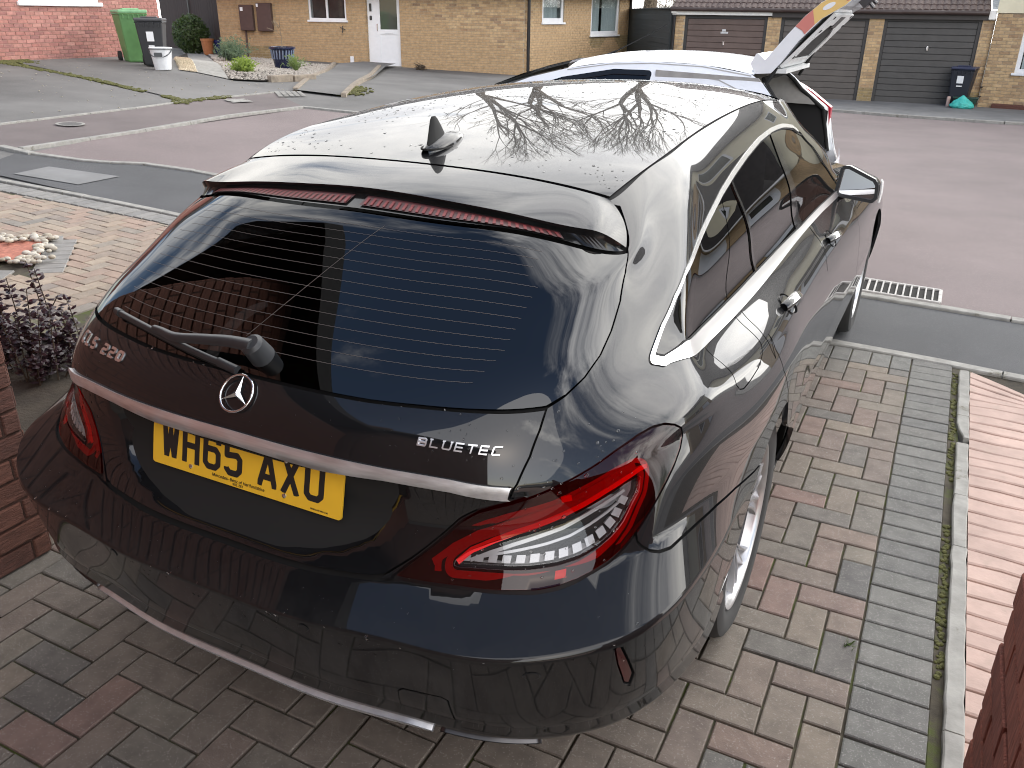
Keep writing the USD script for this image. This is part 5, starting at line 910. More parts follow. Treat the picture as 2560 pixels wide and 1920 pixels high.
# badge lettering on the skin
def badge(txt, u0, v0, u1, v1, h, w, sp, t, lean=0., serif=False):
    d = np.array([u1-u0, v1-v0]); d /= np.linalg.norm(d); up = np.array([-d[1], d[0]]); x = 0
    for ch in txt:
        if ch == ' ': x += sp; continue
        g = strokes(ch, w, h, t)
        if serif and ch in 'LU': g = g.union(box(-t*.5, h-t*.8, t*1.6, h) if ch in 'LU' else box(-t*.5, 0, t*.6, t*.8)).union(box(w-t*1.4, h-t*.8, w+t*.4, h) if ch == 'U' else Polygon())
        g = shapely.affinity.affine_transform(g, [d[0], up[0]+lean*d[0], d[1], up[1]+lean*d[1], u0+x*d[0], v0+x*d[1]])
        panel('badge_letter', g, 'badge_chrome', car, off=.0032, depth=.004, gap=0, step=.004, edge=.0022); x += w+(sp if ch != ' ' else 0)
badge('CLS', -.575, .795, -.355, .790, .027, .0245, .0085, .0058, lean=.12); badge('220', -.452, .7905, -.3, .788, .027, .0245, .0085, .0058, lean=.12)
badge('BLUETEC', .414, .774, .58, .778, .0175, .0188, .0063, .0030, lean=.05, serif=True)
# star
p, n = S([(0, .802)]); p, n = p[0], n[0]; tx = np.array([1., 0, 0]); ty = np.cross(n, tx); t = np.linspace(0, 2*np.pi, 65)
st = MB().tube([p+n*.006+(tx*math.cos(a)+ty*math.sin(a))*.0395 for a in t], .0026, n=8).build('star_emblem', 'chrome', car, smooth=60)
m = MB()
for k in range(3):
    a = math.pi/2+k*2*math.pi/3; tip = p+n*.005+(tx*math.cos(a)+ty*math.sin(a))*.0385; l = p+n*.004+(tx*math.cos(a+math.pi/3)+ty*math.sin(a+math.pi/3))*.0072; r = p+n*.004+(tx*math.cos(a-math.pi/3)+ty*math.sin(a-math.pi/3))*.0072; c = p+n*.0095
    m.add([tip, l, c], [[0, 1, 2]]); m.add([tip, c, r], [[0, 1, 2]])
m.build('star_point', 'chrome', st)
# rear wiper
ARMPTS = [(.013, .890, .046), (-.019, .891, .043), (-.057, .891, .039), (-.103, .887, .035), (-.15, .882, .031), (-.202, .876, .027), (-.241, .879, .023), (-.289, .882, .019)]
P0, n0_ = S([(.010, .894)]); P0, n0_ = P0[0], n0_[0]
def wp(u, v, o): q, nn = S([(u, v)]); return q[0]+nn[0]*o
wiper = thing('rear_wiper', parent=car)
m = MB(); m.bar(P0, P0+n0_*.045, .027, .024, n=20); m.bar(P0+n0_*.045, P0+n0_*.052, .024, .017, n=20); m.build('wiper_pivot', 'dark_plastic', wiper, smooth=40)
arm = ARMPTS
def strip(pts, w, h, prof=None):
    mm = MB(); c = [wp(*q) for q in pts]; nn = [S([(q[0], q[1])])[1][0] for q in pts]; R = []
    for i, q in enumerate(c):
        d = c[min(i+1, len(c)-1)]-c[max(i-1, 0)]; d /= np.linalg.norm(d); s_ = np.cross(nn[i], d); wi = w[i] if hasattr(w, '__len__') else w
        R.append([q+s_*wi+nn[i]*0, q+s_*wi*.75+nn[i]*h*.7, q+s_*wi*.2+nn[i]*h, q-s_*wi*.2+nn[i]*h, q-s_*wi*.75+nn[i]*h*.7, q-s_*wi])
    R = np.array(R); k = 6; V = R.reshape(-1, 3); F = []
    for i in range(len(R)-1):
        for j in range(k): F.append([i*k+j, i*k+(j+1) % k, (i+1)*k+(j+1) % k, (i+1)*k+j])
    mm.add(V, F); e = len(V)-k; mm.f.append(np.array([[0, a+1, a] for a in range(1, k-1)])); mm.f.append(np.array([[e, e+a, e+a+1] for a in range(1, k-1)])); return mm
ax = np.array(arm); tt = np.linspace(0, 1, 24); arm2 = np.stack([CubicSpline(np.linspace(0, 1, len(ax)), ax[:, c])(tt) for c in range(3)], 1)
strip(arm2, np.interp(tt, [0, .15, .7, 1], [.015, .014, .011, .009]), .012).build('wiper_arm', 'dark_plastic', wiper, smooth=40)
bl = [(a, b, .012) for a, b in zip(np.linspace(-.452, -.060, 20), CubicSpline([-.46, -.35, -.2, -.05], [.886, .884, .869, .852])(np.linspace(-.452, -.060, 20)))]
strip(bl, .0075, .010).build('wiper_blade', 'dark_plastic', wiper, smooth=40)
strip([(q[0], q[1]-.004, .003) for q in bl], .004, .010).build('wiper_rubber', 'rubber', wiper, smooth=40)
strip([(-.460, .8865, .010), (-.440, .8862, .010)], .0095, .014).build('blade_cap', 'dark_plastic', wiper, smooth=40); strip([(-.075, .855, .010), (-.045, .851, .009), (-.02, .848, .007)], .010, .013).build('blade_cap', 'dark_plastic', wiper, smooth=40)
# roof aerial
ya, yb = -1.345, -1.165; zc = lambda y: float(ROOFC(y))
m = MB(); R = []
for s in np.linspace(0, 1, 18):
    y = ya+(yb-ya)*s; w = .034*math.sin(math.pi*min(max(s*.92+.04, 0), 1))**.55; h = .030*math.sin(math.pi*(.15+.80*s))**.8
    R.append([[w*math.cos(a), y, zc(y)-.002+h*max(math.sin(a), 0)] for a in np.linspace(0, math.pi, 13)])
R = np.array(R); i, j = np.meshgrid(np.arange(17), np.arange(12), indexing='ij'); a = (i*13+j).ravel(); m.add(R.reshape(-1, 3), np.stack([a, a+1, a+14, a+13], 1)); aer = m.build('roof_aerial', 'black_paint', car, smooth=50)
def sec(z, y0, y1, w): 
    t = np.linspace(0, 2*np.pi, 17)[:-1]; return np.c_[w*np.sin(t), (y0+y1)/2+(y1-y0)/2*np.cos(t), np.full(16, z)]
z0 = zc(-1.29); Rg = [sec(z0+.006, -1.335, -1.235, .013), sec(z0+.032, -1.328, -1.250, .0095), sec(z0+.055, -1.322, -1.268, .007), sec(z0+.072, -1.316, -1.284, .0055), sec(z0+.079, -1.311, -1.293, .0025)]
m = MB(); V = np.vstack(Rg); F = [[i*16+j, i*16+(j+1) % 16, (i+1)*16+(j+1) % 16, (i+1)*16+j] for i in range(4) for j in range(16)]; m.add(V, F); m.f.append(np.array([[64, 64+a, 65+a] for a in range(1, 15)])); m.build('aerial_fin', 'rubber', aer, smooth=40)
MB().prism([( .038*math.cos(a), -1.255+.095*math.sin(a)) for a in np.linspace(0, 2*np.pi, 33)[:-1]], .004, frame((0, 0, zc(-1.255)-.006), (1, 0, 0), (0, 1, .0), (0, 0, 1))).build('aerial_gasket', 'rubber', aer)
# door handles
for mr in (1, -1):
    for u, v, nm in ((2.035, .768, 0), (3.037, .756, 1)):
        q, nn = S([(u, v)]); q, nn = q[0], nn[0]; t1 = S([(u+.01, v-.0012)])[0][0]-q; t1 /= np.linalg.norm(t1); t2 = np.cross(nn, t1); t2 = t2 if t2[2] > 0 else -t2; M_ = np.array([mr, 1, 1])
        h = thing('door_handle', parent=car)
        m = MB(); cup = MB()
        for s_ in (0, 1): pass
        th = np.linspace(0, 2*np.pi, 25)[:-1]; ring0 = np.array([q+t1*(.002+.058*math.cos(a))+t2*.036*math.sin(a)+nn*.0015 for a in th]); ring1 = np.array([q+t1*(.002+.045*math.cos(a))+t2*.026*math.sin(a)-nn*.012 for a in th])
        k = 24; f = np.array([[i, (i+1) % k, (i+1) % k+k, i+k] for i in range(k)]); V = np.vstack([ring0, ring1, [ring1.mean(0)]])*M_; cup.add(V, f); cup.f.append(np.array([[k+i, k+(i+1) % k, 2*k] for i in range(k)])); cup.build('handle_cup', 'gloss_black', h, smooth=50)
        m = MB(); R = []
        for s_ in np.linspace(0, 1, 13):
            c = q+t1*(-.085+.185*s_)+nn*(.006+.026*math.sin(math.pi*s_)**.6); wv = .013+.003*math.sin(math.pi*s_); R.append([c+t2*wv*math.cos(a)+nn*.009*math.sin(a) for a in np.linspace(0, 2*np.pi, 13)[:-1]])
        R = np.array(R); f = [[i*12+j, i*12+(j+1) % 12, (i+1)*12+(j+1) % 12, (i+1)*12+j] for i in range(12) for j in range(12)]; m.add(R.reshape(-1, 3)*M_, f); m.build('handle_grip', 'black_paint', h, smooth=50)
        m = MB(); R = [c2 for c2 in ()]
        for s_ in (0.25, .75): pass
        m.add(np.array([q+t1*(-.085+.185*s_)+nn*(.0075+.0355*math.sin(math.pi*s_)**.6)+t2*w_ for s_ in np.linspace(.05, .95, 13) for w_ in (-.009, .009)])*M_, np.array([[2*i, 2*i+1, 2*i+3, 2*i+2] for i in range(12)])); m.build('handle_chrome', 'chrome', h, smooth=60)
# door mirrors
for mr in (1, -1):
    mi = thing('door_mirror', parent=car); M_ = np.array([mr, 1, 1])
    # outline of the face in its own plane (x outward, z up), seen from behind
    fo = np.array([(0, .03), (.012, .155), (.03, .172), (.06, .172), (.20, .118), (.222, .09), (.226, .02), (.205, -.008), (.03, .004), (.008, .012)]); fo = np.array(Polygon(fo).buffer(-.012).buffer(.012, quad_segs=5).exterior.coords[:-1]); O_ = np.array([.775, .835, .930]); fo = fo*.82
    fx = np.array([.985, -.17, .0]); fz = np.array([0, .06, .998]); fn_ = np.cross(fx, fz); fn_ = fn_/np.linalg.norm(fn_)          # towards -y
    fn_ = fn_ if fn_[1] < 0 else -fn_
    def F3(p2, d): return O_+p2[:, :1]*fx+p2[:, 1:]*fz-fn_*d[:, None] if hasattr(d, '__len__') else O_+p2[:, :1]*fx+p2[:, 1:]*fz-fn_*d
    c0 = fo.mean(0); rings = [F3(fo, 0.), F3(c0+(fo-c0)*1.02, .012), F3(c0+(fo-c0)*1.0, .045), F3(c0+(fo-c0)*.86, .085), F3(c0+(fo-c0)*.55, .115), F3(c0+(fo-c0)*.1, .125)]; k = len(fo)
    f = [[i*k+j, i*k+(j+1) % k, (i+1)*k+(j+1) % k, (i+1)*k+j] for i in range(5) for j in range(k)]; MB().add(np.vstack(rings)*M_, f).build('mirror_cap', 'black_paint', mi, smooth=50)
    inn = np.array(Polygon(fo).buffer(-.014, join_style='round').exterior.coords[:-1]); inn = np.array(Polygon(inn).exterior.coords[:-1])
    ri = MB().prism(Polygon(fo).difference(Polygon(inn)), .008); v, ff = ri.done(); v = O_+v[:, :1]*fx+v[:, 1:2]*fz+fn_*(v[:, 2:]-.002); obj('mirror_rim', (v*M_, ff), 'dark_plastic', mi)
    g = MB().prism(Polygon(inn).buffer(.002), .003); v, ff = g.done(); v = O_+v[:, :1]*fx+v[:, 1:2]*fz+fn_*(v[:, 2:]-.006)+0; obj('mirror_glass', (v*M_, ff), 'mirror', mi)
    ind = np.array([(.222, .118), (.232, .105), (.236, .05), (.232, -.004), (.225, .0), (.229, .05), (.226, .100)])*.82; g = MB().prism(ind, .03); v, ff = g.done(); v = O_+v[:, :1]*fx+v[:, 1:2]*fz-fn_*(v[:, 2:]+.012); obj('indicator', (v*M_, ff), 'clear_plastic', mi)
    m = MB(); a0 = np.array([.80, .915, .915]); a1 = np.array([.80, .80, .925]); m.add(np.array([[.76, .93, .87], [.76, .79, .90], [.76, .80, .945], [.76, .92, .945], [.835, .90, .93], [.825, .845, .93], [.805, .845, .95], [.815, .90, .95]])*M_, [[0, 1, 2, 3], [4, 7, 6, 5], [0, 4, 5, 1], [1, 5, 6, 2], [2, 6, 7, 3], [3, 7, 4, 0]]); m.build('mirror_arm', 'black_paint', mi)
# wheels
def wheel_parts(parent, x, y, flip):
    wh = thing('wheel', parent=parent); s = flip
    def put(mb, name, mat_, sm=40):
        v, f = mb.done(); v = v*[s, 1, 1]+[x, y, WHEEL_R]; obj(name, (v, f if s > 0 else f[:, ::-1]), mat_, wh, smooth=sm)
    prof = [(.243, -.100), (.262, -.116), (.300, -.122), (.322, -.112), (.331, -.095)]
    gro = []
    for g in (-.055, -.02, .02, .055): gro += [(.334, g-.006), (.327, g-.003), (.327, g+.003), (.334, g+.006)]
    prof += gro+[(.331, .095), (.322, .112), (.300, .122), (.262, .116), (.243, .100)]
    put(MB().lathe(prof, n=72, axis=0), 'tyre', 'tyre', 35)
    put(MB().lathe([(.243, .098), (.249, .106), (.246, .112), (.238, .108), (.232, .096), (.228, .075)], n=64, axis=0), 'rim', 'alloy', 40); put(MB().lathe([(.228, .075), (.222, .02), (.215, -.09)], n=48, axis=0), 'barrel', 'dark_steel', 40)
    sp = MB()
    for k in range(5):
        base = k*2*math.pi/5
        for sgn in (-1, 1):
            for w0, o0 in ((.17, .0), (.36, .12)):
                pts = []
                for t_ in np.linspace(0, 1, 9):
                    r_ = .05+.188*t_; a_ = base+sgn*(o0*.35+(w0)*t_**1.35); pts.append((r_, a_, .088-.028*(1-t_)**2+.012*t_))
                V = []
                for (r_, a_, xx_), t_ in zip(pts, np.linspace(0, 1, 9)):
                    wd = (.0075+.002*t_)/r_*.5; 
                    for da, dx in ((-wd, -.02), (-wd*.8, .0), (wd*.8, .0), (wd, -.02)): V.append((xx_+dx, r_*math.cos(a_+da), r_*math.sin(a_+da)))
                sp.add(V, [[i*4+j, i*4+j+1, i*4+5+j, i*4+4+j] for i in range(8) for j in range(3)])
    put(sp, 'spokes', 'alloy', 40)
    put(MB().lathe([(0, .086), (.03, .086), (.036, .080), (.062, .072), (.068, .055), (.066, -.02)], n=32, axis=0), 'hub', 'alloy', 40)
    put(MB().lathe([(.06, .0), (.175, .0), (.175, -.025), (.06, -.025)], n=40, axis=0), 'brake_disc', 'dark_steel', 30)
    lin = MB().lathe([(.245, -.13), (.37, -.16), (.37, .08)], n=40, axis=0)
    for k in range(5): 
        a_ = k*2*math.pi/5+.6; sp2 = MB().bar((.07, .056*math.cos(a_), .056*math.sin(a_)), (.079, .056*math.cos(a_), .056*math.sin(a_)), .008, n=6); put(sp2, 'wheel_bolt', 'dark_steel', 0)
for y in (RA, FA):
    wheel_parts(car, .776, y, 1); wheel_parts(car, -.776, y, -1)
    for s in (1, -1):
        m = MB().lathe([(.372, -.26), (.372, .05)], n=48, axis=0); v, f = m.done(); v = v*[s, 1, 1]+[s*.80, y, .335]; keep = v[f].mean(1)[:, 2] > .2; obj('wheel_arch', (v, f[keep]), 'rubber', car)
MB().box((0, .45, .24), (1.4, 4.0, .04)).build('underbody', 'rubber', car)

# rain beads left on the roof, the tailgate and the bumper
def beads(name, fn, pts, r0, r1, label=None):
    dome = trimesh.creation.icosphere(subdivisions=1); mb = MB(); P, N = fn(np.asarray(pts, float)); g = np.random.default_rng(len(pts))
    for p, n in zip(P, N):
        r = g.uniform(r0, r1)*(1 if g.random() < .85 else 1.7); x = np.cross(n, [.3, 1, .1]); x /= np.linalg.norm(x); y = np.cross(n, x); a = g.uniform(.8, 1.7); mb.add(p+dome.vertices[:, :1]*x*r+dome.vertices[:, 1:2]*y*r*a+dome.vertices[:, 2:]*n*r*.38, dome.faces)
    return mb.build(name, 'water', car, smooth=True, kind='stuff')
g_ = np.random.default_rng(5); pts = []
while len(pts) < 3200:
    x, y = g_.uniform(-.53, .53), g_.uniform(-1.38, .62)
    if abs(x) > float(ROOFX(min(y, .4)))-.015: continue
    w = .10+.9*np.clip((-x-.05)*.9+(y+.9)*.45, 0, 1)+.5*(x > .40)+.35*(y > -.2)
    if g_.random() < w*meshkit.noise(np.array([x*5, y*5, 1.]))*1.3: pts.append((x, y))
beads('roof_beads', roof, pts, .0011, .0028)
pts = []
while len(pts) < 420:
    u, v = g_.uniform(-.7, .85), g_.uniform(.36, .85)
    if not (.505 < v or v < .48) or g_.random() > meshkit.noise(np.array([u*6, v*9, 3.])) or .50 < v < .70 and abs(u) < .42: continue
    pts.append((u, v))
beads('body_beads', S, pts, .0010, .0024)
# ---- bins, pots, plants, garden
mat('bin_green', (.105, .235, .085), rough=.5, var=.1); mat('lid_green', (.21, .42, .22), rough=.5, var=.15); mat('bin_black', (.022, .023, .026), rough=.5, var=.15); mat('lid_black', (.06, .06, .065), rough=.45, var=.2); mat('bin_navy', (.012, .014, .022), rough=.45); mat('lid_navy', (.035, .04, .08), rough=.4); mat('bucket_white', (.66, .67, .68), rough=.5, var=.1); mat('grey_plastic', (.07, .075, .08), rough=.5)
mat('bag_teal', (.06, .48, .42), rough=.35, var=.2, bump=.8, bscale=30., bdist=.02); mat('box_green', (.012, .04, .028), rough=.5); mat('terracotta', (.48, .20, .085), rough=.8, var=.15); mat('glaze_blue', (.012, .022, .13), rough=.15, coat=.6); mat('glaze_dark', (.008, .012, .035), rough=.12, coat=.7); mat('glaze_pale', (.20, .24, .33), rough=.2, coat=.5); mat('post_pink', (.55, .40, .35), rough=.8)
def leaf_mat(name, rnd, trans, tcol, rough=.45):
    n = {'oi': ('geometry', {}), 'rr': ('rgb_ramp', {'ramp': [(i/(len(rnd)-1), c) for i, c in enumerate(rnd)]}), 'p': ('principled_bsdf', {'roughness': rough, 'specular_ior_level': .5}), 't': ('translucent_bsdf', {'color': tcol}), 'm': ('mix_closure', {'fac': trans})}
    MAT[name] = usdkit.material(stage, '/World/Looks/'+name, n, [('oi.random_per_island', 'rr.fac'), ('rr.color', 'p.base_color'), ('p.BSDF', 'm.closure1'), ('t.BSDF', 'm.closure2')], surface='m.closure')
leaf_mat('leaf_bush', [(.05, .085, .022), (.10, .14, .05), (.035, .06, .016), (.19, .22, .10), (.06, .095, .03)], .15, (.1, .16, .03)); leaf_mat('leaf_purple', [(.030, .016, .020), (.05, .026, .032), (.02, .012, .016), (.075, .045, .05)], .12, (.09, .02, .03), .3)
leaf_mat('leaf_fern', [(.14, .19, .075), (.20, .26, .09), (.10, .15, .05)], .25, (.2, .28, .06)); leaf_mat('leaf_lime', [(.16, .22, .05), (.22, .28, .08), (.12, .17, .04)], .3, (.3, .4, .05)); leaf_mat('leaf_grey', [(.12, .17, .11), (.17, .22, .15), (.09, .13, .085)], .2, (.15, .22, .1)); mat('twig', (.085, .062, .042), rough=.9, var=.3); mat('twig_pale', (.24, .19, .13), rough=.9, var=.3); mat('soil', (.045, .036, .026), rough=.95, var=.4, scale=10., bump=.6, bscale=60., bdist=.02)
def wheelie(name, loc, rot, s, body, lid, label, wheels=True, sticker=None, h=1.06):
    t = thing(name, label, 'wheelie bin', group=None); ca, sa = math.cos(rot), math.sin(rot); M_ = lambda v: np.c_[loc[0]+(v[:, 0]*ca-v[:, 1]*sa)*s, loc[1]+(v[:, 0]*sa+v[:, 1]*ca)*s, loc[2]+v[:, 2]*s]
    def put(nm, mf, m, sm=40): v, f = mf; return obj(nm, (M_(np.asarray(v)), f), m, t, smooth=sm)
    v, f = rbox(1, 1, 1, .06, 3); z = v[:, 2]; w, d = .40+.18*z, .46+.24*z; put('body', (np.c_[v[:, 0]*w, v[:, 1]*d-.03*(1-z)+.02*z, z*(h-.10)], f), body)
    v, f = rbox(.60, .72, .035, .015, 2); put('rim', (v+[0, .02, h-.125], f), body)
    v, f = rbox(.60, .76, .055, .022, 3); v[:, 2] *= 1+.35*np.clip(.38-v[:, 1], 0, .8); put('lid', (v+[0, .03, h-.085], f), lid)
    v, f = rbox(.34, .2, .03, .012, 2); put('lid_ridge', (v+[0, -.1, h-.02], f), lid)
    put('hinge_bar', MB().bar((-.27, .43, h-.06), (.27, .43, h-.06), .018).done(), body)
    for x in (-.21, -.10, .0, .1, .21): v, f = rbox(.02, .03, .09, .006, 2); put('rim_rib', (v+[x, -.345, h-.2], f), body)
    if wheels:
        for x in (-.27, .27): put('wheel', MB().lathe([(0, -.03), (.05, -.032), (.055, -.02), (.08, -.02), (.105, -.03), (.11, 0), (.105, .03), (.08, .02), (.055, .02), (.05, .032), (0, .03)], c=(x, .23, .11), n=24, axis=0).done(), 'tyre')
    if sticker:
        for (x, y0, w_, h_, m) in sticker: put('sticker', MB().box((x, -.23-.12*(y0/h)-.019, y0), (w_, .012, h_), R=[[1, 0, 0], [0, 1, -.12], [0, .12, 1]]).done(), m, False)
    return t
wheelie('wheelie_bin', (-15.20, 10.75, .58), math.radians(62), 1.0, 'bin_green', 'lid_green', 'green wheelie bin with pale green lid against the pink brick wall', sticker=[(.16, .78, .14, .08, 'paper_white'), (.14, .5, .02, .05, 'paper_white'), (.12, .42, .05, .02, 'paper_white'), (.15, .35, .03, .03, 'paper_white')], h=1.07)
wheelie('wheelie_bin', (-14.25, 10.45, .55), math.radians(40), .93, 'bin_black', 'lid_black', 'black wheelie bin with grey lid standing beside the green bin', sticker=[(.0, .62, .15, .20, 'paper_white'), (.0, .42, .12, .03, 'paper_white')], h=1.02)
gb = GF.p(4.38, 0, .30); wheelie('wheelie_bin', (gb[0], gb[1], -.33), math.radians(-8), .90, 'bin_navy', 'lid_navy', 'dark wheelie bin beside the rightmost garage door', sticker=[(-.02, .72, .16, .19, 'paper_white'), (-.02, .55, .14, .03, 'paper_white')], h=1.06)
# kerbside box, bag, post
bx = thing('recycling_box', 'dark green recycling box in front of the bin by the garages', 'box'); c = GF.p(4.50, 0, .70); v, f = rbox(1, 1, 1, .06, 3); w = .40+.10*v[:, 2]; obj('tub', (np.c_[c[0]+v[:, 0]*w*1.05, c[1]+v[:, 1]*w*.8, -.34+v[:, 2]*.24], f), 'box_green', bx, smooth=40); v, f = rbox(.56, .42, .03, .012, 2); obj('lid', (v+[c[0], c[1], -.10], f), 'box_green', bx, smooth=40)
ic = trimesh.creation.icosphere(subdivisions=4); v = ic.vertices.copy(); r = 1+.28*(meshkit.fbm(v*2.2+3)-.5)+.12*(meshkit.fbm(v*6.+9)-.5); v = v*r[:, None]; v[:, 2] = np.where(v[:, 2] > 0, v[:, 2]*1.0+.6*np.exp(-(v[:, 0]**2+v[:, 1]**2)*9)*(v[:, 2] > 0), v[:, 2]*.55); c = GF.p(4.42, 0, 1.05); obj('carrier_bag', (v*[.27, .18, .15]+[c[0], c[1], -.25], ic.faces), 'bag_teal', smooth=True, label='teal plastic carrier bag slumped in front of the recycling box', cat='bag')
c = GF.p(4.14, 0, .55); MB().lathe([(0, .27), (.03, .27), (.045, .25), (.04, 0)], c=(c[0], c[1], -.35), n=16).build('marker_post', 'post_pink', smooth=40, label='short pinkish post left of the recycling box', cat='post')
# bucket
bk = thing('bucket', 'white plastic bucket with grey handle in front of the black bin', 'bucket'); MB().lathe([(0, 0), (.155, 0), (.16, .01), (.215, .40), (.228, .405), (.228, .43), (.215, .43), (.20, .4), (.15, .02), (0, .02)], c=(-13.62, 10.05, .505), n=28).build('tub', 'bucket_white', bk, smooth=40)
t = np.linspace(0, np.pi, 17); u = np.array([.86, .5, 0]); MB().tube([np.array([-13.62, 10.05, .90])+u*.228*math.cos(a)+np.array([.36, -.62, -.62])*.25*math.sin(a) for a in t], .010).build('handle', 'grey_plastic', bk, smooth=40); MB().lathe([(.229, .395), (.233, .40), (.229, .412)], c=(-13.62, 10.05, .505), n=28).build('band', 'grey_plastic', bk, smooth=40); MB().box((-13.50, 9.86, .80), (.16, .004, .08), R=[[.86, -.5, 0], [.5, .86, 0], [0, 0, 1]]).build('print', 'grey_plastic', bk)
# foliage
def leaves(n, centre, radii, size, fn=None, shell=.55, upright=.3, aspect=.5, seed=1):
    g = np.random.default_rng(seed); d = g.normal(size=(n, 3)); d /= np.linalg.norm(d, axis=1)[:, None]; r = (shell+(1-shell)*g.random(n)**.6)*(.86+.28*meshkit.fbm(d*2.3+seed)); p = d*r[:, None]*radii+centre
    if fn is not None: p = fn(p, g)
    nrm = d+g.normal(size=(n, 3))*.7+[0, 0, upright]; nrm /= np.linalg.norm(nrm, axis=1)[:, None]; a = np.cross(nrm, g.normal(size=(n, 3))); a /= np.linalg.norm(a, axis=1)[:, None]; b = np.cross(nrm, a); s = size*g.uniform(.6, 1.3, n)[:, None]
    V = np.stack([p-a*s, p+b*s*aspect+nrm*s*.12, p+a*s, p-b*s*aspect+nrm*s*.12], 1).reshape(-1, 3); k = np.arange(n)*4; return V, np.stack([k, k+1, k+2, k+3], 1)
def bush(name, label, c, radii, n, size, m, stems=7, seed=1, cat='bush', **kw):
    t = thing(name, label, cat); obj('foliage', leaves(n, np.asarray(c, float), np.asarray(radii, float), size, seed=seed, **kw), m, t); g = np.random.default_rng(seed); mb = MB()
    for k in range(stems): d = g.normal(size=3)*[1, 1, .3]; d[2] = abs(d[2])+.5; b = np.array([c[0], c[1], c[2]-radii[2]]); mb.bar(b, np.asarray(c)+d/np.linalg.norm(d)*np.asarray(radii)*.8, .014, .005, n=5)
    mb.build('stems', 'twig', t); return t
bush('round_shrub', 'rounded variegated evergreen shrub in front of the brown gate', (-22.55, 19.45, .86), (.62, .62, .66), 3400, .05, 'leaf_bush', seed=4)
def pot(name, label, c, r, h, m, band=None, soil=True, prof=None):
    t = thing(name, label, 'plant pot'); pr = prof or [(0, 0), (r*.68, 0), (r*.72, h*.03), (r*.95, h*.86), (r*1.04, h*.87), (r*1.05, h), (r*.9, h), (r*.86, h*.85)]; MB().lathe(pr, c=c, n=30).build('body', m, t, smooth=40); MB().lathe([(0, h*.86), (r*.9, h*.86)], c=c, n=24).build('soil', 'soil', t)
    if band: MB().lathe([(r*band[2]-.004, h*band[0]), (r*band[2]+.012, h*(band[0]+band[1])/2), (r*band[3]-.002, h*band[1])], c=c, n=30).build('glaze_band', band[4], t, smooth=40)
    return t
pot('flower_pot', 'terracotta pot left of a small blue pot by the gate', (-21.45, 19.05, .26), .21, .50, 'terracotta'); pot('flower_pot', 'small cobalt blue pot beside the terracotta pot', (-21.25, 19.40, .26), .22, .46, 'glaze_blue')
c = (-14.47, 14.70, .26); t = pot('glazed_planter', 'large dark blue glazed planter in the gravel bed', c, .30, .55, 'glaze_dark', prof=[(0, 0), (.20, 0), (.21, .03), (.275, .34), (.283, .45), (.29, .48), (.335, .50), (.335, .545), (.29, .55), (.26, .5)])
for k in range(22): a = k*2*math.pi/22; MB().bar((c[0]+.262*math.cos(a), c[1]+.262*math.sin(a), c[2]+.26), (c[0]+.290*math.cos(a+.05), c[1]+.290*math.sin(a+.05), c[2]+.47), .013, .016, n=5).build('glaze_stripe', 'glaze_pale', t)
mb = MB()
def twigs(mb, p, d, l, r, g, depth):
    q = p+d*l; mb.bar(p, q, r, r*.7, n=4, cap=False)
    if depth:
        for k in range(g.integers(2, 4)): e = d+g.normal(size=3)*.45; twigs(mb, q, e/np.linalg.norm(e), l*g.uniform(.6, .85), r*.65, g, depth-1)
g_ = np.random.default_rng(3); twigs(mb, np.array([c[0], c[1], c[2]+.5]), np.array([0, .05, 1.]), .3, .014, g_, 3); mb.build('bare_stem', 'twig_pale', t)
# gravel bed with plants
bed = [(-11.75, 9.95), (-11.3, 10.35), (-11.05, 11.6), (-15.1, 17.7), (-19.6, 18.0), (-21.3, 18.9)]
obj('garden_bed', sheet(bed, .012, .25), 'soil', kind='structure')
mb = MB(); bp = Polygon(bed); n = 0
while n < 5200:
    x, y = rng.uniform(-21.3, -11), rng.uniform(9.9, 19)
    if not bp.contains(Point(x, y)): continue
    r = rng.uniform(.010, .030)*(1.2 if x < -13 else .9); v = tuft.vertices[:, :]*[r*1.4, r, r*.7]; mb.add(v+[x, y, float(ground_z(x, y))+.018], tuft.faces) if n % 3 == 0 else mb.add(np.array([[-r, -r, 0], [r*1.2, -r*.6, 0], [.2*r, r, 0], [0, 0, r*1.1]])+[x, y, float(ground_z(x, y))+.012], [[0, 1, 3], [1, 2, 3], [2, 0, 3]]); n += 1
mb.build('bed_stones', 'stones_dark', kind='stuff', label='dark and pale stones covering the garden bed', cat='stones')
obj('garden_path', sheet([(-12.95, 10.3), (-11.75, 9.97), (-17.0, 14.85), (-21.6, 19.0), (-22.7, 19.1), (-18.0, 14.9)], .010, .3), 'kerb_stone', kind='structure')
obj('gold_gravel', sheet([(-13.35, 10.3), (-13.0, 10.3), (-18.0, 14.9), (-22.6, 19.2), (-20.0, 16.3), (-15.8, 12.4)], .012, .3), 'soil', kind='structure'); mb = MB(); gp = Polygon([(-13.4, 10.3), (-12.95, 10.3), (-18.0, 14.9), (-20.0, 16.3), (-15.8, 12.4)]); n = 0
while n < 2600:
    x, y = rng.uniform(-20, -12.9), rng.uniform(10.3, 16.3)
    if gp.contains(Point(x, y)): r = rng.uniform(.015, .035); mb.add(np.array([[-r, -r, 0], [r*1.2, -r*.6, 0], [.2*r, r, 0], [0, 0, r*1.1]])+[x, y, float(ground_z(x, y))+.012], [[0, 1, 3], [1, 2, 3], [2, 0, 3]]); n += 1
mb.build('gravel', 'gravel', kind='stuff', label='golden gravel strip beside the concrete path', cat='gravel')
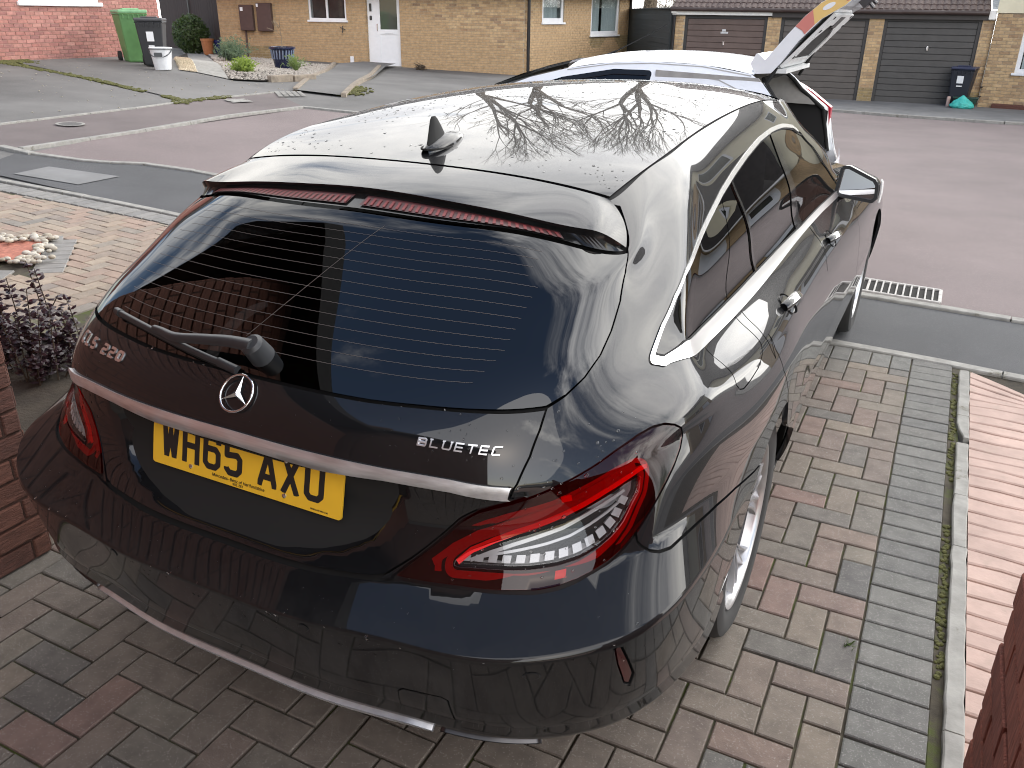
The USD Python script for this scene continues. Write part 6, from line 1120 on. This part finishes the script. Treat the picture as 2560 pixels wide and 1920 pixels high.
def frond(c, h, r, n, m, label, name, seed, cat='plant', wide=.010):
    g = np.random.default_rng(seed); mb = MB()
    for k in range(n):
        a = g.uniform(0, 6.283); e = g.uniform(.35, 1.45); l = h*g.uniform(.6, 1.1); o = np.array([c[0]+g.normal(0, r*.3), c[1]+g.normal(0, r*.3), c[2]]); q = o+np.array([math.cos(a)*math.cos(e)*l, math.sin(a)*math.cos(e)*l, math.sin(e)*l]); s_ = np.array([-math.sin(a), math.cos(a), 0])*wide; mid = (o+q)/2+[0, 0, l*.08]; mb.add([o-s_*.5, o+s_*.5, mid+s_, mid-s_], [[0, 1, 2, 3]]); mb.add([mid-s_, mid+s_, q], [[0, 1, 2]])
        for j in range(6): tt = g.uniform(.3, 1); b = o+(q-o)*tt+[0, 0, l*.06]; w = g.normal(size=3)*.05; mb.add([b, b+w, b+w*.5+[0, 0, .03]], [[0, 1, 2]])
    return mb.build(name, m, label=label, cat=cat)
frond((-17.2, 15.75, .31), .62, .3, 260, 'leaf_grey', 'grey green feathery shrub at the back of the gravel bed', 'feathery_shrub', 2); frond((-12.75, 11.45, .40), .30, .17, 200, 'leaf_lime', 'lime green feathery plant at the front of the gravel bed', 'feathery_plant', 5)
frond((-13.55, 14.1, .28), .42, .05, 40, 'leaf_fern', 'clump of upright daffodil leaves right of the blue planter', 'daffodil_leaves', 8, wide=.016); frond((-13.4, 19.5, -.0), .22, .12, 60, 'twig', 'dead brown weeds at the foot of the bungalow wall', 'dead_weeds', 9)
for k, (a, b, lb) in enumerate((((-11.25, 10.55), (-11.15, 11.1), 'grey timber sleeper edging the bed, nearer the path cover'), ((-11.15, 11.15), (-11.08, 11.75), 'grey timber sleeper edging the bed, beside the sloping path'))):
    a, b = np.array(a), np.array(b); d = (b-a)/np.linalg.norm(b-a); q = (a+b)/2; v, f = rbox(np.linalg.norm(b-a), .13, .15, .015, 2); Rm = np.array([[d[0], -d[1], 0], [d[1], d[0], 0], [0, 0, 1]]); obj('sleeper', (v@Rm.T+[q[0], q[1], float(ground_z(*q))-.04], f), 'timber_grey', smooth=40, label=lb, cat='sleeper')
# sloping path to the door with concrete strips on both sides
obj('door_path', (lambda vf: (np.c_[vf[0][:, :2], vf[0][:, 2]+.06*np.clip((vf[0][:, 1]-13)/5, 0, 1)], vf[1]))(sheet([(-9.95, 9.7), (-8.95, 9.85), (-13.8, 18.3), (-14.4, 19.7), (-15.4, 19.4), (-15.1, 17.8)], .02, .3)), 'asphalt', kind='structure')
for nm, pts, lb in (('edging_strip', [(-15.25, 17.8), (-9.91, 9.75)], 'pale concrete strip on the left of the sloping door path'), ('edging_strip', [(-13.95, 18.2), (-8.92, 9.9)], 'pale concrete strip on the right of the sloping door path')):
    L = LineString(pts); P = np.array([L.interpolate(x, True).coords[0] for x in np.linspace(0, 1, 14)]); d = (P[-1]-P[0])/np.linalg.norm(P[-1]-P[0]); q = np.array([-d[1], d[0]])*.045; z = ground_z(P[:, 0], P[:, 1])+.05+.06*np.clip((P[:, 1]-12)/5, 0, 1); R = np.array([[[*(p+q), zz-.3], [*(p+q), zz], [*(p-q), zz], [*(p-q), zz-.3]] for p, zz in zip(P, z)]); n = 14
    MB().add(R.reshape(-1, 3), [[i*4+j, i*4+4+j, i*4+5+j, i*4+j+1] for i in range(n-1) for j in range(3)]).add(R[-1], [[0, 1, 2, 3]]).build(nm, 'timber_grey', label=lb, cat='edging')
# raised timber planter with the purple shrub, left of the car
pl = thing('timber_planter', 'low dark timber sleeper planter between the brick corner and the car', 'planter')
for k in range(2): v, f = rbox(1.30, .11, .15, .01, 2); obj('sleeper', (v+[-2.02, -.92, .0+.152*k], f), 'sleeper', pl, smooth=40)
for k in range(2): v, f = rbox(.11, .9, .15, .01, 2); obj('sleeper', (v+[-1.45, -1.33, .152*k], f), 'sleeper', pl, smooth=40); obj('sleeper', (v+[-2.62, -1.33, .152*k], f), 'sleeper', pl, smooth=40)
obj('soil', quad([(-2.6, -1.8, .27), (-1.46, -1.8, .27), (-1.46, -.95, .27), (-2.6, -.95, .27)]), 'soil', pl); obj('mossy_top', (lambda vf: (vf[0]*[1.27, .10, 1]+[-2.02, -.92, .3045], vf[1]))(rbox(1, 1, .006, .002, 2)), 'sleeper_top', pl)
sh = thing('purple_shrub', 'purple leaved shrub in the timber planter beside the brick corner', 'shrub'); g_ = np.random.default_rng(12); mb = MB(); LV, LF_ = [], []; n0 = 0
for k in range(46):
    p = np.array([rng.uniform(-2.5, -1.85), rng.uniform(-1.35, -1.02), .27]); d = np.array([rng.normal(0, .28), rng.normal(.12, .25), 1.]); d /= np.linalg.norm(d); l = rng.uniform(.12, .32)
    if k < 5: l = rng.uniform(.32, .42)
    q = p+d*l; mb.bar(p, q, .004, .002, n=4, cap=False)
    for j in range(40):
        t_ = rng.uniform(.12, 1.02); b = p+d*l*t_; a = rng.uniform(0, 6.283); o = np.array([math.cos(a), math.sin(a), rng.uniform(-.2, .7)]); o /= np.linalg.norm(o); s_ = np.cross(o, [0, 0, 1.]); s_ /= np.linalg.norm(s_); ln, wd = rng.uniform(.022, .042), rng.uniform(.010, .017); up_ = np.cross(s_, o)*.004
        LV.append([b, b+o*ln*.35+s_*wd*.8-up_, b+o*ln*.75+s_*wd*.7-up_, b+o*ln, b+o*ln*.75-s_*wd*.7-up_, b+o*ln*.35-s_*wd*.8-up_, b+o*ln*.55+up_]); LF_ += [[n0, n0+1, n0+6], [n0+1, n0+2, n0+6], [n0+2, n0+3, n0+6], [n0+3, n0+4, n0+6], [n0+4, n0+5, n0+6], [n0+5, n0, n0+6]]; n0 += 7
mb.build('stems', 'twig', sh); obj('leaves', (np.array(LV).reshape(-1, 3), np.array(LF_)), 'leaf_purple', sh, kind='stuff')
# bare winter trees behind the bungalow, scrub behind the fence
def tree(base, h, seed, label, spread=.5, lean=(0, 0)):
    t = thing('bare_tree', label, 'tree'); g = np.random.default_rng(seed); tr, cr = MB(), MB()
    def grow(p, d, l, r, depth):
        n = 3; q = p
        for k in range(n):
            e = d+g.normal(size=3)*.07; e[2] += .03; e /= np.linalg.norm(e); q2 = q+e*l/n; (tr if depth >= 6 else cr).bar(q, q2, r*(1-.13*k), r*(1-.13*(k+1)), n=7 if depth > 4 else 5 if depth > 2 else 3, cap=False); q, d = q2, e
        if depth == 0: return
        for k in range(3 if depth in (6, 4, 2) else 2 if g.random() < .5 else 3):
            a = g.normal(size=3); a -= a@d*d; a /= np.linalg.norm(a); an = g.uniform(.25, .62)*spread*1.5; e = d*math.cos(an)+a*math.sin(an); grow(q, e/np.linalg.norm(e), l*g.uniform(.62, .82), r*.58*g.uniform(.85, 1.1), depth-1)
        if depth <= 5: 
            for k in range(2): a = g.normal(size=3); a -= a@d*d; a /= np.linalg.norm(a); e = d*.6+a*.8; grow(p+(q-p)*g.uniform(.3, .8), e/np.linalg.norm(e), l*.55, r*.35, max(0, depth-3))
    grow(np.array([*base, float(ground_z(*base))-.2]), np.array([lean[0], lean[1], 1.]), h*.27, h*.017, 6); tr.build('trunk', 'twig', t, smooth=60); cr.build('crown', 'twig', t); return t
tree((-22.0, 37.5), 27, 1, 'leftmost bare tree behind the bungalow, mirrored in the car roof'); tree((-17.6, 37.0), 25.5, 2, 'middle bare tree behind the bungalow, mirrored in the car roof'); tree((-11.8, 35.5), 21.0, 3, 'rightmost bare tree behind the bungalow, mirrored in the car roof'); tree((13.0, 29.0), 12.0, 6, 'bare tree beyond the cream house, mirrored in the car flank')
sc_ = thing('bare_hedge', 'bare tangled hedge showing above the dark green fence', 'hedge'); mb = MB(); g_ = np.random.default_rng(21)
for k in range(60): twigs(mb, np.array([g_.uniform(-9.5, -5.0), g_.uniform(29.5, 32), -.4]), np.array([g_.normal(0, .2), g_.normal(0, .2), 1.]), g_.uniform(.8, 1.3), .03, g_, 5)
mb.build('branches', 'twig_pale', sc_); obj('dead_leaves', leaves(2600, np.array([-7.2, 31, 1.6]), np.array([2.8, 1.2, 1.7]), .06, seed=31, shell=.2), 'leaf_grey', sc_)
# ---- white car-derived van across the drive, tailgate up
mat('van_white', (.80, .82, .86), rough=.25, coat=.8, coat_rough=.03, var=.03); mat('van_inner', (.62, .63, .63), rough=.45, var=.06); mat('trim_grey', (.36, .35, .34), rough=.9, var=.15, scale=10.); mat('trim_black', (.012, .012, .013), rough=.85); mat('lamp_red', (.40, .012, .03), rough=.18, coat=.7); mat('lamp_red_dark', (.10, .006, .012), rough=.3); mat('decal_red', (.60, .22, .19), rough=.3, coat=.3); mat('decal_yellow', (.75, .52, .20), rough=.3, coat=.3); mat('steel_rod', (.25, .25, .26), rough=.3, metal=1.)
VY = 4.11
van = thing('white_van', 'small white van parked across the drive with its tailgate raised', 'van')
def vw(z_): z_ = np.asarray(z_, float); return .835-.03*np.clip((.5-z_)/.3, 0, 1)**2-.29*np.clip((z_-.86)/.47, 0, 1.2)**1.25
def vside(sg):
    def fn(q):
        x, z_ = q[:, 0], q[:, 1]; e = 1e-3; tap = .10*np.clip((-2.6-x)/.9, 0, 1)**2+.05*np.clip((x+.3)/.6, 0, 1)**2; w = vw(z_)-tap; dw = (vw(z_+e)-vw(z_-e))/2/e; n = np.c_[np.clip(x+2.9, -1, 0)*.25*-1*0, sg*np.ones(len(q)), -dw]; return np.c_[x, VY+sg*w, z_], n/np.linalg.norm(n, axis=1)[:, None]
    return fn
outl = Polygon([(-3.42, .28), (-3.5, .6), (-3.32, .78), (-2.65, .955), (-2.0, 1.19), (-1.70, 1.265), (-1.35, 1.318), (-1.0, 1.335), (-.6, 1.325), (-.22, 1.275), (-.12, 1.215), (.0, 1.10), (.20, .955), (.24, .80), (.30, .6), (.32, .28)]); win = Polygon([(-2.30, .975), (-1.72, 1.165), (-1.30, 1.238), (-1.02, 1.238), (-1.03, .975)]); wa = [Point(x, .30).buffer(.335) for x in (-2.75, -.30)]
outl2 = outl.difference(unary_union(wa)).intersection(box(-4, .22, 1, 2))
for sg in (-1, 1):
    fn = vside(sg); panel('body_side', outl2.difference(win.buffer(.035)), 'van_white', van, fn=fn, gap=0, step=.07, edge=.03, depth=.02); panel('window_surround', win.buffer(.035).difference(win), 'gloss_black', van, fn=fn, gap=0, step=.03, depth=.01); panel('side_window', win, 'side_glass', van, fn=fn, gap=0, step=.08, depth=.004, off=-.006)
    panel('feature_line', LineString([(-.75, 1.255), (-.45, 1.225), (-.30, 1.17), (-.25, 1.10), (-.30, 1.05)]).buffer(.004), 'trim_grey', van, fn=fn, gap=0, step=.02, depth=0, off=.001)
    panel('roof_seam', LineString([(-1.7, 1.252), (-1.35, 1.305), (-1.0, 1.322), (-.6, 1.312), (-.22, 1.262)]).buffer(.004), 'trim_grey', van, fn=fn, gap=0, step=.02, depth=0, off=.001)
_rx = np.array([-1.70, -1.35, -1.0, -.6, -.2]); _ez = CubicSpline(_rx, [1.265, 1.318, 1.335, 1.325, 1.272])
def vroof(q):
    def at(q): x, s_ = q[:, 0], q[:, 1]; ez = _ez(x); return np.c_[x, VY+s_*vw(ez), ez+.068*(1-s_**2*.55-.45*s_**4)]
    e = 1e-3; n = np.cross(at(q+[e, 0])-at(q-[e, 0]), at(q+[0, e])-at(q-[0, e])); n /= np.linalg.norm(n, axis=1)[:, None]; n[n[:, 2] < 0] *= -1; return at(q), n
panel('roof', box(-1.70, -1, -.2, 1), 'van_white', van, fn=vroof, gap=0, step=.06, edge=.04, depth=0)
def bridge(name, pa, pb, m, bulge=(0, 0, 0), n=11, k=5):
    "a surface between two lines across the van"
    t = np.linspace(-1, 1, n); V = []
    for u in np.linspace(0, 1, k): V += [[(pa[0]*(1-u)+pb[0]*u)+bulge[0]*(1-s_*s_), VY+s_*(pa[1]*(1-u)+pb[1]*u), (pa[2]*(1-u)+pb[2]*u)+bulge[2]*(1-s_*s_)+.03*math.sin(math.pi*u)] for s_ in t]
    F = [[i*n+j, i*n+j+1, (i+1)*n+j+1, (i+1)*n+j] for i in range(k-1) for j in range(n-1)]; MB().add(V, F).build(name, m, van, smooth=True)
bridge('windscreen', (-2.65, .72, .96), (-1.72, .55, 1.27), 'side_glass', (-.12, 0, .045)); bridge('bonnet', (-3.33, .70, .78), (-2.66, .75, .955), 'van_white', (-.10, 0, .06)); bridge('front_bumper', (-3.45, .70, .28), (-3.35, .70, .78), 'van_white', (-.16, 0, .02))
v = np.array([-1.53, VY-.05, 1.365]); MB().bar(v, v+[.47, .0, .235], .005, .003, n=6).bar(v-[.05, 0, .02], v+[.04, 0, .02], .014, .008).build('aerial', 'rubber', van)
# boot: trims, frame, seal
MB().box((-.35, VY, .60), (1.2, 1.3, .03)).build('boot_floor', 'trim_black', van); MB().box((-.95, VY, .9), (.03, 1.2, .6)).build('bulkhead', 'trim_black', van)
for sg in (-1, 1):
    MB().prism([(-.95, .6), (.22, .6), (.21, .93), (.10, .985), (-.95, 1.0)], .02, frame((0, VY+sg*.66, 0), (1, 0, 0), (0, 0, 1), (0, -1, 0))).build('boot_trim_lower', 'trim_black', van)
    MB().prism([(-.95, 1.0), (.10, .985), (-.04, 1.12), (-.16, 1.25), (-.95, 1.28)], .02, frame((0, VY+sg*.60, 0), (1, 0, 0), (0, 0, 1), (0, -1, 0))).build('boot_trim_upper', 'trim_grey', van)
    MB().add([(-.12, VY+sg*.59, 1.215), (.0, VY+sg*.66, 1.10), (.20, VY+sg*.74, .955), (.24, VY+sg*.78, .80), (.30, VY+sg*.80, .6), (-.14, VY+sg*.50, 1.22), (-.03, VY+sg*.58, 1.10), (.165, VY+sg*.635, .955), (.20, VY+sg*.65, .80), (.25, VY+sg*.66, .6)], [[0, 5, 6, 1], [1, 6, 7, 2], [2, 7, 8, 3], [3, 8, 9, 4]]).build('door_aperture', 'van_inner', van)
    MB().tube([(-.15, VY+sg*.47, 1.235), (-.10, VY+sg*.53, 1.19), (-.02, VY+sg*.575, 1.10), (.17, VY+sg*.63, .95), (.205, VY+sg*.645, .80), (.255, VY+sg*.655, .6)], .016, n=8).build('boot_seal', 'rubber', van, smooth=50)
    if sg < 0: continue
    lm = thing('tail_lamp', parent=van); M2 = [(-.03, 1.13), (.06, 1.085), (.225, .955), (.235, .80), (.30, .785), (.295, .955), (.12, 1.10), (.02, 1.16)]
    MB().prism([(-.02, 1.14), (.20, .965), (.235, .80), (.275, .79), (.27, .955), (.09, 1.08)], .10, frame((-.05, VY+sg*(.73 if sg < 0 else .83), 0), (1, 0, 0), (0, 0, 1), (0, -1, 0))).build('lens', 'lamp_red', lm)
    MB().prism([(.10, 1.04), (.205, .955), (.215, .90), (.12, .99)], .105, frame((-.012, VY+sg*(.74 if sg < 0 else .832), -.02), (1, 0, 0), (0, 0, 1), (0, -1, 0))).build('lens_panel', 'lamp_red_dark', lm)
MB().prism([(.18, .80), (.225, .79), (.29, .62), (.36, .45), (.36, .25), (.15, .25)], .10, frame((0, VY+.83, 0), (1, 0, 0), (0, 0, 1), (0, -1, 0))).build('rear_corner', 'van_white', van)
bridge('rear_bumper', (.35, .80, .25), (.33, .80, .62), 'van_white', (.08, 0, 0)); MB().box((-.05, VY, 1.30), (.14, 1.06, .03)).build('roof_flange', 'van_inner', van); MB().tube([(-.15, VY+s_, 1.237) for s_ in np.linspace(-.47, .47, 8)], .016).build('boot_seal', 'rubber', van)
# raised tailgate
tgv = thing('tailgate', parent=van); prof = [(-.20, 1.275), (-.245, 1.345), (-.205, 1.425), (-.14, 1.375), (.0, 1.555), (.10, 1.675), (.20, 1.765), (.36, 1.86), (.42, 1.80), (.36, 1.745), (.22, 1.66), (.08, 1.51), (-.02, 1.365), (-.085, 1.285)]
MB().prism(Polygon(prof).buffer(-.012).buffer(.012), 1.10, frame((0, VY+.55, 0), (1, 0, 0), (0, 0, 1), (0, -1, 0))).build('shell', 'van_white', tgv, smooth=25)
o_ = np.array([-.055, VY-.55, 1.315]); td = np.array([.38, 0, .425]); td /= np.linalg.norm(td); tn = np.array([td[2], 0, -td[0]]); ty_ = np.array([0, 1., 0])
TF = frame(o_, ty_, td, -tn) ; TI = np.eye(4); TI[:3, 0], TI[:3, 1], TI[:3, 2], TI[:3, 3] = ty_, td, -tn, o_+tn*.022
MB().prism(box(.02, .03, 1.08, .52).difference(Polygon([(.18, .10), (.92, .10), (.88, .30), (.60, .42), (.30, .42), (.15, .28)])), .02, TI).build('inner_panel', 'van_inner', tgv)
TI2 = TI.copy(); TI2[:3, 3] = o_+tn*.012; mv = MB().prism(Polygon([(.16, .08), (.94, .08), (.90, .31), (.60, .44), (.28, .44), (.13, .28)]), .01, TI2); mv.build('inner_cavity', 'trim_black', tgv)
TI3 = TI.copy(); TI3[:3, 3] = o_+tn*.026
for a, b in ((.06, .12), (.06, .36), (.09, .48), (1.02, .10), (1.01, .40), (.97, .49)): MB().prism(box(a, b, a+.045, b+.022), .003, TI3).build('panel_hole', 'trim_black', tgv)
MB().prism(box(.44, .40, .66, .50), .05, TI3).build('latch', 'frame_dark', tgv); MB().box((.445, VY, 1.785), (.06, .12, .09), R=[[.7, 0, .7], [0, 1, 0], [-.7, 0, .7]]).bar((.45, VY-.03, 1.79), (.50, VY-.03, 1.74), .014).bar((.45, VY+.05, 1.81), (.51, VY+.05, 1.77), .014).build('latch_hook', 'dark_steel', tgv)
FT = frame((0, VY-.551, 0), (1, 0, 0), (0, 0, 1), (0, -1, 0))
MB().prism([(.045, 1.607), (.10, 1.672), (.15, 1.718), (.175, 1.622), (.115, 1.555), (.095, 1.58)], .002, FT).build('decal', 'decal_red', tgv); MB().prism([(.15, 1.718), (.20, 1.762), (.36, 1.857), (.415, 1.80), (.36, 1.748), (.22, 1.663), (.175, 1.622)], .002, FT).build('decal', 'decal_yellow', tgv); MB().prism([(.30, 1.82), (.355, 1.852), (.405, 1.803), (.375, 1.775)], .004, FT).build('decal', 'decal_red', tgv); MB().prism([(.255+.04*math.cos(a)-.008*math.sin(a), 1.742+.022*math.cos(a)+.015*math.sin(a)) for a in np.linspace(0, 6.283, 21)[:-1]], .004, FT).build('badge', 'van_white', tgv)
ot = frame((0, 0, 0), ty_, td, -tn); OD = np.array([.045, 0, .055]); 
for a0, a1, m in ((0, .55, 'decal_yellow'), (.55, 1.1, 'decal_red')):
    MB().add([(.045, VY-.55+a0, 1.612), (.045, VY-.55+a1, 1.612), (.10, VY-.55+a1, 1.678), (.10, VY-.55+a0, 1.678)], [[0, 1, 2, 3]]).add([(.10, VY-.55+a0, 1.678), (.10, VY-.55+a1, 1.678), (.20, VY-.55+a1, 1.768), (.20, VY-.55+a0, 1.768)], [[0, 1, 2, 3]]).build('decal', m, tgv)
MB().add([(-.13, VY-.5, 1.391), (-.13, VY+.5, 1.391), (.0, VY+.47, 1.560), (.0, VY-.47, 1.560)], [[0, 1, 2, 3]]).build('tailgate_window', 'tinted_glass', tgv)
for sg, a, b in ((-1, (-.165, VY-.56, 1.10), (.03, VY-.50, 1.485)), (1, (-.05, VY+.50, 1.22), (.16, VY+.46, 1.64))):
    a, b = np.array(a), np.array(b); MB().bar(a, a+(b-a)*.58, .013, n=10).build('strut_body', 'rubber', tgv, smooth=40); MB().bar(a+(b-a)*.58, b, .006, n=8).build('strut_rod', 'steel_rod', tgv, smooth=40)
for x in (-2.75, -.30):
    for sg in (-1, 1): w_ = thing('wheel', parent=van); gz = float(ground_z(x, VY)); MB().lathe([(.19, -.09), (.28, -.10), (.30, -.07), (.30, .07), (.28, .10), (.19, .09)], c=(x, VY+sg*.74, .30+gz), n=32, axis=1).build('tyre', 'tyre', w_, smooth=35); MB().lathe([(0, .07), (.19, .085), (.19, -.085), (0, -.07)], c=(x, VY+sg*.74, .30+gz), n=24, axis=1).build('rim', 'alloy', w_, smooth=30)
MB().box((-1.55, VY, .27), (3.5, 1.55, .12)).build('underbody', 'rubber', van)
